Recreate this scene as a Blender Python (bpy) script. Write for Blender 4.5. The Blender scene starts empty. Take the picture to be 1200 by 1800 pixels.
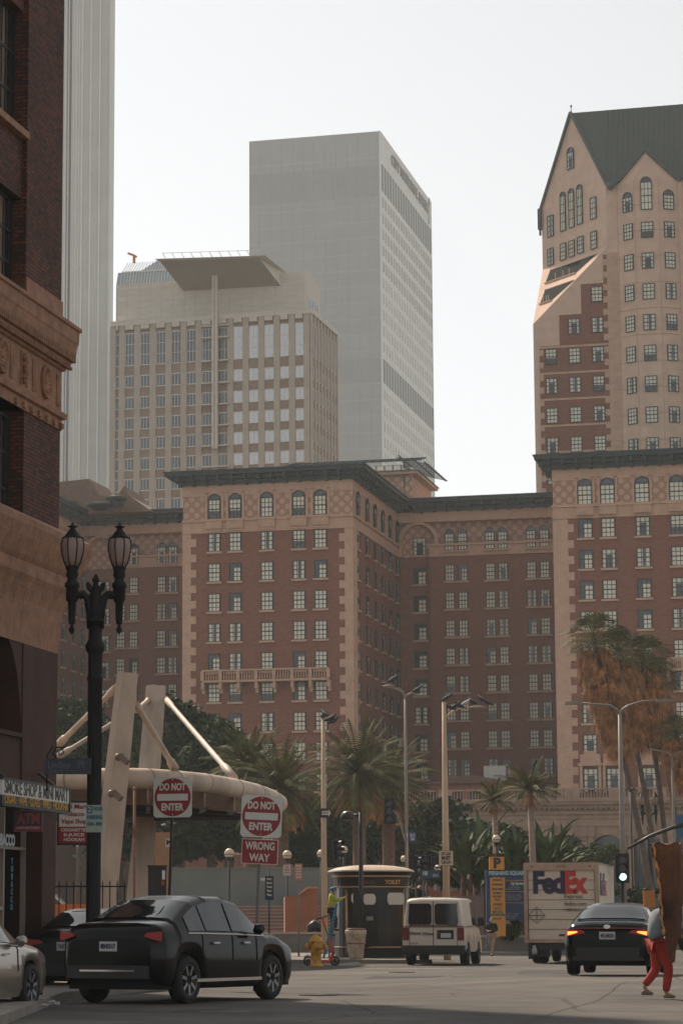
import bpy, math, random
from mathutils import Vector, Matrix
random.seed(7)
sc = bpy.context.scene
R = math.radians
# ---------------- camera ----------------
EYE = 1.2; FPX = 4600.0; PPX = 400.0; PITCH = math.atan(729/4600)
cd = bpy.data.cameras.new("camera"); cam = bpy.data.objects.new("camera", cd)
sc.collection.objects.link(cam); sc.camera = cam
cam.location = (0, 0, EYE); cam.rotation_euler = (math.pi/2+PITCH, 0, 0)
cd.sensor_fit = 'VERTICAL'; cd.sensor_height = 36; cd.lens = 36*FPX/1800
cd.shift_x = (600-PPX)/1800     # the photo is a crop from the right of its frame
cd.clip_start = 0.5; cd.clip_end = 6000
# ---------------- sky and sun ----------------
SUN_EL = 46; SUN_AZ = -27          # azimuth from +Y (view direction) towards +X; negative = left
w = bpy.data.worlds.new("World"); sc.world = w; w.use_nodes = True
nt = w.node_tree; nt.nodes.clear()
sky = nt.nodes.new('ShaderNodeTexSky'); sky.sky_type = 'NISHITA'; sky.sun_disc = False
sky.sun_elevation = R(SUN_EL); sky.sun_rotation = R(SUN_AZ)
sky.air_density = 1.0; sky.dust_density = 0.8; sky.ozone_density = 1.0
hs = nt.nodes.new('ShaderNodeHueSaturation'); hs.inputs['Saturation'].default_value = 0.10
bg = nt.nodes.new('ShaderNodeBackground'); bg.inputs['Strength'].default_value = 0.085
wo = nt.nodes.new('ShaderNodeOutputWorld')
nt.links.new(sky.outputs[0], hs.inputs['Color']); nt.links.new(hs.outputs[0], bg.inputs[0]); nt.links.new(bg.outputs[0], wo.inputs[0])
ld = bpy.data.lights.new("sun", 'SUN'); ld.energy = 3.4; ld.angle = R(2.0); ld.color = (1.0, .83, .66)
sun = bpy.data.objects.new("sun", ld); sc.collection.objects.link(sun)
sd = Vector((math.sin(R(SUN_AZ))*math.cos(R(SUN_EL)), math.cos(R(SUN_AZ))*math.cos(R(SUN_EL)), math.sin(R(SUN_EL))))
sun.rotation_euler = sd.to_track_quat('Z', 'Y').to_euler()
sc.view_settings.view_transform = 'Standard'; sc.view_settings.look = 'None'
sc.view_settings.exposure = 0.63; sc.view_settings.gamma = 1.0
try:
    sc.cycles.max_bounces = 6; sc.cycles.diffuse_bounces = 3; sc.cycles.glossy_bounces = 3
    sc.cycles.transparent_max_bounces = 8; sc.cycles.volume_bounces = 1
except Exception: pass

# ---------------- helpers ----------------
def ray(px, py):
    xc = (px-PPX)/FPX; yc = (900-py)/FPX
    return Vector((xc, math.cos(PITCH)-yc*math.sin(PITCH), math.sin(PITCH)+yc*math.cos(PITCH)))
def at(px, py, Y):
    d = ray(px, py); return d*(Y/d.y)+Vector((0, 0, EYE))
def gx(px, Y): return at(px, 1629, Y).x
def gz(py, Y): return at(600, py, Y).z
def ppm(Y): return 4657.0/Y
class Frame:
    def __init__(s, px, Y, deg):
        s.o = Vector((gx(px, Y), Y, 0)); s.a = R(deg)
        s.u = Vector((math.cos(s.a), -math.sin(s.a), 0)); s.v = Vector((math.sin(s.a), math.cos(s.a), 0))
    def hv(s, px, py, v=0):      # hit plane v = const -> (u, z)
        d = ray(px, py); e = Vector((0, 0, EYE))-s.o
        t = (v-e.dot(s.v))/d.dot(s.v); p = e+d*t
        return p.dot(s.u), p.z
    def hu(s, px, py, u=0):      # hit plane u = const -> (v, z)
        d = ray(px, py); e = Vector((0, 0, EYE))-s.o
        t = (u-e.dot(s.u))/d.dot(s.u); p = e+d*t
        return p.dot(s.v), p.z
    def loc(s, u, v): return s.o+s.u*u+s.v*v
COL = sc.collection
def tag(o, label=None, cat=None, group=None, kind=None):
    if label: o['label'] = label
    if cat: o['category'] = cat
    if group: o['group'] = group
    if kind: o['kind'] = kind
    return o
def empty(name, loc, rz=0, label=None, cat=None, group=None):
    o = bpy.data.objects.new(name, None); COL.objects.link(o); o.location = loc; o.rotation_euler = (0, 0, rz)
    o.empty_display_size = .3
    return tag(o, label, cat, group)
def link(name, me, parent=None, loc=(0, 0, 0), rz=0):
    o = bpy.data.objects.new(name, me); COL.objects.link(o); o.location = loc; o.rotation_euler = (0, 0, rz)
    if parent: o.parent = parent
    return o
def copy_tree(o, parent=None):
    kids = [c for c in bpy.data.objects if c.parent == o]
    c = o.copy(); COL.objects.link(c)
    if parent: c.parent = parent
    for k in kids: copy_tree(k, c)
    return c
class MB:
    def __init__(s): s.v = []; s.f = []; s.m = []; s.T = None; s.mi = 0; s.sm = []; s.smooth = False
    def pt(s, p):
        p = Vector(p)
        if s.T is not None: p = s.T @ p
        s.v.append(p[:]); return len(s.v)-1
    def face(s, idx, m=None): s.f.append(tuple(idx)); s.m.append(s.mi if m is None else m); s.sm.append(s.smooth)
    def poly(s, pts, m=None): s.face([s.pt(p) for p in pts], m)
    def box(s, x0, x1, y0, y1, z0, z1, m=None):
        b = [s.pt(p) for p in ((x0,y0,z0),(x1,y0,z0),(x1,y1,z0),(x0,y1,z0),(x0,y0,z1),(x1,y0,z1),(x1,y1,z1),(x0,y1,z1))]
        for q in ((0,3,2,1),(4,5,6,7),(0,1,5,4),(1,2,6,5),(2,3,7,6),(3,0,4,7)): s.face([b[i] for i in q], m)
        return s
    def bar(s, a, b, wx, wz=None, m=None):      # rectangular beam between two points
        a = Vector(a); b = Vector(b); d = (b-a).normalized(); wz = wz or wx
        up = Vector((0,0,1)) if abs(d.z) < .95 else Vector((0,1,0))
        sx = d.cross(up).normalized()*wx/2; su = d.cross(sx).normalized()*wz/2
        b8 = [s.pt(p+q) for p in (a, b) for q in (-sx-su, sx-su, sx+su, -sx+su)]
        for q in ((0,3,2,1),(4,5,6,7),(0,1,5,4),(1,2,6,5),(2,3,7,6),(3,0,4,7)): s.face([b8[i] for i in q], m)
        return s
    def prism(s, poly, z0, z1, m=None):         # poly: xy list, counter-clockwise
        n = len(poly); a = [s.pt((x,y,z0)) for x,y in poly]; b = [s.pt((x,y,z1)) for x,y in poly]
        s.face(a[::-1], m); s.face(b, m)
        for i in range(n): s.face((a[i], a[(i+1)%n], b[(i+1)%n], b[i]), m)
        return s
    def slab(s, poly, y0, y1, m=None):          # poly: xz list (seen from -y), extruded y0..y1
        n = len(poly); a = [s.pt((x,y0,z)) for x,z in poly]; b = [s.pt((x,y1,z)) for x,z in poly]
        s.face(a, m); s.face(b[::-1], m)
        for i in range(n): s.face((a[(i+1)%n], a[i], b[i], b[(i+1)%n]), m)
        return s
    def tube(s, pts, r, n=8, m=None, cap=True):
        pts = [Vector(p) for p in pts]; rs = r if isinstance(r, (list, tuple)) else [r]*len(pts)
        old = s.smooth; s.smooth = n > 5; prev = None; rings = []
        for i, p in enumerate(pts):
            d = (pts[min(i+1, len(pts)-1)]-pts[max(i-1, 0)]).normalized()
            if prev is None: a = d.orthogonal().normalized()
            else: a = (prev-d*prev.dot(d)).normalized()
            prev = a; b = d.cross(a)
            rings.append([s.pt(p+(a*math.cos(t)+b*math.sin(t))*rs[i]) for t in [2*math.pi*k/n for k in range(n)]])
        for i in range(len(rings)-1):
            for k in range(n): s.face((rings[i][k], rings[i][(k+1)%n], rings[i+1][(k+1)%n], rings[i+1][k]), m)
        if cap: s.smooth = False; s.face(rings[0][::-1], m); s.face(rings[-1], m)
        s.smooth = old; return s
    def lathe(s, prof, c=(0,0,0), n=16, m=None):  # prof: (r,z)
        old = s.smooth; s.smooth = True; c = Vector(c); rings = []
        for r, z in prof: rings.append([s.pt(c+Vector((r*math.cos(2*math.pi*k/n), r*math.sin(2*math.pi*k/n), z))) for k in range(n)])
        for i in range(len(rings)-1):
            for k in range(n): s.face((rings[i][k], rings[i][(k+1)%n], rings[i+1][(k+1)%n], rings[i+1][k]), m)
        s.face(rings[0][::-1], m); s.face(rings[-1], m); s.smooth = old; return s
    def ball(s, c, r, n=14, m=None, sz=1.0):
        return s.lathe([(max(r*math.sin(math.pi*i/8), .0005), -r*sz*math.cos(math.pi*i/8)) for i in range(9)], c, n, m)
    def build(s, name, mats, parent=None, loc=(0,0,0), rz=0):
        return link(name, s.mesh(name, mats), parent, loc, rz)
    def mesh(s, name, mats):
        me = bpy.data.meshes.new(name); me.from_pydata(s.v, [], s.f)
        for m in (mats if isinstance(mats, (list, tuple)) else [mats]): me.materials.append(m)
        me.polygons.foreach_set('material_index', s.m); me.polygons.foreach_set('use_smooth', s.sm)
        me.update(); return me
# ---------------- materials ----------------
def srgb(r, g, b): return tuple(((c/255)/12.92 if c/255 <= .04045 else ((c/255+.055)/1.055)**2.4) for c in (r, g, b))
MATS = {}
def mat(name, col, rough=.8, var=.18, scale=3.0, bump=0.0, metal=0.0, spec=.5, col2=None, stretch=None, coat=0.0, bscale=None, detail=5):
    m = bpy.data.materials.new(name); MATS[name] = m; m.use_nodes = True; t = m.node_tree; n = t.nodes; b = n['Principled BSDF']
    b.inputs['Roughness'].default_value = rough; b.inputs['Metallic'].default_value = metal
    b.inputs['Specular IOR Level'].default_value = spec; b.inputs['Coat Weight'].default_value = coat
    tc = n.new('ShaderNodeTexCoord'); mp = n.new('ShaderNodeMapping'); t.links.new(tc.outputs['Object'], mp.inputs[0])
    if stretch: mp.inputs['Scale'].default_value = stretch
    no = n.new('ShaderNodeTexNoise'); no.inputs['Scale'].default_value = scale; no.inputs['Detail'].default_value = detail
    no.inputs['Roughness'].default_value = .62
    t.links.new(mp.outputs[0], no.inputs['Vector'])
    rp = n.new('ShaderNodeValToRGB'); t.links.new(no.outputs['Fac'], rp.inputs[0])
    c2 = col2 or tuple(min(c*(1+var), 1) for c in col); c1 = tuple(c*(1-var) for c in col)
    rp.color_ramp.elements[0].position = .33; rp.color_ramp.elements[1].position = .67
    rp.color_ramp.elements[0].color = (*c1, 1); rp.color_ramp.elements[1].color = (*c2, 1)
    t.links.new(rp.outputs[0], b.inputs['Base Color'])
    if bump:
        nb = no
        if bscale:
            nb = n.new('ShaderNodeTexNoise'); nb.inputs['Scale'].default_value = bscale; nb.inputs['Detail'].default_value = 4; t.links.new(mp.outputs[0], nb.inputs['Vector'])
        bp = n.new('ShaderNodeBump'); bp.inputs['Strength'].default_value = bump; bp.inputs['Distance'].default_value = .05
        t.links.new(nb.outputs['Fac'], bp.inputs['Height']); t.links.new(bp.outputs[0], b.inputs['Normal'])
    return m
def flat(name, col, rough=.6, metal=0, spec=.5, coat=0, emit=None, es=1.0):
    m = bpy.data.materials.new(name); MATS[name] = m; m.use_nodes = True; b = m.node_tree.nodes['Principled BSDF']
    b.inputs['Base Color'].default_value = (*col, 1); b.inputs['Roughness'].default_value = rough; b.inputs['Metallic'].default_value = metal
    b.inputs['Specular IOR Level'].default_value = spec; b.inputs['Coat Weight'].default_value = coat
    if emit: b.inputs['Emission Color'].default_value = (*emit, 1); b.inputs['Emission Strength'].default_value = es
    return m
def brickmat(name, c1, c2, mortar, axis='x', bw=.215, bh=.067, ms=.010, bump=.4, rough=.85):
    m = bpy.data.materials.new(name); MATS[name] = m; m.use_nodes = True; t = m.node_tree; n = t.nodes; b = n['Principled BSDF']
    b.inputs['Roughness'].default_value = rough
    tc = n.new('ShaderNodeTexCoord'); sp = n.new('ShaderNodeSeparateXYZ'); cb = n.new('ShaderNodeCombineXYZ')
    ad = n.new('ShaderNodeMath'); ad.operation = 'ADD'
    t.links.new(tc.outputs['Object'], sp.inputs[0]); t.links.new(sp.outputs['X'], ad.inputs[0]); t.links.new(sp.outputs['Y'], ad.inputs[1])
    t.links.new(ad.outputs[0], cb.inputs['X']); t.links.new(sp.outputs['Z'], cb.inputs['Y'])
    br = n.new('ShaderNodeTexBrick'); br.inputs['Scale'].default_value = 1; br.inputs['Brick Width'].default_value = bw; br.inputs['Row Height'].default_value = bh
    br.inputs['Mortar Size'].default_value = ms; br.inputs['Mortar Smooth'].default_value = .3; br.inputs['Bias'].default_value = -.2
    br.inputs['Color1'].default_value = (*c1, 1); br.inputs['Color2'].default_value = (*c2, 1); br.inputs['Mortar'].default_value = (*mortar, 1)
    t.links.new(cb.outputs[0], br.inputs['Vector'])
    no = n.new('ShaderNodeTexNoise'); no.inputs['Scale'].default_value = .9; no.inputs['Detail'].default_value = 6; t.links.new(tc.outputs['Object'], no.inputs['Vector'])
    mx = n.new('ShaderNodeMix'); mx.data_type = 'RGBA'; mx.blend_type = 'MULTIPLY'; mx.inputs[0].default_value = .75
    rp = n.new('ShaderNodeValToRGB'); rp.color_ramp.elements[0].position = .3; rp.color_ramp.elements[0].color = (.55,.55,.58,1); rp.color_ramp.elements[1].position = .7; rp.color_ramp.elements[1].color = (1.25,1.2,1.1,1)
    t.links.new(no.outputs['Fac'], rp.inputs[0]); t.links.new(br.outputs['Color'], mx.inputs[6]); t.links.new(rp.outputs[0], mx.inputs[7]); t.links.new(mx.outputs[2], b.inputs['Base Color'])
    bp = n.new('ShaderNodeBump'); bp.inputs['Strength'].default_value = bump; bp.inputs['Distance'].default_value = .02; bp.invert = True
    t.links.new(br.outputs['Fac'], bp.inputs['Height']); t.links.new(bp.outputs[0], b.inputs['Normal'])
    return m
def latticemat(name, c1, c2, s=1.25, r=.36):
    m = bpy.data.materials.new(name); MATS[name] = m; m.use_nodes = True; t = m.node_tree; n = t.nodes; b = n['Principled BSDF']; b.inputs['Roughness'].default_value = .8
    tc = n.new('ShaderNodeTexCoord'); sp = n.new('ShaderNodeSeparateXYZ'); t.links.new(tc.outputs['Object'], sp.inputs[0])
    def M(op, a, c=None):
        q = n.new('ShaderNodeMath'); q.operation = op
        for i, x in enumerate((a, c)):
            if x is None: continue
            if isinstance(x, (int, float)): q.inputs[i].default_value = x
            else: t.links.new(x, q.inputs[i])
        return q.outputs[0]
    h = M('ADD', sp.outputs['X'], sp.outputs['Y']); z = sp.outputs['Z']
    a = M('SUBTRACT', M('FRACT', M('DIVIDE', M('ADD', h, z), s)), .5); c = M('SUBTRACT', M('FRACT', M('DIVIDE', M('SUBTRACT', h, z), s)), .5)
    d = M('SQRT', M('ADD', M('MULTIPLY', a, a), M('MULTIPLY', c, c)))
    k = M('LESS_THAN', d, r)
    mx = n.new('ShaderNodeMix'); mx.data_type = 'RGBA'; t.links.new(k, mx.inputs[0]); mx.inputs[6].default_value = (*c2, 1); mx.inputs[7].default_value = (*c1, 1)
    t.links.new(mx.outputs[2], b.inputs['Base Color']); return m
FONTC = {}
def text_mesh(txt, size=1.0, bold=0.0, depth=.005, width=None, sp=1.0):
    cu = bpy.data.curves.new('txt', 'FONT'); cu.body = txt; cu.size = size; cu.offset = bold; cu.extrude = depth; cu.space_character = sp
    cu.align_x = 'CENTER'; cu.align_y = 'CENTER'; cu.resolution_u = 3
    o = bpy.data.objects.new('txt', cu); COL.objects.link(o); bpy.context.view_layer.update()
    me = bpy.data.meshes.new_from_object(o.evaluated_get(bpy.context.evaluated_depsgraph_get()))
    bpy.data.objects.remove(o); bpy.data.curves.remove(cu)
    sx = 1.0
    if width and len(me.vertices):
        xs = [v.co.x for v in me.vertices]; sx = width/max(max(xs)-min(xs), .001); cx = (max(xs)+min(xs))/2
    else: cx = 0
    for v in me.vertices: v.co = Vector(((v.co.x-cx)*sx, -v.co.z, v.co.y))   # upright, facing -y
    me.materials.clear(); return me
def text(txt, parent, loc, size, m, width=None, bold=0.0, rz=0, depth=.004, name='lettering', sp=1.0):
    me = text_mesh(txt, size, bold, depth, width, sp); me.materials.append(m); me.name = name
    return link(name, me, parent, loc, rz)
# ---------------- palette ----------------
brick = mat('hotel_brick', (.235,.095,.060), .9, .22, 1.3, stretch=(1,1,3.5), detail=8)
brick2 = mat('tower_brick', (.24,.095,.060), .9, .22, 1.2, stretch=(1,1,3.5), detail=8)
terra = mat('terracotta_stone', (.55,.35,.245), .8, .12, 1.2)
lattice = latticemat('diaper_frieze', (.55,.36,.265), (.40,.22,.15), 1.25, .36)
copper = mat('green_cornice', (.020,.042,.045), .6, .3, 2.0)
wframe = flat('window_frame_green', (.012,.028,.028), .5)
curtain = mat('window_curtain', (.80,.76,.62), .6, .22, 5, stretch=(6,6,.3))
glass = flat('window_glass', (.016,.030,.036), .12, spec=.8)
podst = mat('podium_stone', (.36,.235,.165), .85, .2, 1.0)
rooft = mat('roof_tile', (.19,.115,.08), .8, .2, 2)
dark = flat('black_void', (.006,.007,.009), .8)
# ---------------- ground ----------------
def gh(x, y):     # the crown of the road at the junction
    return .235*math.exp(-((y-53.5)/7.0)**2)/(1+math.exp(-(x-4.5)*1.3))
asph = mat('asphalt', (.058,.052,.046), .85, .25, .4, bump=.6, col2=(.105,.094,.080), bscale=45, detail=9)
def crackify(m):
    t = m.node_tree; n = t.nodes; b = n['Principled BSDF']; src = b.inputs['Base Color'].links[0].from_socket
    tc = n.new('ShaderNodeTexCoord'); no = n.new('ShaderNodeTexNoise'); no.inputs['Scale'].default_value = .9; no.inputs['Detail'].default_value = 5
    mixv = n.new('ShaderNodeMix'); mixv.data_type = 'VECTOR'; mixv.inputs[0].default_value = .18
    t.links.new(tc.outputs['Object'], no.inputs['Vector']); t.links.new(tc.outputs['Object'], mixv.inputs[4]); t.links.new(no.outputs['Color'], mixv.inputs[5])
    vo = n.new('ShaderNodeTexVoronoi'); vo.feature = 'DISTANCE_TO_EDGE'; vo.inputs['Scale'].default_value = .22; t.links.new(mixv.outputs[1], vo.inputs['Vector'])
    r1 = n.new('ShaderNodeValToRGB'); r1.color_ramp.elements[0].position = .002; r1.color_ramp.elements[0].color = (.25,.24,.23,1); r1.color_ramp.elements[1].position = .006; r1.color_ramp.elements[1].color = (1,1,1,1)
    t.links.new(vo.outputs['Distance'], r1.inputs[0])
    n2 = n.new('ShaderNodeTexNoise'); n2.inputs['Scale'].default_value = .11; n2.inputs['Detail'].default_value = 7; n2.inputs['Roughness'].default_value = .7; t.links.new(tc.outputs['Object'], n2.inputs['Vector'])
    r2 = n.new('ShaderNodeValToRGB'); r2.color_ramp.elements[0].position = .36; r2.color_ramp.elements[0].color = (.48,.48,.50,1); r2.color_ramp.elements[1].position = .60; r2.color_ramp.elements[1].color = (1.3,1.27,1.22,1)
    t.links.new(n2.outputs['Fac'], r2.inputs[0])
    def mul(a, c):
        q = n.new('ShaderNodeMix'); q.data_type = 'RGBA'; q.blend_type = 'MULTIPLY'; q.inputs[0].default_value = 1; t.links.new(a, q.inputs[6]); t.links.new(c, q.inputs[7]); return q.outputs[2]
    t.links.new(mul(mul(src, r1.outputs[0]), r2.outputs[0]), b.inputs['Base Color'])
crackify(asph)
def ground():
    b = MB(); xs = [-900,-300,-100,-40,-20,-12]+[-8+.8*i for i in range(36)]+[24,30,60,120,300,900]
    ys = [-60,0,20,30,34]+[36+1.0*i for i in range(38)]+[80,90,110,150,220,400,1500,4000]
    idx = [[b.pt((x, y, gh(x, y) if 30 < y < 76 and -10 < x < 23 else 0)) for x in xs] for y in ys]
    b.smooth = True
    for j in range(len(ys)-1):
        for i in range(len(xs)-1): b.face((idx[j][i], idx[j][i+1], idx[j+1][i+1], idx[j+1][i]))
    tag(b.build('road', asph), kind='structure')
ground()
concrete = mat('concrete', (.20,.175,.15), .9, .2, .8, bump=.3, bscale=20)
paver = mat('plaza_paving', (.22,.185,.155), .9, .2, .6)
KERB = Frame(621, 290, 14.2)
def struct(name, b, m): return tag(b.build(name, m), kind='structure')
# ---------------- windows ----------------
def arc(w, h, n=8): # arched outline xz, counter-clockwise from bottom left
    r = w/2; return [(-r,0),(r,0)]+[(r*math.cos(math.pi*i/n), h-r+r*math.sin(math.pi*i/n)) for i in range(n+1)]
def wgeo(bf, bp, w, h, k=0, arched=False, nx=3, ny=4, fr=.10, prd=.14, sill=True, glassonly=False, rail=True):
    """frame into bf, pane into bp; origin bottom centre, faces -y"""
    rnd = random.Random(k*7+3); r = w/2; zt = h-r if arched else h
    bf.box(-r-fr*.4, -r+fr*.6, -prd, .05, 0, zt); bf.box(r-fr*.6, r+fr*.4, -prd, .05, 0, zt)
    bf.box(-r-fr*.4, r+fr*.4, -prd-.003, .05, -fr*.3, fr*.5)
    if arched:
        o = arc(w+fr*.8, h+fr*.4)[2:]; i_ = arc(w-fr*1.2, h-fr*.6)[2:]
        for q in range(len(o)-1):
            bf.poly([(o[q][0],-prd,o[q][1]),(o[q+1][0],-prd,o[q+1][1]),(i_[q+1][0],-prd,i_[q+1][1]),(i_[q][0],-prd,i_[q][1])][::-1])
            bf.poly([(o[q][0],-prd,o[q][1]),(o[q][0],.05,o[q][1]),(o[q+1][0],.05,o[q+1][1]),(o[q+1][0],-prd,o[q+1][1])])
    else: bf.box(-r-fr*.4, r+fr*.4, -prd-.003, .05, h-fr*.5, h+fr*.3)
    m = .035
    for i in range(1, nx): x = -r+w*i/nx; bf.box(x-m, x+m, -.09, -.06, fr*.5, zt-fr*.5 if not arched else zt)
    for j in range(1, ny+(1 if arched else 0)):
        z = zt*j/ny; q = .06 if (j*2 == ny and rail) or j == ny else m
        bf.box(-r+fr*.6, r-fr*.6, -.092, -.058, z-q, z+q)
    if sill: bf.box(-r-.22, r+.22, -.26, .02, -.26, -fr*.3-.002, 1)
    # pane: dark glass with curtain strips standing 5 mm in front as the room behind
    a = r-.03
    st = [0,1,2,3,4,5][k % 6]
    if arched: bp.poly([(x*.97,-.04,zt+(z-zt)*.97 if z > zt else z) for x, z in arc(w, h)], 0)
    else: bp.poly([(-a,-.04,.03),(a,-.04,.03),(a,-.04,h-.03),(-a,-.04,h-.03)], 0)
    if glassonly: return
    def strip(x0, x1, z0, z1, m=1):
        n = max(2, int((x1-x0)/.12)); 
        for i in range(n):
            xa = x0+(x1-x0)*i/n; xb = x0+(x1-x0)*(i+1)/n
            bp.poly([(xa,-.048-(.01 if i%2 else 0),z0),(xb,-.048-(0 if i%2 else .01),z0),(xb,-.048-(0 if i%2 else .01),z1),(xa,-.048-(.01 if i%2 else 0),z1)], m)
    t = zt-.05
    if st in (0, 1): strip(-a, a, .05, t)
    elif st == 2: strip(-a, -a*.15, .05, t); strip(a*.25, a, .05, t)
    elif st == 3: strip(-a, -a*.55, .05, t); strip(a*.6, a, .05, t); strip(-a*.5, a*.55, t*.72, t)
    elif st == 4: strip(-a, a, t*.42, t)
    elif st == 5: strip(-a*.2, a, .05, t*.8)
WC = {}
def win(parent, loc, w, h, k, rz=0, mats=None, name='window', **kw):
    key = (round(w,2), round(h,2), k, tuple(sorted(kw.items())), id(mats))
    mt = mats or (wframe, terra, glass, curtain)
    if key not in WC:
        bf = MB(); bp = MB(); wgeo(bf, bp, w, h, k, **kw)
        WC[key] = (bf.mesh('window', mt[:2]), bp.mesh('pane', mt[2:]))
    f = link(name, WC[key][0], parent, loc, rz); link('pane', WC[key][1], f); return f
class Rest:      # windows past the hundred: one part
    def __init__(s): s.f = MB(); s.p = MB()
    def add(s, loc, w, h, k, rz=0, **kw):
        s.f.T = s.p.T = Matrix.Translation(loc) @ Matrix.Rotation(rz, 4, 'Z'); wgeo(s.f, s.p, w, h, k, **kw)
    def build(s, parent, mats):
        f = s.f.build('window', mats[:2], parent); tag(f, kind='stuff'); p = s.p.build('pane', mats[2:], f); tag(p, kind='stuff')
HM = (wframe, terra, glass, curtain)
# ---------------- the red brick hotel ----------------
H = Frame(625, 290, 15.2)
hotel = empty('grand_hotel', H.o, -H.a, 'large red brick grand hotel of three wings with arched top windows and dark green cornice', 'hotel')
V1 = 26.5                                  # how far the courts are set back
uL = H.hv(322, 930, 0)[0]; uR = H.hv(972, 930, 0)[0]; u3 = H.hv(150, 980, V1)[0]
zt = H.hv(621, 842, 0)[1]; zf = H.hv(621, 925, 0)[1]; zc = H.hv(621, 822, 0)[1]
zpod = H.hv(1090, 1404, -1.5)[1]
uE = uR+46
b = MB(); V9 = 66
for (x0,x1,y0,y1) in ((uL,0,0,V9),(uR,uE,0,V9),(0,uR,V1,V9-.5),(u3,uL,V1,V9-.5),(u3-30,u3,0,V9)):
    b.box(x0, x1, y0, y1, 0, zf)
b.build('wall', brick, hotel)
# stair bay recess in the corner: a stone strip and slightly projecting main field
ub = H.hv(757, 1000, V1)[0]
for a_, c_ in ((ub, uR-.01), (u3+4.9, uL-.01)): b = MB(); b.box(a_, c_, V1-1.0, V1-.01, 0, zf); b.build('court_wall', brick, hotel)
b = MB()
for (x0,x1,y0,y1) in ((uL,0,0,V9),(uR,uE,0,V9),(0,uR,V1,V9-.5),(u3,uL,V1,V9-.5),(u3-30,u3,0,V9)):
    b.box(x0, x1, y0, y1, zf+.01, zt)
b.build('frieze', lattice, hotel)
deckm = mat('grey_roof_gravel', (.16,.155,.145), .9, .15, 2)
for x0, x1 in ((0,uR),(u3,uL)): b = MB(); b.box(x0+.1, x1-.1, V1, V9-.6, zt+.01, zt+.08); b.build('added_roof_deck', deckm, hotel)  # unseen grey deck added to stop red light bouncing onto the penthouse
# stone bands, pilaster strips of the frieze
b = MB(); zb = zf+1.35; zq = zt-1.25
def band(x0, x1, v, pr=.06):
    b.box(x0, x1, v-pr, v+.02, zf-.05, zb); b.box(x0, x1, v-pr-.004, v+.02, zq, zt+.02)
    b.box(x0, x1, v-pr-.18, v+.02, zb-.22, zb+.05); b.box(x0, x1, v-pr-.10, v+.02, zf-.16, zf+.06)
band(uL-.06, .06, 0); band(uR-.06, uE, 0); band(ub, uR-.1, V1-1.0); band(u3+4.9, uL-.1, V1-1.0)
def sband(u, v0, v1, s=1):
    for z0, z1, p in ((zf-.05,zb,.06),(zq,zt+.02,.064),(zb-.22,zb+.05,.24),(zf-.16,zf+.06,.16)):
        b.box(min(u-.02*s,u+p*s), max(u-.02*s,u+p*s), v0, v1, z0, z1)
sband(0, 0, V1); sband(u3, 0, V1); sband(uR, 0, V1, -1)
b.box(ub, uR-.1, V1-1.012, V1-.9, zt-.02, zt+.5); 
# quoins
def quoin(u, v, dx, dv, z0=zpod, w=.95, alt=.62):
    z = z0; i = 0
    while z < zf-.3:
        L = w+(alt if i % 2 else 0); L2 = w+(0 if i % 2 else alt)
        b.box(min(u-.05*dx, u+L*dx), max(u-.05*dx, u+L*dx), v-.05, v+.3, z, z+.88)
        if dv: b.box(min(u-.3*dx, u-.045*dx*1), max(u-.3*dx, u-.045*dx*1), v+.3, v+L2, z, z+.88)
        z += .885; i += 1
quoin(uL, 0, 1, 0); quoin(0, 0, -1, 1); quoin(uR, 0, 1, 0, w=1.6)
b.build('stone_trim', terra, hotel)
# cornice with brackets
b = MB(); OV = 1.75
def corn(x0, x1, y0, y1, nobr=()):
    for dz, o in ((zt, .35), (zt+.55, .95), (zt+.95, OV), (zt+1.32, OV+.14)):
        nz = {zt:zt+.55, zt+.55:zt+.95, zt+.95:zt+1.32, zt+1.32:zt+1.5}[dz]
        b.box(x0-o, x1+o, y0-o, y1+o, dz+.002, nz)
corn(uL,0,0,V9); corn(uR,uE,0,V9-.1); corn(u3-30,u3,0,V9-.2); 
for x0, x1 in ((0, uR), (u3, uL)):
    for dz, nz, o in ((zt,zt+.55,.35),(zt+.55,zt+.95,.95),(zt+.95,zt+1.32,OV),(zt+1.32,zt+1.5,OV+.14)):
        b.box(x0+OV+.2, x1-OV-.2, V1-1.0-o, V1+10, dz-.003, nz-.004)
def brk(x0, x1, v):
    n = int((x1-x0)/1.45)
    for i in range(n+1):
        x = x0+(x1-x0)*i/n; b.box(x-.16, x+.16, v-1.5, v, zt+.38, zt+.96); b.box(x-.16, x+.16, v-.8, v, zt-.1, zt+.4)
brk(uL-.2, .2, 0); brk(uR-.2, uE, 0); brk(3, uR-3, V1-1); brk(u3+3, uL-3, V1-1)
def sbrk(u, v0, v1, s):
    n = int((v1-v0)/1.45)
    for i in range(n+1):
        y = v0+(v1-v0)*i/n; b.box(min(u,u+1.5*s), max(u,u+1.5*s), y-.16, y+.16, zt+.38, zt+.96); b.box(min(u,u+.8*s), max(u,u+.8*s), y-.16, y+.16, zt-.1, zt+.4)
sbrk(0, 0, V1-2, 1); sbrk(u3, 0, V1-2, 1); sbrk(uR, 0, V1-2, -1)
b.build('cornice', copper, hotel)
rest = Rest(); NW = [0]
def hw(loc, w, h, rz=0, big=True, k=None, **kw):
    k = random.choice((0,0,0,1,1,2,2,3,5,5,4)) if k is None else k
    if big and NW[0] < 98: NW[0] += 1; win(hotel, loc, w, h, k, rz, HM, **kw)
    else: rest.add(loc, w, h, k, rz, **kw)
PY = 53.2/ppm(290)*.985
def rowsz(F, px, py0, v, dpy, n):   # window bottoms down the facade
    return [F.hv(px, py0+dpy*i, v)[1] for i in range(n)]
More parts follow.
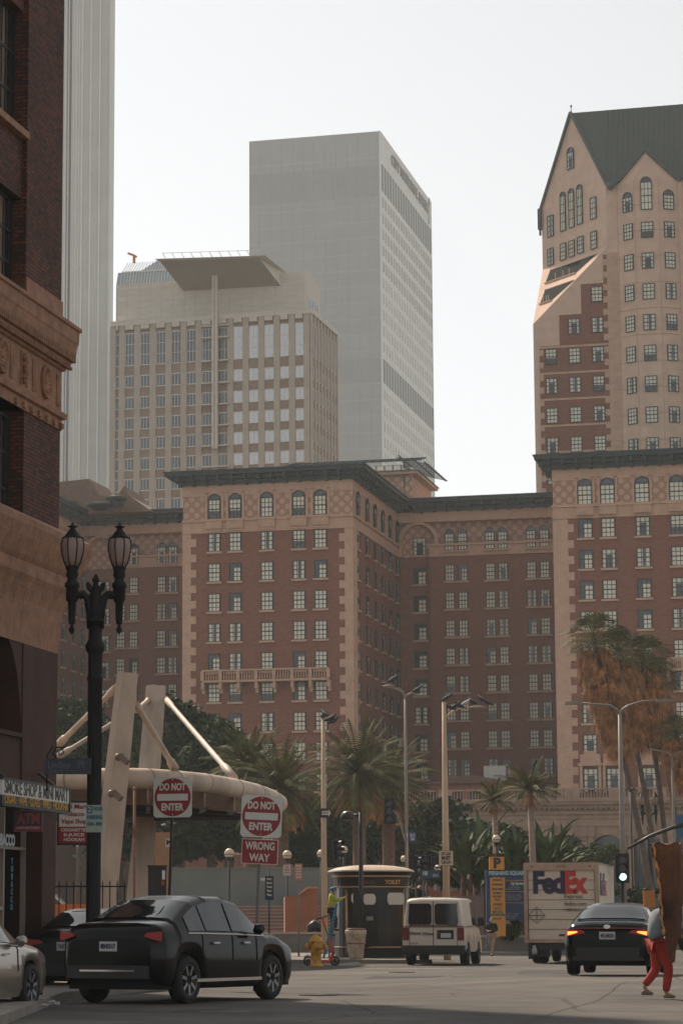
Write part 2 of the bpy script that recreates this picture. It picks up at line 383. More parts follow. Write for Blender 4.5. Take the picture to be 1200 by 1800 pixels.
# left wing front
zr = rowsz(H, 469, 966, 0, 53.2, 11); cx = [H.hv(x, 1000, 0)[0] for x in (377.1,413.8,469.6,525.8,563.7)]
for j, z in enumerate(zr[:8]):
    for x in cx: hw((x, -.01, z), 1.34, 2.02)
for j, z in enumerate(zr[8:]):
    for x in cx: hw((x, -.01, z), 1.34, 2.02, big=False)
za = H.hv(469, 908.5, 0)[1]
for x in cx: hw((x, -.05, za), 1.34, 2.85, arched=True, k=random.choice((0,1,4)))
# right wing front
zrr = rowsz(H, 1130, 941.5, 0, 54.6, 8); cxr = [H.hv(x, 1000, 0)[0] for x in (1030,1070,1131,1192)]; cxr += [cxr[3]+3.2+3.0*i for i in range(4)]
for z in zrr:
    for i, x in enumerate(cxr): hw((x, -.01, z), 1.42, 2.05, big=i < 4)
zar = H.hv(1130, 883, 0)[1]
for i, x in enumerate(cxr): hw((x, -.05, zar), 1.5, 2.85, arched=True, k=0, big=i < 4)
zlo = H.hv(1060, 1392, 0)[1]
for i, x in enumerate(cxr): hw((x, -.05, zlo), 1.5, 2.5, big=False, k=3, sill=False)
# middle court front
mx = [H.hv(x, 1150, V1-1)[0] for x in (792.2,815.3,863.8,886.3,936.3,960)]
zm = [H.hv(800, 1021+49*i, V1-1)[1] for i in range(9)]
for z in zm:
    for x in mx: hw((x, V1-1.01, z), 1.06, 1.95, big=NW[0] < 98)
zma = H.hv(800, 967, V1-1)[1]
for x in mx: hw((x, V1-1.03, zma), 1.06, 2.55, arched=True, k=0, big=False)
bx = H.hv(739, 1100, V1)[0]
for i in range(9): hw((bx, V1-.01, H.hv(739, 1027+49*i, V1)[1]), 1.5, 1.95, big=False, k=random.choice((2,3,3,5)))
hw((bx, V1-.03, H.hv(739, 976, V1)[1]), 1.5, 2.1, big=False, k=3)
# left court front + third wing side
lx = [H.hv(x, 1100, V1-1)[0] for x in (213,235.5,284,304)]
for i in range(7):
    for x in lx: hw((x, V1-1.01, H.hv(290, 1041+47.5*i, V1-1)[1]), 1.06, 1.95, big=False)
for x in lx[1:]: hw((x, V1-1.03, H.hv(290, 990, V1-1)[1]), 1.06, 2.55, arched=True, k=3, big=False)
bx2 = u3+2.5
for i in range(7): hw((bx2, V1-.01, H.hv(180, 1050+47.5*i, V1)[1]), 1.5, 1.95, big=False, k=3)
for px in (112, 131, 146):
    v = H.hu(px, 1000, u3)[0]
    for i in range(7): hw((u3+.01, v, H.hu(px, 1035+48*i+(px-131)*.35, u3)[1]), 1.06, 1.95, rz=math.pi/2, big=False, k=3)
# left wing east side
for px in (628.5,644.6,658.3,671.9,684.6,697.2,708.5):
    v = H.hu(px, 1000, 0)[0]
    for z in zr[:10]: hw((.01, v, z), 1.3 if px != 658.3 else .7, 2.02, rz=math.pi/2, big=False, k=random.choice((3,3,5,2)))
    hw((.05, v, za), 1.2, 2.85, rz=math.pi/2, arched=True, k=3, big=False)
rest.build(hotel, HM)
# niche arch over the stair bay, aprons under the arched windows, lintels
b = MB()
def apron(x, z, v, w=1.9):
    b.box(x-w/2, x+w/2, v-.42, v-.02, z-1.15, z-.30); b.box(x-w/2-.12, x+w/2+.12, v-.52, v-.02, z-.30, z-.15); b.box(x-w/2+.1, x+w/2-.1, v-.3, v-.02, z-1.35, z-1.14)
    for dx in (-.6,0,.6): b.box(x+dx-.12, x+dx+.12, v-.47, v-.4, z-.95, z-.5)
    for dx in (-w/2-.12, w/2-.12): b.box(x+dx, x+dx+.24, v-.16, v-.02, z-.1, z+2.9)
    for dx in (-w/2+.05, w/2-.05): b.lathe([(.22,-.04),(.22,.04)], (x+dx, v-.1, z+3.0), 10)
for x in cx: b = MB(); apron(x, za, 0); b.build('window_apron', terra, hotel)
for x in cxr: b = MB(); apron(x, zar, 0); b.build('window_apron', terra, hotel)
b = MB()
for x in mx: b.box(x-.62, x+.62, V1-1.14, V1-1.0, zma-.28, zma-.1)
b.build('sill_course', terra, hotel) if False else b.build('arched_sill', terra, hotel)
for x in cx: b = MB(); b.box(x-.95, x+.95, -.3, -.02, zr[0]+2.25, zr[0]+2.5); b.build('lintel', terra, hotel)
for x in cxr: b = MB(); b.box(x-.95, x+.95, -.3, -.02, zrr[0]+2.3, zrr[0]+2.55); b.build('lintel', terra, hotel)
# arch surrounds of the stair bays
for bxx in (bx, bx2):
    b = MB(); z0 = zf+.2; r = 2.0; c = zq-2.25
    for i in range(12):
        t0 = math.pi*i/12; t1 = math.pi*(i+1)/12
        for y in (V1-1.02,):
            b.poly([(bxx+r*math.cos(t0), y, c+r*math.sin(t0)), (bxx+2.5*math.cos(t0), y, c+2.3*math.sin(t0)), (bxx+2.5*math.cos(t1), y, c+2.3*math.sin(t1)), (bxx+r*math.cos(t1), y, c+r*math.sin(t1))])
            b.poly([(bxx+r*math.cos(t0), y, c+r*math.sin(t0)), (bxx+r*math.cos(t1), y, c+r*math.sin(t1)), (bxx+r*math.cos(t1), V1, c+r*math.sin(t1)), (bxx+r*math.cos(t0), V1, c+r*math.sin(t0))])
    b.box(bxx-2.5, bxx-2.0, V1-1.02, V1-.01, zf, c); b.box(bxx+2.0, bxx+2.5, V1-1.02, V1-.01, zf, c)
    b.box(bxx-2.5, bxx+2.5, V1-1.015, V1-.01, c+2.25, zt); b.build('niche_arch', terra, hotel)
# surrounds of the big lower windows on the right wing
for x in cxr[:6]:
    b = MB()
    for dx in (-1.15, .85): b.box(x+dx, x+dx+.3, -.4, -.02, zlo-.1, zlo+2.8)
    b.box(x-1.35, x+1.35, -.5, -.02, zlo+2.8, zlo+3.1); b.box(x-1.1, x+1.1, -.3, -.02, zlo+3.1, zlo+4.0); b.box(x-.7, x+.7, -.25, -.02, zlo+4.0, zlo+4.4); b.build('window_surround', terra, hotel)
# balconies
def balustrade(b, x0, x1, v, z, n, h=1.0, piers=6, brackets=True, depth=1.05):
    b.box(x0, x1, v-depth, v, z-.25, z); b.box(x0-.05, x1+.05, v-depth-.05, v-depth+.22, z+h, z+h+.18)
    for i in range(piers+1):
        x = x0+(x1-x0)*i/piers; b.box(x-.19, x+.19, v-depth-.03, v-depth+.2, z, z+h)
        if brackets: b.box(x-.16, x+.16, v-depth*.9, v, z-1.0, z-.25); b.box(x-.16, x+.16, v-depth*.45, v, z-1.45, z-1.0)
    m = n*piers
    for i in range(m):
        x = x0+(x1-x0)*(i+.5)/m; b.lathe([(.05,0),(.09,h*.25),(.05,h*.6),(.07,h)], (x, v-depth+.09, z), 6)
zbal = H.hv(469, 1195, 0)[1]
b = MB(); balustrade(b, cx[0]-1.15, cx[4]+1.0, 0, zbal, 7, piers=7); b.build('balcony', terra, hotel)
b = MB(); balustrade(b, cxr[3]-1.3, cxr[3]+5, 0, H.hv(1190, 1176, 0)[1], 7, piers=4); b.build('balcony', terra, hotel)
# podium: arcade storey in front of right wing and across the court
b = MB(); pv = -1.5; p0 = H.hv(700, 1420, pv)[0]
zac = H.hv(1068, 1467, pv)[1]; ax = [H.hv(x, 1500, pv)[0] for x in (1067.5, 1137)]; sp = ax[1]-ax[0]
ar = 1.95; zsp = zac-ar
cols = [ax[0]+sp*i for i in range(-5, 6)]
prev = p0
for c in cols:
    if c-ar <= prev: continue
    b.box(prev, c-ar, pv, 3, 0, zsp); prev = c+ar
    pts = [(c+ar*math.cos(math.pi*i/12), zsp+ar*math.sin(math.pi*i/12)) for i in range(13)]
    for i in range(12):
        b.poly([(pts[i][0],pv,pts[i][1]),(pts[i][0],pv,zac+.5),(pts[i+1][0],pv,zac+.5),(pts[i+1][0],pv,pts[i+1][1])])
        b.poly([(pts[i][0],pv,pts[i][1]),(pts[i+1][0],pv,pts[i+1][1]),(pts[i+1][0],pv+1.5,pts[i+1][1]),(pts[i][0],pv+1.5,pts[i][1])])
b.box(prev, uE, pv, 3, 0, zsp)
pc = p0
for c in cols:
    if c-ar <= p0: continue
    b.box(pc, c-ar, pv, 3, zsp, zac+.5); pc = c+ar
b.box(pc, uE, pv, 3, zsp, zac+.5); b.box(p0, uE, pv, 3, zac+.5, zpod-.6)
for z0, z1, o in ((zac+.9,zac+1.1,.15),(zac+1.7,zac+1.85,.12),(zac+2.3,zac+2.5,.2),(zpod-1.6,zpod-1.45,.3),(zpod-.6,zpod-.3,1.1),(zpod-.3,zpod,1.3),(zpod-.95,zpod-.6,.55)):
    b.box(p0-o, uE, pv-o, 3.002, z0, z1)
for i in range(int((uE-p0)/.55)): x = p0+.55*i; b.box(x, x+.26, pv-.75, pv, zpod-1.1, zpod-.9)
for c in cols:
    for dx in (-sp/2-.35, -sp/2+.35) if c > p0+3 else ():
        b.box(c+dx-.3, c+dx+.3, pv-.28, pv, 0, zac-.2); b.box(c+dx-.42, c+dx+.42, pv-.42, pv, zac-.2, zac+.85)
# parapet with balusters
zz = zpod; x = p0; i = 0
while x < uE-6:
    b.box(x, x+1.5, pv-.9, pv-.5, zz, zz+1.15); 
    for q in range(9): b.lathe([(.06,0),(.1,.3),(.06,.8),(.08,.95)], (x+1.7+.33*q, pv-.7, zz), 6)
    b.box(x+1.5, x+4.6, pv-.9, pv-.5, zz+.95, zz+1.15); b.box(x+1.5, x+4.6, pv-.9, pv-.5, zz, zz+.12)
    x += 4.6
b.box(p0, uE, pv+2, 3, zpod, zpod+.01)
b.build('arcade', podst, hotel)
b = MB()
for c in cols:
    if c > p0+2: b.slab([(c+x_, z_) for x_, z_ in arc(ar*2, zac)], pv+1.4, pv+1.5); 
b.build('arcade_glazing', glass, hotel)
b = MB()
for c in cols:
    if c > p0+2:
        for dx in (-1,0,1): b.box(c+dx-.04, c+dx+.04, pv+1.3, pv+1.4, 0, zac-.5)
        for z in (1.5, 3, 4.5): b.box(c-ar, c+ar, pv+1.31, pv+1.38, z, z+.08)
b.build('arcade_mullion', wframe, hotel)
# low terracotta-roofed hall in the court, white screen, vent boxes
b = MB(); hx0, hz = H.hv(752, 1372, 8); hx1 = H.hv(905, 1372, 8)[0]
b.box(hx0, hx1, 8, 20, zpod-1, hz-.4, 0)
b.slab([(hx0-.4, hz-.4), (hx1+.4, hz-.4), ((hx0+hx1)/2, hz+.55)], 7.5, 20.5, 1)
for px in (757, 800, 834):
    x = H.hv(px, 1386, 8)[0]; b.box(x-.7, x+.7, 7.95, 8.0, zpod+.5, zpod+1.7, 2)
b.build('court_hall', (mat('orange_stucco', (.33,.12,.07), .9), rooft, dark), hotel)
b = MB(); x, z = H.hv(870, 1362, 9); b.box(x-1.25, x+1.25, 8.6, 9.8, z-1.2, z+1.0); b.build('rooftop_unit', mat('white_metal', (.55,.54,.5), .6, .08), hotel)
# penthouse with tiled eave and trellis on top
b = MB(); pF = 32
pu0 = H.hv(520, 850, pF)[0]; pu1 = H.hv(724, 850, pF)[0]; pzt = H.hv(724, 834, pF)[1]
pvb = pF+ (H.hu(757, 870, pu1)[0]-pF); 
b.box(pu0+9, pu1, pF, pvb, zt, pzt); b.build('penthouse_wall', lattice, hotel)
b = MB(); b.box(pu0+8.4, pu1+.8, pF-.8, pvb+.8, pzt, pzt+.35, 0); 
o = [(pu0+8.2,pF-1),(pu1+1,pF-1),(pu1+1,pvb+1),(pu0+8.2,pvb+1)]; i_ = [(pu0+10,pF+1.2),(pu1-1.2,pF+1.2),(pu1-1.2,pvb-1.2),(pu0+10,pvb-1.2)]
for q in range(4):
    (a0,a1),(b0,b1) = o[q], o[(q+1)%4]; (c0,c1),(d0,d1) = i_[q], i_[(q+1)%4]
    b.poly([(a0,a1,pzt+.35),(b0,b1,pzt+.35),(d0,d1,pzt+1.5),(c0,c1,pzt+1.5)], 1)
b.poly([(c0,c1,pzt+1.5) for c0,c1 in i_], 1)
b.build('penthouse_roof', (terra, copper), hotel)
b = MB(); tz = pzt+1.9
for i in range(16):
    x = pu0+(pu1+1-pu0)*i/15; b.bar((x, pF-2.0, tz-.5), (x, pF+2, tz+.5), .1)
for y, z in ((pF-1.4, tz-.35), (pF+.3, tz+.1), (pF+1.8, tz+.45)): b.bar((pu0-1, y, z), (pu1+1.5, y, z), .14)
for i in range(12):
    y = pF+(pvb-pF)*i/11; b.bar((pu1-2, y, tz+.35), (pu1+2.2, y, tz-.75), .09)
for x, z in ((pu1-1.5, tz+.4), (pu1+.2, tz), (pu1+1.8, tz-.6)): b.bar((x, pF-1, z), (x, pvb+1, z), .14)
for x in (pu0+2, pu0+7, pu1-1): b.box(x-.1, x+.1, pF, pF+.2, zt, tz)
b.build('roof_trellis', copper, hotel)
for (v, zz_) in ((pF+4, 0), (pF+8, 0), (pF+12, 0), (pF+16, 0)):
    if v < pvb-1: win(hotel, (pu1+.01, v, zt+1.4), .9, 1.6, 3, math.pi/2, HM, name='penthouse_window', arched=True)
b = MB()
for px, py, r, h in ((205,872,1.35,1.0),(116,880,1.5,1.0),(176,884,1.6,.7)):
    u, z = H.hv(px, py, 20); b.lathe([(r*.62,zt+1.4),(r*.55,z-.9),(r*.7,z-.6),(r*1.0,z-.45),(r*1.05,z-.2),(r*.5,z),(.1,z+.05)], (u, 20, 0), 16)
b.build('roof_vent', copper, hotel)
b = MB(); u0, z0 = H.hv(104, 900, 24); u1 = H.hv(240, 900, 24)[0]
b.slab([(u0-20,zt+1),(u1+2.5,zt+1),(u1-.5,zt+3.2),(u1-1,zt+4.3),(u1-1.8,zt+3.2),(u0+6,zt+3.2),(u0+4.6,zt+5.4),(u0+1,zt+5.2),(u0-20,zt+3.2)], 22, 30)
b.build('tiled_roof', rooft, hotel)
# ---------------- pink tower behind the right wing ----------------
T = Frame(956, 322, 15.2)
tower = empty('gabled_tower', T.o, -T.a, 'tall pink stone and brick tower with steep green roof and pointed gables', 'tower')
stone = mat('pink_stone', (.66,.46,.345), .85, .10, .7)
stone2 = mat('pink_stone_block', (.55,.36,.25), .85, .12, .9)
greenroof = mat('green_metal_roof', (.07,.085,.075), .6, .2, 1.5, stretch=(4,4,.2))
TW = (wframe, stone2, glass, curtain)
uA = T.hv(1066, 430, 0)[0]; A = uA                 # chamfer size
zA = T.hv(1062, 434, 0)[1]; zC = T.hv(937, 570, 0)[1]
zE = T.hv(1068, 325, 0)[1]; uB0 = T.hv(1085, 400, 0)[0]; uB1 = T.hv(1192, 400, 0)[0]; uR9 = uB1+30
bt = MB()
bt.box(0, uR9, 0, 22, 0, zC)                          # lower body
# upper body with a cut corner
pa, pb, pc2 = (A,0), (0,A), (0,22)
bt.prism([(A,0),(uR9,0),(uR9,A*1.0+8),(0,A*1.0+8),(0,A)], zA, zE)
# between zC and zA: the corner slants back
bt.poly([(0,0,zC),(A,0,zA),(0,A,zA)])
bt.poly([(0,0,zC),(uR9,0,zC),(uR9,0,zA),(A,0,zA)]); bt.poly([(0,0,zC),(0,A,zA),(0,22,zA),(0,22,zC)])
bt.poly([(0,22,zC),(0,22,zA),(uR9,22,zA),(uR9,22,zC)]); bt.poly([(uR9,0,zC),(uR9,22,zC),(uR9,22,zA),(uR9,0,zA)])
# gable over the chamfer
zAp = zE+ (T.hv(1003, 200, A/2)[1]-zE)
bt.poly([(0,A,zE),(A,0,zE),(A/2,A/2,zAp)])
bt.build('wall', stone, tower)
rf = MB()
rf.poly([(A,-.1,zE),(uR9,-.1,zE),(uR9,A/2,zAp+.1),(A/2,A/2,zAp+.1)])
rf.poly([(uR9,A+.1,zE),(0,A+.1,zE),(A/2,A/2,zAp+.1),(uR9,A/2,zAp+.1)])
rf.bar((A+.15,-.25,zE), (A/2-.1,A/2-.25,zAp+.15), .3); rf.bar((-.2,A,zE), (A/2-.1,A/2-.2,zAp+.15), .3)
for i in range(60):
    t = i/60; x = A+(uR9-A)*t; rf.bar((x,-.12,zE+.05), (x,A/2-.02,zAp+.12), .07)
rf.build('roof', greenroof, tower)
g = MB(); u, z = T.hv(1072, 326, -.6); g.ball((u,-.5,z), .55, 12); g.build('ball_finial', greenroof, tower)
g = MB(); u = T.hv(953, 350, 4)[0]; g.box(-.5,-.05,A-.4,A+.4,zE-2.6,zE+.1); g.box(-.35,-.1,A-.2,A+.2,zE-3.4,zE-2.6); g.build('downpipe', greenroof, tower)
g = MB(); g.tube([(A/2,A/2,zAp),(A/2,A/2,zAp+1.2)], .05, 5); g.ball((A/2,A/2,zAp+1.0), .15, 8); g.build('roof_finial', greenroof, tower)
# lines of the chamfer wall, coursing
CH = Frame(937, 322, 15.2+45)   # helper for the oblique face: its own frame through the two points
pL = T.loc(0, A); CH.o = pL; CH.a = R(15.2+45); CH.u = (T.loc(A,0)-pL).normalized(); CH.v = Vector((-CH.u.y, CH.u.x, 0))
ch_rz = -math.pi/4
def chl(s): return (s*math.cos(math.pi/4), A-s*math.sin(math.pi/4))
def chw(px, pyt, pyb, w, arched=False, k=0):
    s, z = CH.hv(px, pyb, 0); x, y = chl(s); h = CH.hv(px, pyt, 0)[1]-z
    o = .02; win(tower, (x-o, y-o, z), w, h, k, ch_rz, TW, arched=arched, sill=False)
chw(1003, 259, 297, 1.3, True, 3)
for px, a, bb in ((990,337,406),(1005,331,400),(1019.5,324,394)): chw(px, a, bb, 1.05, True, 1)
for px, a, bb in ((968,379,416),(1043,347,385),(968,437,466),(990,428,457),(1005,423,451),(1020.5,416,445),(1044,407,437)): chw(px, a, bb, 1.15, False, random.choice((0,0,2)))
# balconies in the slanting corner; dark sheets painted as their recess shade
s_ = MB()
def onsl(a, c): # point on slanting triangle: a along left->front at height fraction c
    L = Vector((0,A,zA))*c+Vector((0,0,zC))*(1-c); F_ = Vector((A,0,zA))*c+Vector((0,0,zC))*(1-c); return L*(1-a)+F_*a
nrm = (Vector((A,0,zA))-Vector((0,0,zC))).cross(Vector((0,A,zA))-Vector((0,0,zC))).normalized()
if nrm.y > 0: nrm = -nrm
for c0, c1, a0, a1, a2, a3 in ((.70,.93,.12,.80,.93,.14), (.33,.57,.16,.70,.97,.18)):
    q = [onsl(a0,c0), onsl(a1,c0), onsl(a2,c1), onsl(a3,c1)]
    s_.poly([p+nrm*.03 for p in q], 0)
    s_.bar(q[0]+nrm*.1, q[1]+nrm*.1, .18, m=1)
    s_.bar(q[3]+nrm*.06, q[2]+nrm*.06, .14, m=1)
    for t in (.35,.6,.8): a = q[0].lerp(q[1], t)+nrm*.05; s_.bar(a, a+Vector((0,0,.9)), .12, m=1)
s_.build('recessed_balcony', (flat('painted_recess_shade', (.01,.016,.017), .9, spec=.05), stone), tower)
# brick panels of the front face, stepped against the diagonal, with quoins
bp_ = MB()
def rect(px0, px1, py0, py1, b_, pr):
    u0, z1 = T.hv(px0, py0, 0); u1, z0 = T.hv(px1, py1, 0)
    b_.box(u0, u1, -pr, .02, z0, z1)
zs = [T.hv(1000, y, 0)[1] for y in (452, 501, 553, 606)]
qx = T.hv(1071, 700, 0)[0]; q0 = T.hv(949, 700, 0)[0]; zb9 = 20
bp_.box(T.hv(1060,500,0)[0], qx, -.05, .02, zs[1]+.01, zs[0]); bp_.box(T.hv(1020,500,0)[0], qx, -.05, .02, zs[2]+.01, zs[1])
bp_.box(T.hv(981,500,0)[0], qx, -.05, .02, zs[3]+.01, zs[2]); bp_.box(q0, qx, -.05, .02, zb9, zs[3])
bp_.build('brick_panel', brick2, tower)
st = MB(); z = zb9; i = 0
while z < zs[0]:
    st.box(qx+.0, qx+1.7, -.055, .02, z, z+.78); 
    if i % 2: st.box(qx-.55, qx-.002, -.085, .02, z, z+.78)
    if z < zs[3] and i % 2: st.box(q0-.02, q0+.5, -.085, .02, z, z+.78)
    z += .80; i += 1
for i in range(30):     # string courses
    zz_ = zs[3]-3.35*i-.2
    if zz_ < zb9: break
    st.box(q0, qx, -.09, .02, zz_-.12, zz_+.12)
st.build('quoin_band', stone2, tower)
rows = [T.hv(1005, y, 0)[1] for y in (533,587,638.5,690,742.5,795,850)]
for j, z in enumerate(rows):
    for i, px in enumerate((969.5,1011,1052.5)):
        if (j == 0 and i < 2) or (j == 1 and i < 1): continue
        win(tower, (T.hv(px, 700, 0)[0], -.06, z), 1.36, 1.9, random.choice((0,0,1,2,3,4)), 0, TW, sill=False)
# polygonal bay with its own gable
def bay(u0, u1, pr=1.3):
    bm_ = MB(); c = (u0+u1)/2; w3 = (u1-u0)*.30
    plan = [(u0,0),(u0+w3,-pr),(u1-w3,-pr),(u1,0)]
    bm_.prism(plan+[(u1,.3),(u0,.3)], zb9, zE-.2)
    zpk = T.hv(1138, 265, -pr)[1]
    bm_.poly([(u0,0,zE-.2),(u0+w3,-pr,zE-.2),(c,-pr*.9,zpk)]); bm_.poly([(u0+w3,-pr,zE-.2),(u1-w3,-pr,zE-.2),(c,-pr*.9,zpk)]); bm_.poly([(u1-w3,-pr,zE-.2),(u1,0,zE-.2),(c,-pr*.9,zpk)])
    for i in range(13):
        z = rows[0]-2.1+3.32*i-3.32*5+.6
        if z > zE-.3: continue
        for k in range(3): a, bb = plan[k], plan[k+1]; bm_.bar((a[0],a[1]-.01,z), (bb[0],bb[1]-.01,z), .08, m=1)
    for k in (0,1,2,3): bm_.bar((plan[k][0],plan[k][1]-.01,zb9), (plan[k][0],plan[k][1]-.01,zE), .07, m=1)
    bm_.build('bay', (stone, stone2), tower)
    r_ = MB(); yb = A/2*.75
    r_.poly([(u0-.3,-.1,zE-.3),(c,-pr*.9-.25,zpk+.15),(c,yb,zpk+.15)]); r_.poly([(u1+.3,-.1,zE-.3),(c,yb,zpk+.15),(c,-pr*.9-.25,zpk+.15)])
    r_.bar((u0-.3,-pr*.1-.1,zE-.2),(c,-pr*.9-.2,zpk+.1),.25); r_.bar((u1+.3,-pr*.1-.1,zE-.2),(c,-pr*.9-.2,zpk+.1),.25)
    r_.build('dormer_roof', greenroof, tower)
    for j in range(10):
        z = T.hv(1140, 419+54.3*j-2, -pr)[1]
        for k, f in ((0,.62),(1,.5),(2,.5)):
            a, bb = Vector((*plan[k],0)), Vector((*plan[k+1],0)); p = a.lerp(bb, f); d = bb-a; rz = math.atan2(d.y, d.x)
            nn = Vector((d.y,-d.x,0)).normalized()*.02
            if j == 0: pass
            win(tower, (p.x+nn.x, p.y+nn.y, z), 1.3 if k != 1 else 1.42, 1.95, random.choice((0,0,2,3,4,3)), rz, TW, sill=False)
    for k, f, h, zo in ((0,.62,2.5,0),(1,.5,4.2,.3),(2,.5,2.5,0)):
        a, bb = Vector((*plan[k],0)), Vector((*plan[k+1],0)); p = a.lerp(bb, f); d = bb-a; rz = math.atan2(d.y, d.x); nn = Vector((d.y,-d.x,0)).normalized()*.02
        win(tower, (p.x+nn.x, p.y+nn.y, T.hv(1140, 368, -pr)[1]+zo*0), 1.35, h, 3 if k == 0 else 0, rz, TW, arched=True, sill=False)
bay(uB0, uB1); bay(uB1+.6, uB1+.6+(uB1-uB0))
# ---------------- beige block with roof canopy ----------------
B = Frame(551, 400, 16.4)
beige = empty('office_block', B.o, -B.a, 'beige piered office block with a flying canopy on its roof, left of the grey high-rise', 'building')
bpier = mat('beige_pier', (.47,.415,.34), .85, .08, .8); bsp = mat('tan_spandrel', (.33,.24,.18), .85, .1, .8); bcap = mat('beige_cap', (.62,.58,.50), .8, .08, .6, stretch=(1,1,4))
bwf = flat('white_window_frame', (.75,.75,.70), .5); bgl = flat('blue_office_glass', (.06,.085,.10), .1, spec=.9); bsky = flat('painted_sky_glass', (.62,.66,.68), .2, spec=.9, metal=.2)  # bsky: pale sky reflection painted into the glass colour
zt2 = B.hv(547, 545, 0)[1]; zsp_ = 3.32*1.0
u_l = B.hv(197, 600, 0)[0]; v_b = B.hu(590, 600, 0)[0]
b = MB(); b.box(u_l, 0, 0, v_b, 0, zt2-.8); b.build('wall', bsp, beige)
wb, hb = 2.35*.66, 0
pxs = [540,514,487.3,460,432.6,405.5,378.5,350,323.5,297,269.5,242,215,199]
us = [B.hv(x, 700, 0)[0] for x in pxs]
b = MB()
for i, u in enumerate(us): b.box(u-.48, u+.48, -.35, .01, 0, zt2-.6)
n = 8
for i in range(n+1): v = v_b*i/n; b.box(-.01, .3, v-.35, v+.35, 0, zt2-.6)
b.build('pier', bpier, beige)
b = MB(); b.box(u_l-.1, .4, -.5, v_b+.3, zt2-.6, zt2+.2); 
for i in range(len(us)-1): b.box(us[i+1]+.6, us[i]-.6, -.52, -.3, zt2-1.3, zt2-.62)
zph = B.hv(535, 477, 2.5)[1]; uph = B.hv(536, 500, 2.5)[0]; vph = B.hu(562, 520, uph)[0]
b.box(u_l, uph, 2.5, vph, zt2+.2, zph)
for i in range(30): x = uph-1.9*i-1; b.box(x, x+.06, 2.46, 2.5, zt2+.2, zph)
for i in range(1,7): z = zt2+(zph-zt2)*i/7; b.box(u_l, uph, 2.465, 2.495, z, z+.07)
b.build('parapet', bcap, beige)
g = MB(); g.box(uph, uph+.05, 4, vph-1, zt2+1, zt2+3.2, 0)
for i in range(7): y = 4+(vph-5)*i/6; g.box(uph+.05, uph+.12, y-.06, y+.06, zt2+1, zt2+3.2, 1)
g.build('clerestory', (bgl, bwf), beige)
rb = Rest(); nb = 0; OM1 = (bwf, bcap, bgl, curtain); OM2 = (bwf, bcap, bsky, curtain)
zrow = [B.hv(473, y, 0)[1] for y in (628,667,705,742,778,815,852,889,926)]
hh = abs(zrow[1]-zrow[2])*.55
for j, z in enumerate(zrow):
    for i in range(len(us)-1):
        u = (us[i]+us[i+1])/2; sk = i < 5; h = hh*2.75 if j == 0 else hh
        kw = dict(nx=2 if sk else 3, ny=3 if j == 0 else 1, fr=.07 if sk else .16, prd=.1, sill=False, rail=False)
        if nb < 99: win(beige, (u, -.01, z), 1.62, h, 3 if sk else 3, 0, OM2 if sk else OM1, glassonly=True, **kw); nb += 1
        else: rb.add((u, -.01, z), 1.62, h, 3, 0, glassonly=True, **kw)
    for i in range(n):
        v = v_b*(i+.5)/n; rb.add((.01, v, z), v_b/n*.5, hh*2.75 if j == 0 else hh, 3, math.pi/2, glassonly=True, nx=2, ny=1, fr=.1, sill=False)
rb.build(beige, OM1)
b = MB()    # canopy: broad top slab, inverted sloping underside
zcn = zph+.2
def cp(px, py, v): u, z = B.hv(px, py, v); return Vector((u, v, z))
f0, f1 = cp(281, 459, -6), cp(455, 453, -6); k0, k1 = cp(322, 511, 2.4), cp(493, 502, 2.4)
t0_, t1_ = cp(272, 455, -7), cp(466, 449, -7); t2_, t3_ = cp(340, 446, 14), cp(508, 477, 14)
t3_ = Vector((t1_.x+.6, 12, t1_.z)); t2_ = Vector((t0_.x+2, 12, t0_.z))
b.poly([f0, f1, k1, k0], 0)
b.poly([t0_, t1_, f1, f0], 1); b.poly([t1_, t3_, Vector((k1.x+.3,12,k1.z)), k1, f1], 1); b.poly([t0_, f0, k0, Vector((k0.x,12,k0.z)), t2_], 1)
b.poly([t0_, t2_, t3_, t1_], 1)
for i in range(11):
    p = t0_.lerp(t1_, .1+.085*i); b.bar(p, p+Vector((-.5,0,.9)), .08, m=1)
b.bar(t0_.lerp(t1_, .1)+Vector((-.5,0,.9)), t1_+Vector((-.5,0,.9)), .06, m=1)
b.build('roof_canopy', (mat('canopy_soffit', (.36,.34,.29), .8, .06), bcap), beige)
b = MB(); m0 = cp(378, 465, -1.2); m1 = cp(378, 789, -1.2)
b.box(m0.x-.42, m0.x-.1, -1.5, -1.0, m1.z, m0.z); b.box(m0.x+.1, m0.x+.42, -1.5, -1.0, m1.z, m0.z); b.box(m0.x-.09, m0.x+.09, -1.3, -1.1, m1.z, m0.z)
b.build('mast', bcap, beige)
b = MB()
for z in [zrow[0]+hh*2.9]+[zz_-.15 for zz_ in zrow[:6]]+[zrow[0]+hh*1.9]: b.box(m0.x-2.4, m0.x+2.1, -1.0, -.3, z-.12, z+.08)
b.build('mast_bracket', bcap, beige)
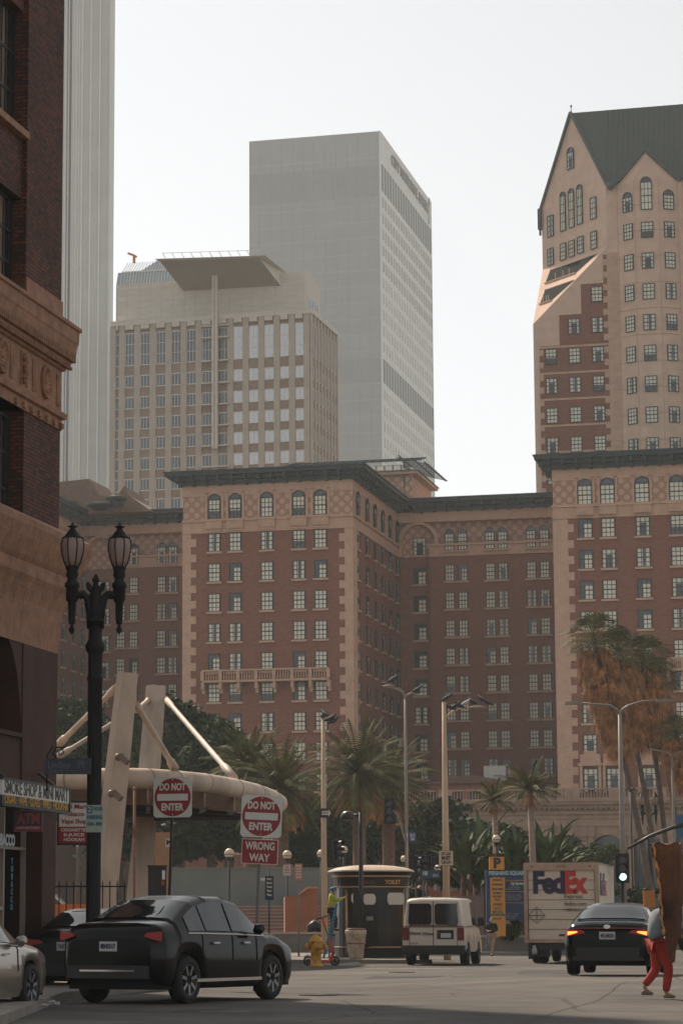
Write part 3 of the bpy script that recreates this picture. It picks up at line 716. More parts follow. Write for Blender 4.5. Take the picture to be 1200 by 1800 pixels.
# glass roofed building further back, tower crane
G = Frame(310, 560, 14)
gr = empty('glass_roofed_building', G.o, -G.a, 'pale glass mansard roof showing between the white tower and the beige block', 'building')
b = MB(); z1 = G.hv(250, 500, 0)[1]; z2 = G.hv(250, 474, 0)[1]; z3 = G.hv(250, 457, 2)[1]; ua = G.hv(212, 500, 0)[0]
b.box(ua-1, 6, 0, 30, 0, z1-.1)
b.poly([(ua-1,0,z1),(6,0,z1),(4,1.5,z2),(ua-1,1.5,z2)]); b.poly([(ua+4,1.5,z2),(2.5,1.5,z2),(-1,4,z3),(ua+7,4,z3)])
for i in range(30): x = ua+(6-ua)*i/29; b.bar((x,-.05,z1),(x,1.45,z2),.12,m=1); b.bar((x*.93-1,1.45,z2),(x*.88-1,3.9,z3),.12,m=1)
b.bar((ua,1.4,z2),(5,1.4,z2),.3,m=1); b.bar((ua+7,4,z3),(-1,4,z3),.3,m=1)
b.build('glass_roof', (mat('pale_glass', (.30,.35,.38), .3, .08), bwf), gr)
b = MB(); p = at(236, 462, 560); q = at(236, 449, 560); b.bar(p, q, .6); b.bar(q, q+Vector((-1.4,0,.5)), .4); b.bar(q, q+Vector((.6,0,-.4)), .4)
tag(b.build('roof_crane', flat('orange_crane', (.6,.17,.05))), 'small orange crane jib on the pale glass roof', 'crane')
# ---------------- grey high-rise with a sign ----------------
C = Frame(680, 1000, 15.2); KC = 2.0
hi = empty('high_rise', C.o, -C.a, 'tall slab high-rise with blank grey front and gridded white side under a roof sign', 'skyscraper')
cz = C.hv(671, 230, 0)[1]; cu = C.hv(438, 245, 0)[0]; cv = C.hu(757, 400, 0)[0]
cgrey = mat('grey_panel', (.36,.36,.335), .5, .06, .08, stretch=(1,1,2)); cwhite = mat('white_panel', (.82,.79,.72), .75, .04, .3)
cdk = mat('grey_panel_dark', (.30,.30,.28), .45, .06, .1); cwin = flat('slot_window', (.07,.07,.065), .4)
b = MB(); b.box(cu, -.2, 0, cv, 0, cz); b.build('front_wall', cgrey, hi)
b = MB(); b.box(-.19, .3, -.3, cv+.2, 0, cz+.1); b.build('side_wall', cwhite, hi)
for py0, py1 in ((291,345),(630,672)):
    z1, z0 = C.hv(660, py0, 0)[1], C.hv(660, py1, 0)[1]; b = MB()
    for i in range(12): w_ = -cu/12; b.box(cu+w_*i+.25, cu+w_*(i+1)-.35, -.06, .01, z0, z1)
    b.build('louvre_panel', cdk, hi)
b = MB()
for i in range(1, 12): x = cu*i/12; b.box(x-.06, x+.06, -.12, -.06, 0, cz-2)
for i in range(34): z = cz-11-6.5*i; b.box(cu, -.2, -.045, .01, z, z+.6)
b.build('mullion_grid', mat('grey_mullion', (.41,.41,.38), .6, .05), hi)
zr1 = [C.hu(673, 352+28.0*i, .3)[1] for i in range(10)]; zr2 = [C.hu(673, 688+27.5*i, .3)[1] for i in range(9)]
# slot windows of the side wall
sw = MB(); sw.T = Matrix.Scale(KC, 4); sw.box(-.5,.5,-.04,.01,0,2.0); sw.box(-.5,-.44,-.14,-.04,0,2.0,1); sw.box(.44,.5,-.14,-.04,0,2.0,1); swm = sw.mesh('window', (cwin, cwhite)); NCW = 20
srest = MB(); cnt = 0
for z in zr1+zr2:
    for i in range(NCW):
        v = .8+(cv-1.6)*(i+.5)/NCW
        if cnt < 100: link('window', swm, hi, (.3, v, z-1.55*KC), math.pi/2); cnt += 1
        else: srest.box(.29, .34, v-.5*KC, v+.5*KC, z-1.55*KC, z+.45*KC); srest.box(.34, .48, v-.5*KC, v-.44*KC, z-1.55*KC, z+.45*KC, 1)
tag(srest.build('window', (cwin, cwhite), hi), kind='stuff')
lvm = flat('louvre_grey', (.10,.098,.09), .6)
for py0, py1 in ((291,338),(630,672)):
    z1, z0 = C.hu(673, py0, .3)[1], C.hu(673, py1, .3)[1]; b = MB()
    for i in range(NCW): v = .8+(cv-1.6)*(i+.5)/NCW; w_ = (cv-1.6)/NCW; b.box(.29, .33, v-w_*.40, v+w_*.40, z0, z1)
    b.build('tall_louvre', lvm, hi)
zsg = C.hu(700, 300, .3)[1]
text('CITY NATIONAL BANK', hi, (.55, cv*.55, C.hu(713, 316, .3)[1]), 6.2, flat('sign_bronze', (.10,.085,.06), .5), width=cv*.72, bold=.02, rz=math.pi/2, depth=.25)
b = MB(); v = cv*.95; z = C.hu(753, 370, .3)[1]; b.slab([(v-2.4,z-6),(v-.4,z-6),(v-.4,z+1),(v+1.9,z+6),(v-.4,z+6),(v-2.4,z+3)], 0, .1)
o = b.build('bank_emblem', MATS['sign_bronze'], hi, rz=math.pi/2); o.location = (.45, 0, 0)
# ---------------- white ribbed tower ----------------
W_ = Frame(133, 600, 13)
wt = empty('ribbed_tower', W_.o, -W_.a, 'very tall white ribbed tower rising out of the picture beside the brick corner building', 'skyscraper')
wm = mat('white_cladding', (.80,.79,.74), .7, .04, .2); wj = flat('grey_joint', (.33,.33,.31), .7); wg = flat('grey_glazing_strip', (.16,.165,.17), .2)
wu = W_.hv(194, 400, 0)[0]; b = MB(); ZT = 250; wl = W_.hv(95, 400, 0)[0]
b.box(0, wu, 0, 3, 0, ZT); b.prism([(wl-6, 4), (0, 0), (0, 2), (wl-6, 18)], 0, ZT); b.build('wall', wm, wt)
b = MB()
nr = 26
for i in range(nr):
    x = wu*(i+.5)/nr; d = .22; b.prism([(x-.12, 0), (x, -d), (x+.12, 0)], 0, ZT)
for x in (0, wu*.30, wu*.62, wu*.985): b.box(x-.2, x+.2, -.5, 0, 0, ZT)
def wl_(t): return (wl*t, -wl*t*4/(-(wl-6))*-1 if False else 4*t*wl/(wl-6))
for t in (.12,.22,.34,.40,.55,.66,.78,.9): x, y = wl_(t); b.box(x-.12, x+.12, y-.35, y+.05, 0, ZT)
b.build('rib', wm, wt)
b = MB()
for i in range(24):
    z = 6+9.5*i; b.box(wu*.3+.2, wu*.62-.2, -.03, .01, z, z+.1); b.box(wu*.62+.2, wu-.3, -.03, .01, z+4, z+4.1); b.box(.2, wu*.3-.2, -.03, .01, z+2, z+2.12)
b.build('panel_joint', wj, wt)
b = MB()
for t0, t1 in ((.44,.62),(.80,.86)):
    (x0,y0),(x1,y1) = wl_(t1), wl_(t0); b.poly([(x0,y0-.06,0),(x1,y1-.06,0),(x1,y1-.06,ZT),(x0,y0-.06,ZT)])
b.build('glazing_strip', wg, wt)
# ---------------- haze ----------------
hz_ = MB(); hz_.box(-480, 480, -30, 1100, -1, 330)
hm = bpy.data.materials.new('haze_air'); hm.use_nodes = True; n = hm.node_tree.nodes; n.remove(n['Principled BSDF'])
pvn = n.new('ShaderNodeVolumePrincipled'); pvn.inputs['Color'].default_value = (.90,.975,1,1); pvn.inputs['Density'].default_value = .0002; pvn.inputs['Anisotropy'].default_value = .15
hm.node_tree.links.new(pvn.outputs[0], n['Material Output'].inputs['Volume'])
tag(hz_.build('haze', hm), kind='stuff')
# ---------------- brick corner building on the left ----------------
BB = Frame(97, 52, 15.2)
cb = empty('brick_corner_building', BB.o, -BB.a, 'dark brick corner building with carved stone bands above a smoke shop', 'building')
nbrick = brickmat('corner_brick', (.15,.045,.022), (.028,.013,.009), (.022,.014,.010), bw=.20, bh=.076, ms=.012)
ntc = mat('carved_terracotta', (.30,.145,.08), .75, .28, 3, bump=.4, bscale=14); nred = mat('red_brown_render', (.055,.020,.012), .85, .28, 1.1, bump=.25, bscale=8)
bronze = flat('dark_steel_frame', (.02,.016,.013), .5); blind = mat('tan_blind', (.20,.13,.085), .8, .3, 2, stretch=(1,1,.4)); ngl = flat('near_window_glass', (.018,.02,.022), .06, spec=.9)
def bv(px, py): return BB.hu(px, py, 0)
vj = bv(47, 400)[0]; VN = -7.5; zz = lambda y, px=104: BB.hu(px, y, 0)[1]
Zc0 = zz(755); Zc1 = zz(580); Zl = zz(935); ZTOP = zz(0, 40)+1.5
w1b, w1t = bv(44,230)[1], bv(44,14)[1]; w2b, w2t = zz(560), bv(44,347)[1]; w3b, w3t = bv(40,926)[1], bv(40,730)[1]
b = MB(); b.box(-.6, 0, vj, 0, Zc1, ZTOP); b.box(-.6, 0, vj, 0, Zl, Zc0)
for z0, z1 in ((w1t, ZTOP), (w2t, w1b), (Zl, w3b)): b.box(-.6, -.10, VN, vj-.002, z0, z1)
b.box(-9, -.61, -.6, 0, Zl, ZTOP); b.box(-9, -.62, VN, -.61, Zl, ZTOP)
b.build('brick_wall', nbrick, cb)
def loft(b, prof, m=None):
    rings = [[b.pt(p) for p in ((-3,o,z),(o,o,z),(o,VN,z))] for o, z in prof]
    for i in range(len(rings)-1):
        for k in range(2): b.face((rings[i][k+1], rings[i][k], rings[i+1][k], rings[i+1][k+1]), m)
b = MB()
y = lambda v: zz(v)
loft(b, [(0,y(756)),(.03,y(756)),(.03,y(738)),(.10,y(736)),(.12,y(727)),(.02,y(724)),(.02,y(652)),(.08,y(650)),(.10,y(643)),(.16,y(640)),(.18,y(632)),(.24,y(624)),(.27,y(604)),(.29,y(600)),(.30,y(580)),(.34,y(578)),(.34,y(572)),(.0,y(566)),(-.3,y(566))])
b.box(-.35, .03, vj+.0, .03, y(566), y(528))
loft(b, [(0,y(1150)),(.02,y(1120)),(.08,y(1080)),(.20,y(1050)),(.26,y(1040)),(.27,y(1020)),(.33,y(1012)),(.47,y(985)),(.53,y(966)),(.53,y(955)),(.20,y(938)),(0,y(934)),(-.3,y(934))])
for z, v0, v1 in ((w1b, VN, vj+.0), ):
    b.box(-.3, .05, v0, v1, z-.14, z)
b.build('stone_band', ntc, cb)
b = MB()   # acanthus row under cornice + dentils
n = 46
for i in range(n):
    v = .2-i*.115
    b.box(.12, .25, v-.045, v+.03, y(634)-.0, y(612)); b.box(.1, .17, v-.04, v+.04, y(646), y(641))
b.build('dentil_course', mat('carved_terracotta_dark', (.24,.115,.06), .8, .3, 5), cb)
# frieze panels: rosettes, triglyph grooves
b = MB(); zmid = (y(652)+y(724))/2; hp = (y(652)-y(724))/2
def flush(nm): b.T = None; b.build(nm, MATS['carved_terracotta'], cb); b.v.clear(); b.f.clear(); b.m.clear(); b.sm.clear()
def rosette(v):
    b.T = Matrix.Translation((.0, v, zmid)) @ Matrix.Diagonal((1, .85, 1.1, 1)) @ Matrix.Rotation(math.pi/2, 4, 'Y')
    b.lathe([(.31,0),(.31,.09),(.27,.10),(.25,.06),(.22,.03),(.20,.035),(.19,.02)], (0,0,0), 24)
    for i in range(12):
        a0 = 2*math.pi*i/12; b.bar((.05*math.cos(a0),.05*math.sin(a0),.03), (.19*math.cos(a0),.19*math.sin(a0),.06), .05, .05)
    b.ball((0,0,.03), .06, 8); flush('carved_rosette')
def tri(v):
    for d_ in (-.07,0,.07): b.box(.02, .04, v+d_-.022, v+d_+.022, zmid-hp*.75, zmid+hp*.75)
    flush('carved_triglyph')
def shield(v):
    b.slab([(v-.14,zmid+.25),(v-.1,zmid-.1),(v,zmid-.32),(v+.1,zmid-.1),(v+.14,zmid+.25),(v+.08,zmid+.3),(v,zmid+.22),(v-.08,zmid+.3)], 0, .07) if False else None
    for i in range(7): b.ball((.05, v+.06*math.sin(i*2.1), zmid+.24-.08*i), .075-.004*i, 8)
    b.box(.02,.05, v-.17, v-.14, zmid-hp*.8, zmid+hp*.8); b.box(.02,.05, v+.14, v+.17, zmid-hp*.8, zmid+hp*.8)
    flush('carved_shield')
v = bv(78,672)[0]; rosette(v); tri(bv(58,670)[0]); tri(bv(100,700)[0]); shield(bv(40,650)[0]); tri(bv(19,640)[0]); rosette(bv(1,630)[0])
for q in (-.02, -.45, -.9, -1.35, -1.8, -2.25, -2.7): b.box(.0, .09, q-.12, q, y(756)+.02+0*q, y(745))
b.build('bracket_course', MATS['carved_terracotta'], cb)
# windows (recessed, steel framed, blinds behind)
for zb_, zt_ in ((w1b,w1t),(w2b,w2t),(w3b,w3t),(w1t+.9,w1t+1.3)):
    f = MB(); X = -.32; v1_ = vj-.03
    f.box(X-.03, X+.05, VN, v1_, zb_, zb_+.06); f.box(X-.03, X+.05, VN, v1_, zt_-.06, zt_)
    h_ = zt_-zb_
    for t in (.33,.66): f.box(X-.01, X+.03, VN, v1_, zb_+h_*t-.03, zb_+h_*t+.03)
    v = v1_
    for i in range(16):
        f.box(X-.01, X+.035, v-.02, v+.02, zb_, zt_); v -= (.12 if i == 0 else .34 if i % 3 else .5)
        if v < VN: break
    wf = f.build('window', bronze, cb)
    p = MB(); p.box(X-.012, X, VN, v1_, zb_, zt_); p.build('pane', ngl, wf)
    p = MB()
    for a0, a1 in ((.35,.62),(.72,1.25),(1.5,1.9),(2.2,3.0)): p.box(X+.001, X+.004, v1_-a1, v1_-a0, zb_+h_*.1, zt_)
    p.build('blind', blind, wf)
# base: rendered piers, big arch
vA = bv(40,1285)[0]; zs0 = zz(1290, 40); b = MB()
v75 = bv(75,1500)[0]; zsf = zs0-.9
b.box(-.6, -.0, vA, 0, zsf, Zl-.0); b.box(-.6, -.0, v75, 0, 0, zsf); b.box(-9, -.61, -.6, 0, 0, Zl); 
ap = [bv(px, py) for px, py in ((40,1285),(37,1230),(32,1180),(24,1140),(12,1110),(0,1092),(-20,1075),(-60,1062))]
ztop_ = Zl-.001
for i in range(len(ap)-1):
    (v0,z0),(v1,z1) = ap[i], ap[i+1]
    b.poly([(-.02,v0,z0),(-.02,v1,z1),(-.02,v1,ztop_),(-.02,v0,ztop_)]); b.poly([(-.02,v0,z0),(-.6,v0,z0),(-.6,v1,z1),(-.02,v1,z1)])
b.box(-.5, -.03, VN, vA, zs0-.9, zs0)
b.box(-.04, .04, VN, vA, zs0-.08, zs0)
b.build('base_wall', nred, cb)
b = MB(); b.box(-.75, -.65, VN, -.6, zs0, Zl); b.build('arch_glazing', flat('arch_dark', (.006,.007,.009), .3), cb)
# shop front
b = MB(); b.box(-1.4, -1.2, VN, v75, 0, zsf); b.box(-1.2,-.6, v75-.02, v75, 0, zsf); b.build('shop_interior', flat('shop_dark', (.012,.010,.009), .6), cb)
f = MB(); vd = [bv(px,1500)[0] for px in (2, 36, 73)]
for v, w_ in ((vd[0],.05),(vd[1],.07),(vd[2],.05)): f.box(-.42,-.32, v-w_/2, v+w_/2, 0, zsf)
f.box(-.42,-.32, VN, vd[2], zz(1492,40), zz(1487,40)); f.box(-.42,-.32, VN, vd[1], zz(1600,40), zz(1594,40)); 
f.build('shop_door_frame', mat('aluminium_frame', (.30,.25,.2), .5, .1), cb)
b = MB(); rnd = random.Random(5)
cols_ = [mat('shop_paper', (.85,.62,.40), .8, .2), flat('shop_orange', (.75,.20,.04), .7), flat('shop_dark_stock', (.05,.04,.035), .6), flat('shop_blue', (.05,.14,.22), .6)]  # bright stock colours stand in for the light inside the shop
for i in range(60):
    v = vd[1]-rnd.random()*1.1-.08; z = .35+rnd.random()*(zsf-1.3); s_ = .06+rnd.random()*.13
    b.box(-.60-rnd.random()*.3, -.50, v-s_, v, z, z+s_*1.4, rnd.choice((0,0,1,2,2,3)))
b.box(-.5,-.49, bv(5,1560)[0], bv(20,1560)[0], zz(1590,12), zz(1556,12), 1); b.box(-.5,-.49, bv(4,1515)[0], bv(14,1515)[0], zz(1533,9), zz(1507,9), 0)
for i in range(22): z = .3+i*.14; b.box(-.56,-.46, vd[1]+.04, vd[1]+.13, z, z+.09, rnd.choice((0,0,2,3,1)))
b.build('window_stock', cols_, cb)
neon = flat('pale_lettering', (.55,.6,.6), .6)
text('TOBACCO', cb, (-.3, (vd[0]+vd[2])/2-.12, zz(1476,25)), .30, neon, width=1.15, bold=.012, rz=math.pi/2)
bl = flat('blue_lettering', (.05,.22,.36), .6)
for i, c in enumerate('TOBACCO'): text(c, cb, (-.3, bv(48,1500)[0], zz(1514+13.5*i,48)), .15, bl, bold=.006, rz=math.pi/2)
# signs hung on the building
wh = mat('white_sign_face', (.62,.60,.54), .6, .06); blk = flat('sign_black', (.008,.008,.009), .5); yel = flat('sign_yellow', (.62,.33,.04), .6); red = mat('sign_red', (.27,.018,.022), .5, .08)
va, vb_ = bv(-60,1400)[0], bv(122,1400)[0]
v122 = BB.hu(122, 1400, .55)[0]; v0_ = -4.6; zt1 = BB.hu(122,1388,.55)[1]; zb1 = BB.hu(122,1428,.55)[1]
sg = empty('shop_sign', BB.loc(.55, (v122+v0_)/2), -BB.a+math.pi/2, 'long white and black smoke shop and mini mart sign over the shop door', 'sign')
L = v122-v0_; hz1 = (zt1-zb1); zsplit = zb1+hz1*.38
b = MB(); b.box(-L/2, L/2, 0, .16, zb1, zsplit-.003, 1); b.box(-L/2, L/2, 0, .16, zsplit, zt1, 0); b.box(-L/2-.03, L/2+.03, -.02, .18, zt1, zt1+.035, 1); b.box(-L/2-.03, L/2+.03, -.02, .18, zb1-.035, zb1, 1); b.box(L/2, L/2+.04, -.02, .18, zb1, zt1, 1)
b.build('sign_box', (wh, blk), sg)
z_ = zsplit+(zt1-zsplit)/2
text('SMOKE SHOP & MINI MART', sg, (.02, -.005, z_), .34, blk, width=L*.95, bold=.002)
text('CIGAR · VAPE · GLASS · PIPES · HOOKHA', sg, (.02, -.005, zb1+(zsplit-zb1)/2), .2, yel, width=L*.95, bold=.002)
b = MB(); b.bar((-L/2+.6,.1,zt1),(-L/2+.6,.5,zt1+.3),.05); b.bar((L/2-.4,.1,zt1),(L/2-.4,.5,zt1+.3),.05); b.build('bracket', bronze, sg)
# ATM sign
p = at(50, 1443, 48.9); sg = empty('cash_machine_sign', (p.x, p.y, 0), -.05, 'dark red ATM sign hanging under the long shop sign', 'sign')
h_ = gz(1425,48.9)-gz(1462,48.9); zc_ = gz(1443,48.9); b = MB(); b.box(-.27,.27,0,.08,zc_-h_/2,zc_+h_/2); b.build('sign_box', blk, sg)
b = MB(); 
for q in ((-.27,.27,zc_+h_/2-.02,zc_+h_/2),(-.27,.27,zc_-h_/2,zc_-h_/2+.02),(.25,.27,zc_-h_/2,zc_+h_/2)): b.box(q[0],q[1],-.01,0,q[2],q[3])
b.box(-.25,.25,-.006,0,zc_-h_/2+.03,zc_-h_/2+.10); b.build('border', mat('dull_red', (.26,.03,.035), .6, .1), sg); text('ATM', sg, (.0,-.005,zc_+.03), .26, MATS['dull_red'], width=.42, bold=.012)
text('AVAILABLE INSIDE', sg, (.0,-.010,zc_-h_/2+.065), .05, flat('grey_letters', (.3,.28,.25)), width=.42, bold=.002)
# blade sign
p = at(128, 1446, 53.5); sg = empty('blade_sign', (p.x, p.y, 0), 0, 'white and dark red tobacco and vape blade sign half hidden by the lamp post', 'sign')
k = ppm(53.5); W2 = 50/k; z1 = gz(1411,53.5); z0 = gz(1482,53.5); zm_ = gz(1453,53.5); x0 = -24/k
b = MB(); b.box(x0, x0+W2, 0, .12, zm_, z1, 0); b.box(x0, x0+W2, 0, .12, z0, zm_-.002, 1); b.box(x0-.03,x0+W2+.03,-.01,.13,z1,z1+.04,2); b.box(x0-.03,x0+W2+.03,-.01,.13,z0-.04,z0,2); b.box(x0-.035,x0,-.01,.13,z0-.04,z1+.04,2)
b.build('sign_box', (wh, red, blk), sg)
for t, yy, s_, m_ in (('Mini Mart',1418,.13,red),('Tobacco',1431,.13,red),('Vape Shop',1444,.13,red),('CIGGARETTES',1459,.085,wh),('E-JUICE',1467.5,.085,wh),('HOOKAH',1476,.085,wh)):
    text(t, sg, (x0+W2/2+.02,-.004,gz(yy,53.5)), s_, m_, width=W2*(.92 if len(t) > 7 else .72), bold=.003)
b = MB(); b.bar((x0+.1,.06,z1-.1),(x0+.1,1.0,z1-.1),.05); b.build('bracket', bronze, sg)
# ---------------- twin lantern lamp post ----------------
iron = mat('black_cast_iron', (.007,.006,.007), .55, .3, 6, spec=.25); frost = flat('frosted_glass', (.28,.20,.165), .5)
DL = 48.0; LX = 164
def Z(yy): return gz(yy, DL)
def twin(loc, label):
    r = empty('street_lamp', loc, .05, label, 'lamp post', 'twin lantern street lamps')
    b = MB(); zf_ = lambda t: t
    b.lathe([(.34,0),(.34,.25),(.28,.32),(.26,.9),(.20,1.0),(.17,1.2),(.13,1.3),(.122,Z(1300)),(.120,Z(1200)),(.15,Z(1196)),(.15,Z(1190)),(.125,Z(1186)),(.125,Z(1150)),(.17,Z(1144)),(.19,Z(1135)),(.17,Z(1131)),(.13,Z(1125)),(.12,Z(1095)),(.17,Z(1093)),(.17,Z(1089)),(.13,Z(1087)),(.13,Z(1060)),(.10,Z(1040)),(.06,Z(1030)),(.05,Z(1025)),(.07,Z(1020)),(.075,Z(1018.4)),(.04,Z(1015.4)),(.045,Z(1013.6)),(.01,Z(1008.8))], (0,0,0), 20)
    for i in range(12): a_ = 2*math.pi*i/12; b.box(.12*math.cos(a_)-.012, .12*math.cos(a_)+.012, .12*math.sin(a_)-.012, .12*math.sin(a_)+.012, 1.3, Z(1130))
    for s_ in (-1,1):
        for q in range(3): b.tube([(s_*.02,0,Z(1045)),(s_*(.07+.03*q),.0,Z(1035)),(s_*(.10+.03*q),0,Z(1030-2*q)),(s_*(.09+.03*q),0,Z(1026-2*q))], [.04,.035,.025,.01], 6)
    b.build('post', iron, r)
    for s_ in (-1,1):
        a = MB(); X = s_*.435
        a.tube([(s_*.06,0,Z(1105)),(s_*.09,0,Z(1075)),(s_*.15,0,Z(1052)),(s_*.24,0,Z(1043)),(s_*.32,0,Z(1046)),(X,0,Z(1050))], [.10,.09,.075,.065,.07,.09], 10)
        a.tube([(s_*.1,-.0,Z(1062)),(s_*.2,0,Z(1048)),(s_*.3,0,Z(1050))], .05, 8)
        a.lathe([(.005,Z(1116)),(.06,Z(1108)),(.02,Z(1099)),(.06,Z(1096)),(.065,Z(1090)),(.075,Z(1060)),(.105,Z(1056)),(.115,Z(1054)),(.115,Z(1034)),(.14,Z(1032)),(.14,Z(1026)),(.10,Z(1022)),(.085,Z(1018)),(.12,Z(1012)),(.105,Z(1004)),(.13,Z(999)),(.13,Z(996))], (X,0,0), 14)
        a.build('arm', iron, r)
        g = MB(); gp = [(.12,Z(996)),(.165,Z(987)),(.20,Z(976)),(.222,Z(965)),(.225,Z(958)),(.205,Z(950)),(.17,Z(945))]
        g.lathe(gp, (X,0,0), 24); lamp = g.build('lantern_glass', frost, r)
        c = MB()
        for i in range(8):
            a_ = 2*math.pi*(i+.5)/8; c.tube([(X+(q+.006)*math.cos(a_),(q+.006)*math.sin(a_),z) for q, z in gp], .011, 5)
        c.lathe([(.12,Z(949)),(.19,Z(948)),(.20,Z(945.3)),(.15,Z(943.4)),(.13,Z(939.7)),(.09,Z(934.7)),(.06,Z(931.6)),(.05,Z(928.5)),(.09,Z(926.7)),(.10,Z(925.4)),(.05,Z(924.2)),(.02,Z(921.7)),(.025,Z(919.9)),(.005,Z(918.0))] if s_ > 0 else
                [(.12,Z(949)),(.19,Z(948)),(.20,Z(945.3)),(.15,Z(943.4)),(.13,Z(939.7)),(.09,Z(934.7)),(.06,Z(931.6)),(.05,Z(928.5)),(.09,Z(926.7)),(.10,Z(925.4)),(.05,Z(924.2)),(.02,Z(921.7)),(.025,Z(919.9)),(.005,Z(918.0))], (X,0,0), 14)
        c.build('cage', iron, lamp)
    return r
tl = twin((gx(LX, DL), DL, 0), 'tall black twin lantern lamp post in front of the smoke shop signs')
for px, dd, lab in ((1145, 168, 'small distant black twin lantern lamp post beside the leaning palm trunks'),):
    c = copy_tree(tl); c.location = (gx(px, dd), dd, 1.1); c['label'] = lab; c.rotation_euler.z = .1
# street name plate, parking plate on the post
sp_ = empty('street_name_sign', (gx(119, 47.6), 47.6, 0), -.03, 'dark blue Lindley Pl street name sign with a curled bracket beside the lamp post', 'sign')
b = MB(); z0, z1 = gz(1361,47.6), gz(1333,47.6); b.box(-.43,.40,0,.03,z0,z1); b.build('plate', flat('navy_plate', (.012,.018,.032), .5), sp_)
gl_ = flat('dim_letters', (.10,.11,.13), .6)
text('Lindley', sp_, (-.18,-.004,(z0+z1)/2+.02), .19, gl_, width=.40); text('Pl', sp_, (.22,-.004,(z0+z1)/2+.03), .19, gl_, width=.10); text('500 S', sp_, (-.24,-.004,z0+.05), .09, gl_, width=.24)
b = MB(); b.tube([(-.22+.0,0.015,z1),(-.30,.015,z1+.08),(-.24,.015,z1+.20),(-.13,.015,z1+.20),(-.10,.015,z1+.10),(-.17,.015,z1+.06),(-.2,.015,z1+.12)], .014, 6); b.tube([(-.40,.015,z0-.3),(-.40,.015,z1+.05),(-.30,.015,z1+.22)], .014, 6); b.build('scroll_bracket', iron, sp_)
pk = empty('parking_sign', (gx(165, 47.5), 47.5, 0), 0.02, 'pale green two hour parking sign strapped to the black lamp post', 'sign')
z0, z1 = gz(1463,47.5), gz(1415,47.5); b = MB(); b.box(-.15,.15,0,.02,z0,z1); b.build('plate', mat('sage_sign', (.25,.29,.25), .6, .1), pk)
tg = flat('teal_letters', (.02,.10,.13), .6)
b = MB(); b.box(-.14,-.04,-.006,0,z1-.15,z1-.02); b.build('numeral_block', tg, pk); text('2', pk, (-.09,-.009,z1-.085), .13, MATS['sage_sign'], bold=.004); text('HOUR', pk, (.06,-.004,z1-.07), .09, tg, width=.16, bold=.004)
text('PARKING', pk, (0,-.004,z1-.22), .1, tg, width=.27, bold=.004); text('8AM - 8PM', pk, (0,-.004,z1-.34), .085, tg, width=.26, bold=.004)
# ---------------- do not enter signs ----------------
galv = mat('galvanised_post', (.14,.125,.11), .6, .2, 4)
def dne(px, py0, py1, d, lab, tilt, rzv, wrong, postpx, postcol):
    s_ = empty('traffic_sign', (gx(px, d), d, 0), rzv, lab, 'sign', 'do not enter signs'); s_.rotation_euler.y = 0
    z1, z0 = gz(py0, d), gz(py1, d); sz = z1-z0; zc_ = (z0+z1)/2
    T_ = Matrix.Translation((0,0,zc_)) @ Matrix.Rotation(tilt, 4, 'Y') @ Matrix.Translation((0,0,-zc_))
    b = MB(); b.T = T_; h = sz/2; c_ = .05
    b.slab([(-h+c_,zc_-h),(h-c_,zc_-h),(h,zc_-h+c_),(h,zc_+h-c_),(h-c_,zc_+h),(-h+c_,zc_+h),(-h,zc_+h-c_),(-h,zc_-h+c_)], -.004, 0)
    b.build('plate', wh, s_)
    b = MB(); b.T = T_; r_ = h*.94; b.slab([(r_*math.cos(2*math.pi*i/40), zc_+r_*math.sin(2*math.pi*i/40)) for i in range(40)], -.008, -.0045); b.build('red_disc', red, s_)
    b = MB(); b.T = T_; b.box(-h*.8,h*.8,-.012,-.0085,zc_-h*.17,zc_+h*.17); 
    for q in (h*.86,-h*.86): b.ball((0,-.008,zc_+q), .012, 6)
    b.build('white_bar', wh, s_)
    for t, dz in (('DO NOT',.50),('ENTER',-.50)):
        me = text_mesh(t, sz*.24, .008, .002, width=sz*(.68 if dz > 0 else .58)); me.materials.append(wh); me.transform(T_ @ Matrix.Translation((0,-.0105,zc_+h*dz))); link('lettering', me, s_)
    if wrong:
        w1, w0 = gz(1475,d), gz(1519,d); hw_ = sz*.445; wc = (w0+w1)/2; xo = -.035
        b = MB(); b.T = Matrix.Translation((xo,0,wc)) @ Matrix.Rotation(tilt,4,'Y') @ Matrix.Translation((0,0,-wc)); b.box(-hw_,hw_,-.004,0,w0,w1); b.build('wrong_way_plate', wh, s_)
        b2 = MB(); b2.T = b.T; b2.box(-hw_+.012,hw_-.012,-.007,-.0045,w0+.012,w1-.012); b2.build('wrong_way_face', red, s_)
        for t, q, ww in (('WRONG',.10,.62),('WAY',-.12,.44)):
            me = text_mesh(t, .2, .006, .002, width=ww*sz*1.15); me.materials.append(wh); me.transform(b.T @ Matrix.Translation((0,-.0095,wc+q))); link('lettering', me, s_)
    b = MB(); xp = (postpx-px)/ppm(d); b.bar((xp,.03,0),(tilt*-.2,.03,z1-.1),.05,.04); b.build('post', postcol, s_)
    return s_
dne(303, 1366, 1437, 52, 'do not enter sign on a thin dark post under the canopy pylon', -.0, -.28, False, 292, bronze)
dne(460, 1398, 1472, 50, 'do not enter sign with a wrong way plate below, nearest the palms', .05, -.22, True, 446, galv)
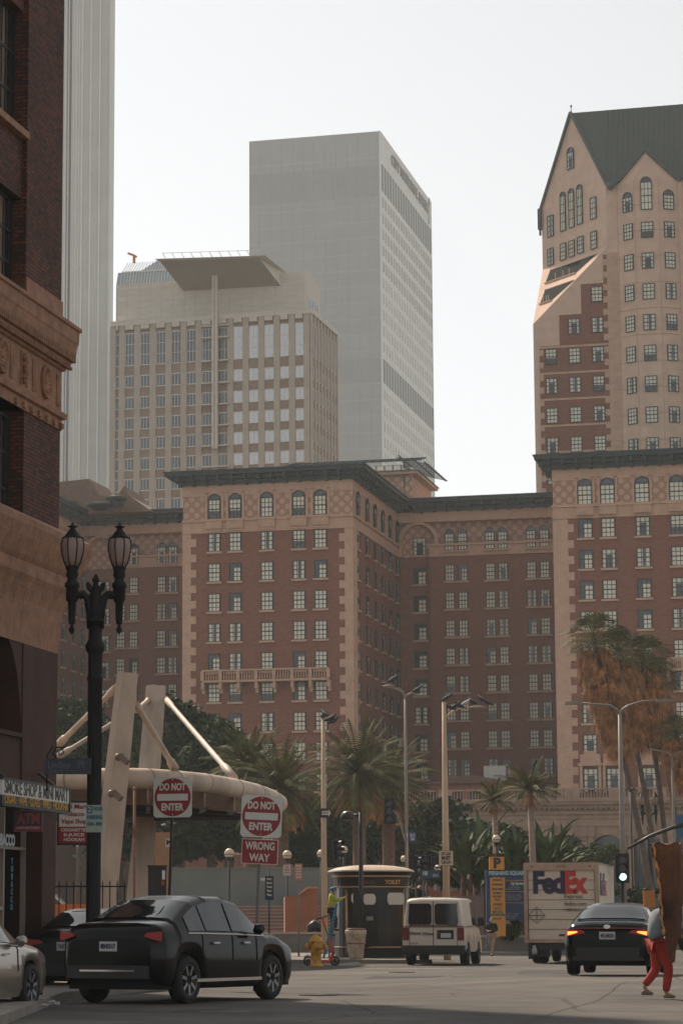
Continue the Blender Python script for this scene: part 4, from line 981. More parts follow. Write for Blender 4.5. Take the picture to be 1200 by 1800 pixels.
# ---------------- metro canopy ----------------
met = empty('station_canopy', (gx(200, 75), 75, 0), 0, 'cream steel station entrance canopy with two leaning pylons and a curved tube rim', 'canopy')
X0 = gx(200, 75)
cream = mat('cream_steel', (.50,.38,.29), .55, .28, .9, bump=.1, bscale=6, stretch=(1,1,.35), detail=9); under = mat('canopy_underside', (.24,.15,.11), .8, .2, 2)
def mp(px, py, Y): p = at(px, py, Y); return Vector((p.x-X0, p.y-75, p.z))
def pylon(t0, t1, b0, b1, Y, th, ytop, ybot, Yb=None):
    b = MB(); Yb = Yb or Y
    tl_, tr_ = mp(t0, ytop, Y), mp(t1, ytop+3, Y); bl_, br_ = mp(b0, ybot, Yb), mp(b1, ybot, Yb)
    dl = Vector((-.15,th,0)); top = [tl_, tr_, tr_+dl*1, tl_+dl]; bot = [bl_, br_, br_+dl, bl_+dl]
    mid = Vector((-.10,0,0))
    i0 = [b.pt(p) for p in top]; i1 = [b.pt(p) for p in bot]
    b.face(i0[::1]); b.face(i1[::-1])
    for q in range(4): b.face((i1[q], i1[(q+1)%4], i0[(q+1)%4], i0[q]))
    # lit side flange
    f0, f1 = mp(t0-11, ytop+2, Y+.1), mp(b0-19, ybot, Yb+.1)
    b.poly([f1, bl_+Vector((0,-.01,0)), tl_+Vector((0,-.01,0)), f0]); b.poly([f0, tl_+dl, bl_+dl, f1])
    return b.build('pylon', cream, met)
pylon(217, 243, 163, 196, 74.3, .8, 1181, 1690, 74.3)
pylon(268, 292, 236, 262, 95, .8, 1203, 1640, 93)
# rim tube
rim = [(60,1369,77,.30),(120,1370,75.5,.30),(200,1368,74.9,.30),(260,1368.5,75.2,.29),(307,1371,76,.28),(360,1376,77.5,.28),(412,1385,79.5,.29),(450,1394,82,.29),(478,1404,85,.29),(490,1412,89,.30),(480,1419,94,.31),(440,1424,99,.32),(360,1424,103,.32),(260,1424,104,.32),(140,1424,103,.32)]
b = MB(); b.tube([mp(*q[:3]) for q in rim], [q[3] for q in rim], 18); b.build('rim_tube', cream, met)
b = MB()
for i in range(1, 9):
    p, q = mp(*rim[i][:3]), mp(*rim[i+1][:3]); r_ = rim[i][3]; d_ = (q-p).normalized()
    s__ = MB(); s__.tube([p-d_*.02, p+d_*.02], r_+.012, 18); s__.build('tube_collar', MATS['grey_steel_leg'] if 'grey_steel_leg' in MATS else mat('grey_steel_leg', (.30,.25,.20), .6, .15), met)
    g_ = MB(); g_.bar(p+Vector((0,0,-r_)), p+Vector((0,.3,-r_-.35)), .05, .16); g_.build('bracket_plate', cream, met)
n1 = [mp(*q[:3]) for q in rim[:9]]; n2 = [mp(*q[:3]) for q in rim[9:][::-1]]
for i in range(len(n1)-1):
    a_, c_ = n1[i]+Vector((0,0,-.28)), n1[i+1]+Vector((0,0,-.28)); fall = Vector((.0,1.2,-.42))
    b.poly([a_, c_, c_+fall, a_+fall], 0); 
for k_ in range(9):
    t = k_/8; a_ = n1[0].lerp(n1[-1], t); s_ = n2[0].lerp(n2[-1], t)
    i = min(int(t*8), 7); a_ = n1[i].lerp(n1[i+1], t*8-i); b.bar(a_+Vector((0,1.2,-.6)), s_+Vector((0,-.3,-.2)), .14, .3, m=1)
for f_ in (.25,.45,.65,.85):
    pts = []
    for k_ in range(9):
        t = k_/8; i = min(int(t*8), 7); a_ = n1[i].lerp(n1[i+1], t*8-i); s_ = n2[0].lerp(n2[-1], t); pts.append(a_.lerp(s_, f_)+Vector((0,0,-.5)))
    for i in range(8): b.bar(pts[i], pts[i+1], .1, .2, m=1)
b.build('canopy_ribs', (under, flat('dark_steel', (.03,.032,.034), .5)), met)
b = MB()
for k_ in range(8):
    t0, t1 = k_/8, (k_+1)/8
    def e_(t, f_):
        i = min(int(t*8), 7); a_ = n1[i].lerp(n1[i+1], t*8-i); s_ = n2[0].lerp(n2[-1], t); return a_.lerp(s_, f_)+Vector((0,0,-.25))
    b.poly([e_(t0,.14), e_(t1,.14), e_(t1,.97), e_(t0,.97)])
b.build('canopy_glass', flat('canopy_glazing', (.05,.055,.055), .3), met)
b = MB()
def strut(p, q, r_=.085):
    d = (q-p); b.tube([p, p+d*.1, p+d*.13, p+d*.85, p+d*.88, q], [r_*1.3,r_*1.3,r_,r_,r_*1.5,r_*1.5], 10)
for a_, c_ in ((mp(206,1207,74.6), mp(101,1311,78)),(mp(240,1238,74.6), mp(308,1352,76)),(mp(270,1228,95), mp(101,1331,96)),(mp(291,1228,95), mp(412,1368,80)),(mp(262,1230,95), mp(240,1248,93))): strut(a_, c_)
b.build('strut', cream, met)
b = MB()
for px, py, Y in ((208,1331,73.9),(196,1395,73.9)):
    p = mp(px, py, Y); b.ball(p, .11, 12); b.bar(p+Vector((.05,0,.05)), p+Vector((.28,-.1,-.16)), .16, .16)
b.build('spotlight', mat('brown_metal', (.16,.10,.07), .5, .2), met)
# other canopy legs and lift tower behind
b = MB()
for (t0, t1, b0, b1, Y) in ((246,262,226,246,97),):
    q = [mp(t0,1420,Y), mp(t1,1420,Y), mp(b1,1640,Y), mp(b0,1640,Y)]; b.poly(q[::-1]); b.poly([p+Vector((0,.5,0)) for p in q])
    for i in range(4): b.poly([q[i], q[(i+1)%4], q[(i+1)%4]+Vector((0,.5,0)), q[i]+Vector((0,.5,0))])
b.build('leg', MATS['grey_steel_leg'], met)
# fence of pointed iron bars
fn = empty('iron_fence', (gx(140, 56), 56, 0), -.1, 'black iron picket fence beside the lamp post', 'fence')
b = MB(); z1 = gz(1557,56); 
for i in range(12): x = -.75+i*.155; b.tube([(x,0,0),(x,0,gz(1552,56)),(x,0,gz(1547,56))], [.014,.014,.003], 5)
b.box(-.8,1.0,-.012,.012,z1-.03,z1); b.box(-.8,1.0,-.012,.012,.2,.23); b.build('railing', iron, fn)
# column stub, black cabinet, rusty pole
b = MB(); p = at(237, 1387, 66); b.tube([(0,0,0),(0,0,p.z)], .035, 8); b.ball((0,0,p.z), .05, 8); b.box(-.05,.05,-.06,-.03,p.z-1.2,p.z-.9)
tag(b.build('slim_pole', mat('rusty_pole', (.22,.10,.06), .7, .3, 4), None, (p.x, 66, 0)), 'slim rusty pole standing under the canopy rim', 'pole')
cbn = empty('utility_cabinet', (gx(276,70), 70, 0), 0, 'black utility cabinet with a red label under the canopy', 'cabinet')
b = MB(); b.box(-.24,.24,0,.4,0,gz(1524,70)); b.box(-.26,.26,-.02,.42,gz(1524,70),gz(1521,70)); b.build('housing', flat('cabinet_black', (.008,.009,.011), .5), cbn)
b = MB(); b.box(.12,.18,-.01,0,gz(1556,70),gz(1548,70)); b.build('label_plate', flat('red_label', (.4,.04,.02)), cbn)
b = MB(); b.box(.13,.21,-.01,0,gz(1546,70),gz(1530,70)); b.build('label_plate', wh, cbn)
km = empty('map_kiosk', (gx(286,100), 100, 0), 0, 'tan station map pillar with a white M panel behind the canopy legs', 'kiosk')
b = MB(); b.box(-.32,.32,0,.4,0,gz(1463,100)); b.build('pillar', mat('tan_pillar', (.42,.24,.14), .7, .1), km); b = MB(); b.box(.1,.36,-.02,0,gz(1489,100),gz(1474,100)); b.build('panel', wh, km); text('M', km, (.23,-.03,gz(1481,100)), .26, blk, bold=.01)
# ---------------- plaza ground ----------------
lowwall = mat('grey_low_wall', (.16,.145,.13), .85, .12, .9); orange = mat('orange_wall', (.29,.11,.06), .8, .14, 1.0); greyw = mat('grey_green_wall', (.17,.185,.17), .85, .1, .6)
stepm = mat('stair_stone', (.23,.15,.115), .85, .15, .8)
b = MB(); b.box(-70, 70, 140, 262, -.5, 1.9); struct('plaza_terrace', b, paver)
b = MB(); b.box(-60, gx(940,112), 112, 139.9, -.2, .14); struct('plaza_sidewalk', b, concrete)
b = MB(); x0, x1 = gx(462,92), gx(742,92)
b.prism([(x0-1,88.3),(x0,87.0),(x1-.6,87.0),(x1,87.8),(x1,111.9),(x0-4,111.9)], -.1, .13); struct('kiosk_island', b, concrete)
b = MB(); b.poly([(gx(595,82),82,.006),(gx(640,83),83.5,.006),(gx(630,84),84.5,.10),(gx(600,84),84.5,.05)]); struct('kerb_ramp', b, concrete)
b = MB(); b.prism([(-30,20),(gx(-30,30),30),(BB.loc(.9,0).x-.2,44),(BB.loc(2.0,0).x,50.5),(BB.loc(2.0,8).x,58),(-30,62)], 0, .13); struct('sidewalk', b, concrete)
stripe = mat('worn_road_paint', (.42,.40,.36), .8, .3, 6)
b = MB()
for px0, px1, d0, d1 in ((1010,1180,47.5,47.7),(640,900,66,66.3),(350,520,37.6,37.75)):
    b.poly([(gx(px0,d0),d0,gh(gx(px0,d0),d0)+.008),(gx(px1,d1),d1,gh(gx(px1,d1),d1)+.008),(gx(px1,d1),d1+.12,gh(gx(px1,d1),d1)+.008),(gx(px0,d0),d0+.12,gh(gx(px0,d0),d0)+.008)])
b = MB(); pts = [at(p_, q_, 1) for p_, q_ in ((928,1797),(985,1776),(1040,1762),(1085,1745),(1130,1735))]
crack = flat('tar_seam', (.018,.017,.016), .9)
cp_ = []
for px, py in ((900,1806),(935,1792),(985,1775),(1040,1763),(1085,1745),(1120,1737),(1180,1722)):
    d = EYE*4715/(py-1629)/1.0; cp_.append((gx(px,d), d, gh(gx(px,d),d)+.006))
b = MB()
for i in range(len(cp_)-1):
    a_, c_ = cp_[i], cp_[i+1]; w_ = .035
    for q in range(6):
        t0, t1 = q/6, (q+1)/6; j0, j1 = .03*math.sin(i*5+q*2.3), .03*math.sin(i*5+(q+1)*2.3)
        p = [a_[k]+(c_[k]-a_[k])*t0 for k in range(3)]; r_ = [a_[k]+(c_[k]-a_[k])*t1 for k in range(3)]
        b.poly([(p[0],p[1]+j0*4-w_,p[2]),(r_[0],r_[1]+j1*4-w_,r_[2]),(r_[0],r_[1]+j1*4+w_,r_[2]),(p[0],p[1]+j0*4+w_,p[2])])
struct('road_seam', b, crack)
pm = mat('asphalt_patch', (.035,.033,.031), .9, .25, 2, bump=.4, bscale=40)
b = MB()
for px0, px1, d0, d1 in ((640,760,62,65.5),(300,372,38.0,39.2),(905,1010,68,74)):
    q = [(gx(px0,d0),d0),(gx(px1,d0),d0),(gx(px1,d1)+.3,d1),(gx(px0,d1)+.2,d1)]; b.poly([(x,y_,gh(x,y_)+.005) for x,y_ in q])
struct('road_patch', b, pm)
for px, d in ((705,70.5),(560,47)):
    b = MB(); b.lathe([(.36,0),(.36,.012),(.30,.014),(.29,.006),(.05,.008)], (0,0,0), 22); tag(b.build('manhole_cover', flat('iron_cover_%d' % px, (.025,.022,.02), .6, metal=.4), None, (gx(px,d),d,gh(gx(px,d),d)+.006)), 'round iron manhole cover in the road '+('in front of the van' if px == 705 else 'in front of the big black car'), 'manhole cover')
b = MB()
for px0, px1, d0, w_ in ((925,965,68,.12),(1000,1030,60,.12),(640,800,76,.3),(350,440,37.9,.1)):
    x0, x1 = gx(px0,d0), gx(px1,d0); n_ = 8
    for i in range(n_):
        xa, xb = x0+(x1-x0)*i/n_, x0+(x1-x0)*(i+.93)/n_; b.poly([(xa,d0,gh(xa,d0)+.010),(xb,d0,gh(xb,d0)+.010),(xb,d0+w_,gh(xb,d0)+.010),(xa,d0+w_,gh(xa,d0)+.010)])
struct('road_marking', b, stripe)
# stairs and walls of the square
st_ = empty('plaza_stairs', (gx(525,124), 124, 0), 0, 'broad flight of low stone stairs rising into the square behind the hydrant', 'stairs')
b = MB(); hw_ = 85/ppm(124)*1.0
for i in range(12): b.box(-hw_*1.5, hw_*1.6, -3+i*.9, 16, .14, .34+i*.17)
b.build('steps', stepm, st_)
b = MB()
for i in range(12): b.box(-hw_*1.5, hw_*1.6, -3.03+i*.9, -2.88+i*.9, .30+i*.17, .345+i*.17)
b.build('stair_nosing', mat('pale_nosing', (.38,.30,.24), .8, .1), st_)
def wallobj(name, px0, px1, py0, py1, d, th, m, lab, z0=None, cap=None, cat='wall'):
    xa, xb = gx(px0,d), gx(px1,d); z1 = gz(py0,d); zb_ = gz(py1,d) if z0 is None else z0
    o = empty(name, ((xa+xb)/2, d, 0), 0, lab, cat); h = (xb-xa)/2
    b = MB(); b.box(-h,h,0,th,zb_,z1); b.build('wall', m, o)
    b = MB(); b.box(-h-.04,h+.04,-.05,th+.05,z1,z1+.09); b.build('coping', cap or m, o); return o
wallobj('retaining_wall', 262, 620, 1528, 0, 141.5, .5, greyw, 'long grey green wall behind the palm trunks at the top of the stairs', 1.9)
wallobj('low_wall', 380, 640, 1642, 0, 111, .5, lowwall, 'low dark grey wall behind the yellow hydrant and scooter', 0, MATS['pale_nosing'])
wallobj('low_wall', 758, 850, 1578, 0, 120, 8, mat('brown_planter', (.17,.12,.10), .85, .15), 'brown planter wall just behind the white van', 0)
wallobj('low_wall', 845, 1030, 1648, 0, 113.5, .5, lowwall, 'low planter wall under the blue and orange garage sign', 0, MATS['pale_nosing'])
ow = empty('stair_cheek_wall', (gx(530,119), 119, 0), 0, 'orange stepped cheek wall beside the plaza stairs', 'wall')
k = ppm(119); b = MB(); b.slab([(-29/k,.3),(29/k,.3),(29/k,gz(1562,119)),(12/k,gz(1562,119)),(-6/k,gz(1575,119)),(-29/k,gz(1576,119))], 0, 3); b.build('wall', orange, ow)
b = MB(); b.bar((-6/k,-.05,gz(1575,119)+.05),(12/k,-.05,gz(1562,119)+.05),.25,.08); b.box(12/k,29/k,-.04,.3,gz(1562,119),gz(1562,119)+.08); b.build('coping', mat('orange_coping', (.5,.25,.14), .8), ow)
ow = empty('stair_cheek_wall', (gx(765,128), 128, 0), 0, 'orange wall block with a sloping top left of the planter behind the van', 'wall')
k = ppm(128); b = MB(); b.slab([(-60/k,.3),(45/k,.3),(45/k,gz(1566,128)),(0,gz(1566,128)),(-10/k,gz(1557,128)),(-25/k,gz(1556,128)),(-38/k,gz(1570,128)),(-60/k,gz(1572,128))], 0, 3); b.build('wall', orange, ow)
ow = wallobj('low_wall', 690, 760, 1566, 0, 131, 1, orange, 'short orange wall seen between the toilet kiosk and the van', 0)
b = MB()
for px in (497, 516, 465): b.lathe([(.09,0),(.09,1.0),(.05,1.06)], (gx(px,110.4)-gx(497,110.4),0,0), 8)
# bench row behind low wall
# ---------------- foliage ----------------
def leafmat(name, c1, c2, scale=.35):
    m = mat(name, c1, .75, .3, scale, col2=c2, detail=6, spec=.2); return m
lf_dark = leafmat('foliage_dark', (.012,.026,.014), (.04,.062,.024)); lf_mid = leafmat('foliage_mid', (.018,.036,.018), (.065,.085,.03), .5)
lf_palm = leafmat('palm_leaf', (.045,.055,.02), (.17,.165,.06), .9); lf_dead = leafmat('dead_palm_leaf', (.15,.062,.025), (.60,.30,.13), 1.6)
lf_ban = leafmat('banana_leaf', (.035,.055,.025), (.13,.17,.075), .9)
bark = mat('tree_bark', (.09,.065,.05), .9, .3, 3, bump=.5); pbark = mat('palm_bark', (.15,.085,.055), .9, .35, 5, bump=.8, stretch=(1,1,2.2)); pbark2 = mat('smooth_palm_bark', (.26,.19,.15), .85, .2, 4, stretch=(1,1,4))
def leafcloud(name, blobs, n, size, m, parent, seed=1, clump=.16, asp=.55):
    rnd = random.Random(seed); v = []; f = []; tot = sum(r[0]*r[2] for c, r in blobs)
    for c, r in blobs:
        nn = int(n*r[0]*r[2]/tot); ncl = max(6, nn//38); cl = []
        for _ in range(ncl):
            d = Vector((rnd.gauss(0,1), rnd.gauss(0,1), rnd.gauss(0,1)+.15)).normalized(); q = rnd.random()**.35
            cl.append(Vector((c[0]+d.x*r[0]*q, c[1]+d.y*r[1]*q, c[2]+d.z*r[2]*q)))
        sg_ = clump*min(r)
        for _ in range(nn):
            p = rnd.choice(cl)+Vector((rnd.gauss(0,sg_*1.3), rnd.gauss(0,sg_*1.3), rnd.gauss(0,sg_*.8)))
            a = Vector((rnd.gauss(0,1), rnd.gauss(0,1), rnd.gauss(0,.6))).normalized(); b_ = a.cross(Vector((rnd.gauss(0,1), rnd.gauss(0,1), rnd.gauss(0,1)))).normalized()
            s_ = size*(.6+rnd.random()*.8); i = len(v)
            v += [(p-a*s_)[:], (p-b_*s_*asp)[:], (p+a*s_)[:], (p+b_*s_*asp)[:]]; f.append((i,i+1,i+2,i+3))
    me = bpy.data.meshes.new(name); me.from_pydata(v, [], f); me.materials.append(m); me.update()
    return link(name, me, parent)
def tree(name, px, d, zg, blobs, n, size, m, lab, group, seed, trunk=.35, bm_=None):
    """blobs in pixels: (px, py, rx_px, ry_px, depth offset)"""
    x = gx(px,d); o = empty(name, (x,d,zg), 0, lab, 'tree', group); k = ppm(d); bl = []
    for bx_, by_, rx, ry, dy in blobs: bl.append(((gx(bx_,d)-x, dy, gz(by_,d)-zg), (rx/k, min(rx,ry)/k, ry/k)))
    leafcloud('crown', bl, n, size, m, o, seed)
    b = MB(); zc_ = min(c[2]-r[2]*.2 for c, r in bl); b.tube([(0,0,-.2),(.1,0,zc_*.5),(0,.1,max(zc_,1))], [trunk*1.25,trunk,trunk*.8], 10)
    for c, r in bl[:7]: b.tube([(0,.05,max(zc_*.8,.6)), ((c[0])*.5, c[1]*.5, (zc_+c[2])*.5), (c[0],c[1],c[2]+r[2]*.3)], [trunk*.6,trunk*.35,.04], 6)
    b.build('trunk', bm_ or bark, o); return o
GT = 'broad leafed trees of the square'
tree('broadleaf_tree', 140, 205, 1.9, [(130,1275,55,45,0),(100,1330,40,50,-2),(165,1330,50,55,1),(130,1400,70,50,0),(90,1260,30,25,0)], 9000, .30, lf_mid, 'hazy bushy tree between the brick corner building and the first pylon', GT, 1)
tree('broadleaf_tree', 315, 198, 1.9, [(305,1262,40,36,0),(340,1300,55,50,0),(290,1330,55,60,-1),(250,1300,30,60,1),(335,1380,75,60,0)], 12000, .30, lf_mid, 'tall dense green tree right of the second pylon', GT, 2)
tree('broadleaf_tree', 400, 192, 1.9, [(385,1300,36,32,0),(415,1330,32,32,0),(385,1370,60,45,0),(360,1330,35,30,-1)], 9000, .28, lf_mid, 'rounded green tree between the tall tree and the fan of palm fronds', GT, 3)
tree('broadleaf_tree', 205, 185, 1.9, [(200,1450,60,60,0),(250,1480,70,50,0),(300,1470,60,50,0)], 9000, .28, lf_dark, 'dark low tree under the canopy, behind the grey canopy leg', GT, 4)
tree('broadleaf_tree', 370, 180, 1.9, [(340,1470,55,50,0),(400,1470,50,40,0),(380,1440,60,40,2)], 8000, .26, lf_dark, 'dark low tree under the canopy rim between the two do not enter signs', GT, 5)
tree('broadleaf_tree', 560, 186, 1.9, [(540,1480,45,50,0),(590,1470,40,55,0),(565,1440,50,40,1)], 9000, .26, lf_dark, 'dark tree behind the concrete pole with the one way sign', GT, 6)
tree('broadleaf_tree', 620, 200, 1.9, [(600,1500,50,45,0),(650,1480,50,55,0),(700,1490,45,55,0)], 9000, .28, lf_dark, 'dark tree mass directly behind the toilet kiosk roof', GT, 7)
tree('broadleaf_tree', 750, 195, 1.9, [(740,1470,55,55,0),(780,1450,50,40,0),(720,1520,50,40,-1),(770,1520,60,45,0)], 11000, .26, lf_dark, 'dark blue green tree behind the left lane must turn left sign', GT, 8)
tree('broadleaf_tree', 830, 190, 1.9, [(830,1480,50,45,0),(860,1520,60,45,0),(890,1490,40,40,1)], 9000, .26, lf_dark, 'dark tree behind the banana plants, left of the garage sign', GT, 9)
tree('broadleaf_tree', 1000, 200, 1.9, [(975,1500,45,25,0),(1030,1510,45,25,0),(940,1510,35,30,0)], 8000, .24, lf_dark, 'low dark bushy tree above the delivery truck roof', GT, 10)
sh = empty('shrub', (gx(1070,150),150,1.9), 0, 'pale green spiky shrub in front of the hotel arch above the black car', 'shrub', 'shrubs along the square')
k = ppm(150); leafcloud('foliage', [((0,0,gz(1500,150)-1.9),(42/k,1,14/k)),((-.9,0,gz(1520,150)-1.9),(30/k,1,16/k))], 3000, .16, lf_ban, sh, 21, asp=.2)
for px, py, d, rx, ry, lab in ((1120,1575,140,45,14,'dark green low shrub right of the green traffic light'),(905,1628,112.8,9,22,'yellow green young bush at the foot of the garage sign'),(895,1640,113.2,16,10,'low bush beside the young bush under the garage sign'),(790,1545,130,30,14,'dark shrub on the planter behind the van'),(733,1572,127,18,9,'small shrub by the orange wall left of the van')):
    o = empty('shrub', (gx(px,d),d,gz(py+ry,d)), 0, lab, 'shrub', 'shrubs along the square'); k = ppm(d)
    leafcloud('foliage', [((0,0,ry/k),(rx/k,rx/k*.7,ry/k))], 1800, .11, lf_ban if px == 905 else lf_mid, o, px)
    b = MB(); b.tube([(0,0,-.1),(0,0,ry/k)], .05, 6); b.build('stem', bark, o)
# feather palms
def frond(b, base, az, el, L, droop, nl=26, w=.5, tw=0):
    d0 = Vector((math.cos(az)*math.cos(el), math.sin(az)*math.cos(el), math.sin(el))); side = Vector((-math.sin(az), math.cos(az), 0))
    p = Vector(base); d = d0.copy(); pr = None; seg = L/nl
    for i in range(nl):
        q = p+d*seg; t = i/nl; ll = w*(math.sin(math.pi*min(t*.85+.12,1))**.6)
        up = side.cross(d).normalized()
        for s_ in (-1,1):
            tip = p+side*s_*ll*.75+d*ll*.65-Vector((0,0,1))*ll*(.30+.35*t)-up*0
            hw = seg*.36; b.poly([p-d*hw, p+d*hw, tip], 0)
        b.poly([p-side*.03, p+side*.03, q+side*.03, q-side*.03], 1)
        p = q; d = (d+Vector((0,0,-1))*droop*seg*(1+.6*t)).normalized()
def canary_mesh(seed, L=3.4, n=84, w=.62):
    rnd = random.Random(seed); b = MB()
    for i in range(n):
        t = i/n; el = math.radians(80-t*112); az = i*2.39996+rnd.random()*.3
        frond(b, (.25*math.cos(az),.25*math.sin(az),.3-.5*t), az, el, L*(.85+.3*rnd.random()), .20+.14*rnd.random(), 24, w)
    return b.mesh('crown', (lf_palm, lf_palm))
cm1, cm2 = canary_mesh(1), canary_mesh(2)
dm = MB(); rnd = random.Random(9)
for i in range(34): az = i*2.4; frond(dm, (.3*math.cos(az),.3*math.sin(az),-.5), az, math.radians(-25-rnd.random()*30), 2.3*(.8+.4*rnd.random()), .35, 16, .4)
cdead = dm.mesh('dead_fronds', (lf_dead, lf_dead))
def canary(px, pxt, pyc, d, lab, me, sc_=1.0, zg=1.9, tr=.38):
    x = gx(px,d); zc_ = gz(pyc,d)-zg; dx = gx(pxt,d)-x
    o = empty('date_palm', (x,d,zg), 0, lab, 'palm tree', 'thick trunked date palms of the square')
    b = MB(); prof = [(tr*1.25,-.3),(tr*1.1,.4)]
    z = .4
    while z < zc_-.5: prof += [(tr,z),(tr*1.07,z+.16)]; z += .2
    prof += [(tr*1.45,zc_-.4),(tr*1.5,zc_),(tr*.6,zc_+.3)]
    b.lathe(prof, (0,0,0), 14); b.build('trunk', pbark, o)
    c = link('crown', me, o, (0,0,zc_+.2)); c.scale = (sc_,)*3
    c = link('dead_fronds', cdead, o, (0,0,zc_+.1)); c.scale = (sc_,)*3
    return o
canary(632.5, 635, 1368, 160, 'big date palm right above the toilet kiosk', cm1, .98)
canary(684, 690, 1388, 166, 'date palm just right of and behind the big one above the kiosk', cm2, .92)
canary(440, 447, 1365, 158, 'date palm whose trunk stands behind the wrong way sign', cm2, .86)
canary(496, 505, 1395, 154, 'date palm with its trunk beside the round lamp and small white sign', cm1, .88)
# fan palms
def fan(b, p, az, el, r, n=11, m=0, spread=2.3):
    d = Vector((math.cos(az)*math.cos(el), math.sin(az)*math.cos(el), math.sin(el))); side = Vector((-math.sin(az), math.cos(az), 0)); p = Vector(p)
    for i in range(n):
        a = (i/(n-1)-.5)*spread; q = (d*math.cos(a)+side*math.sin(a)); a2 = a+spread/(n-1)*.5; q2 = d*math.cos(a2)+side*math.sin(a2)
        tip = p+q*r-Vector((0,0,1))*r*.28; mid = p+q*r*.55; mid2 = p+q2*r*.52
        b.poly([p, mid, mid2], m); b.poly([mid, tip, mid2], m)
def fanpalm(px0, py0, px1, py1, d, lab, r=1.0, nskirt=200, sk=2.6, seed=1, zg=.9, tr=.17, gfr=46):
    """(px0,py0) = foot, (px1,py1) = heart of the crown"""
    rnd = random.Random(seed); x = gx(px0,d); o = empty('fan_palm', (x,d,zg), 0, lab, 'palm tree', 'tall leaning fan palms with dead skirts')
    H_ = Vector((gx(px1,d)-x, 0, gz(py1,d)-zg)); b = MB()
    mid = H_*.5+Vector((-H_.x*.06,0,0)); pts = [Vector((0,0,-.4)), H_*.25+Vector((-H_.x*.03,0,0)), mid, H_*.78+Vector((-H_.x*.02,0,0)), H_]
    b.tube(pts, [tr*1.5,tr*1.1,tr,tr*.95,tr*1.2], 9); b.build('trunk', bark, o)
    c = MB()
    for i in range(gfr):
        t = i/gfr; el = math.radians(85-115*t); az = i*2.4+rnd.random()*.5; L = r*(.55+.25*rnd.random())
        p0 = H_+Vector((0,0,.1)); p1 = p0+Vector((math.cos(az)*math.cos(el), math.sin(az)*math.cos(el), math.sin(el)))*L
        c.bar(p0, p1, .03, m=0); fan(c, p1, az, el-.15, r*.8, 12)
    c.build('crown', lf_palm, o)
    s_ = MB(); dn = (pts[3]-H_).normalized()
    for i in range(nskirt):
        t = rnd.random(); p = H_+dn*(t*sk); az = rnd.random()*6.283; rr = (.36+.36*math.sin(math.pi*min(1,t*1.1+.15)))*r; p = p+Vector((math.cos(az)*.15, math.sin(az)*.15, 0))
        q = p+Vector((math.cos(az)*rr, math.sin(az)*rr, -.25-.35*rnd.random())); s_.bar(p, q, .025)
        for k_ in range(11):
            j = Vector((rnd.gauss(0,.12), rnd.gauss(0,.12), rnd.gauss(0,.08))); e_ = q+j*1.8+Vector((math.cos(az)*.05, math.sin(az)*.05, -.45-.65*rnd.random())); sd_ = Vector((-math.sin(az), math.cos(az), 0))*.022
            s_.poly([q+j*.4-sd_, q+j*.4+sd_, e_])
    s_.build('dead_frond_skirt', lf_dead, o); return o
fanpalm(1158, 1660, 1055, 1128, 160, 'leaning fan palm with the longest orange dead skirt, left front of the group', 1.55, 420, 6.6, 1, .9, .17, 40)
fanpalm(1172, 1660, 1096, 1150, 164, 'fan palm just right of the orange skirted one, green crown half hidden', 1.4, 300, 5.4, 2)
fanpalm(1186, 1660, 1140, 1162, 168, 'fan palm with a dark green crown, rightmost of the tall cluster', 1.5, 260, 5.2, 3, gfr=60)
fanpalm(1210, 1660, 1160, 1195, 172, 'fan palm low in the cluster beside the hotel balcony', 1.3, 200, 3.8, 4)
fanpalm(1250, 1660, 1195, 1290, 166, 'fan palm cut by the right edge with a dark short skirt', 1.0, 160, 3.0, 5)
# small feather palms on the right, banana plants
def smallpalm(px, pyc, pyb, d, lab, L, zg, n=22, pxb=None, skirt=True):
    pxb = pxb or px; x = gx(pxb,d); zc_ = gz(pyc,d)-zg; rnd = random.Random(int(px)); b = MB(); dx = gx(px,d)-x
    o = empty('feather_palm', (x,d,zg), 0, lab, 'palm tree', 'slim feather palms by the garage sign')
    b.tube([(0,0,-.2),(dx*.4,0,zc_*.5),(dx,0,zc_)], [.19,.15,.13], 9, 0)
    b.build('trunk', pbark2, o)
    c = MB(); 
    for i in range(n): az = i*2.4+rnd.random()*.4; frond(c, (dx,0,zc_), az, math.radians(75-85*i/n), L*(.8+.4*rnd.random()), .42, 22, .42)
    c.build('crown', (lf_palm, lf_palm), o)
    if skirt:
        c = MB()
        for i in range(10): az = i*2.4; frond(c, (dx,0,zc_-.1), az, math.radians(-40-rnd.random()*30), L*.5, .5, 12, .22)
        c.build('dead_fronds', (lf_dead, lf_dead), o)
smallpalm(935, 1388, 1520, 118, 'feather palm with a smooth pale trunk standing over the delivery truck', 1.55, .14, 24, 941)
smallpalm(872, 1408, 1540, 125, 'smaller feather palm left of the one over the truck', 1.15, .14, 22, 875)
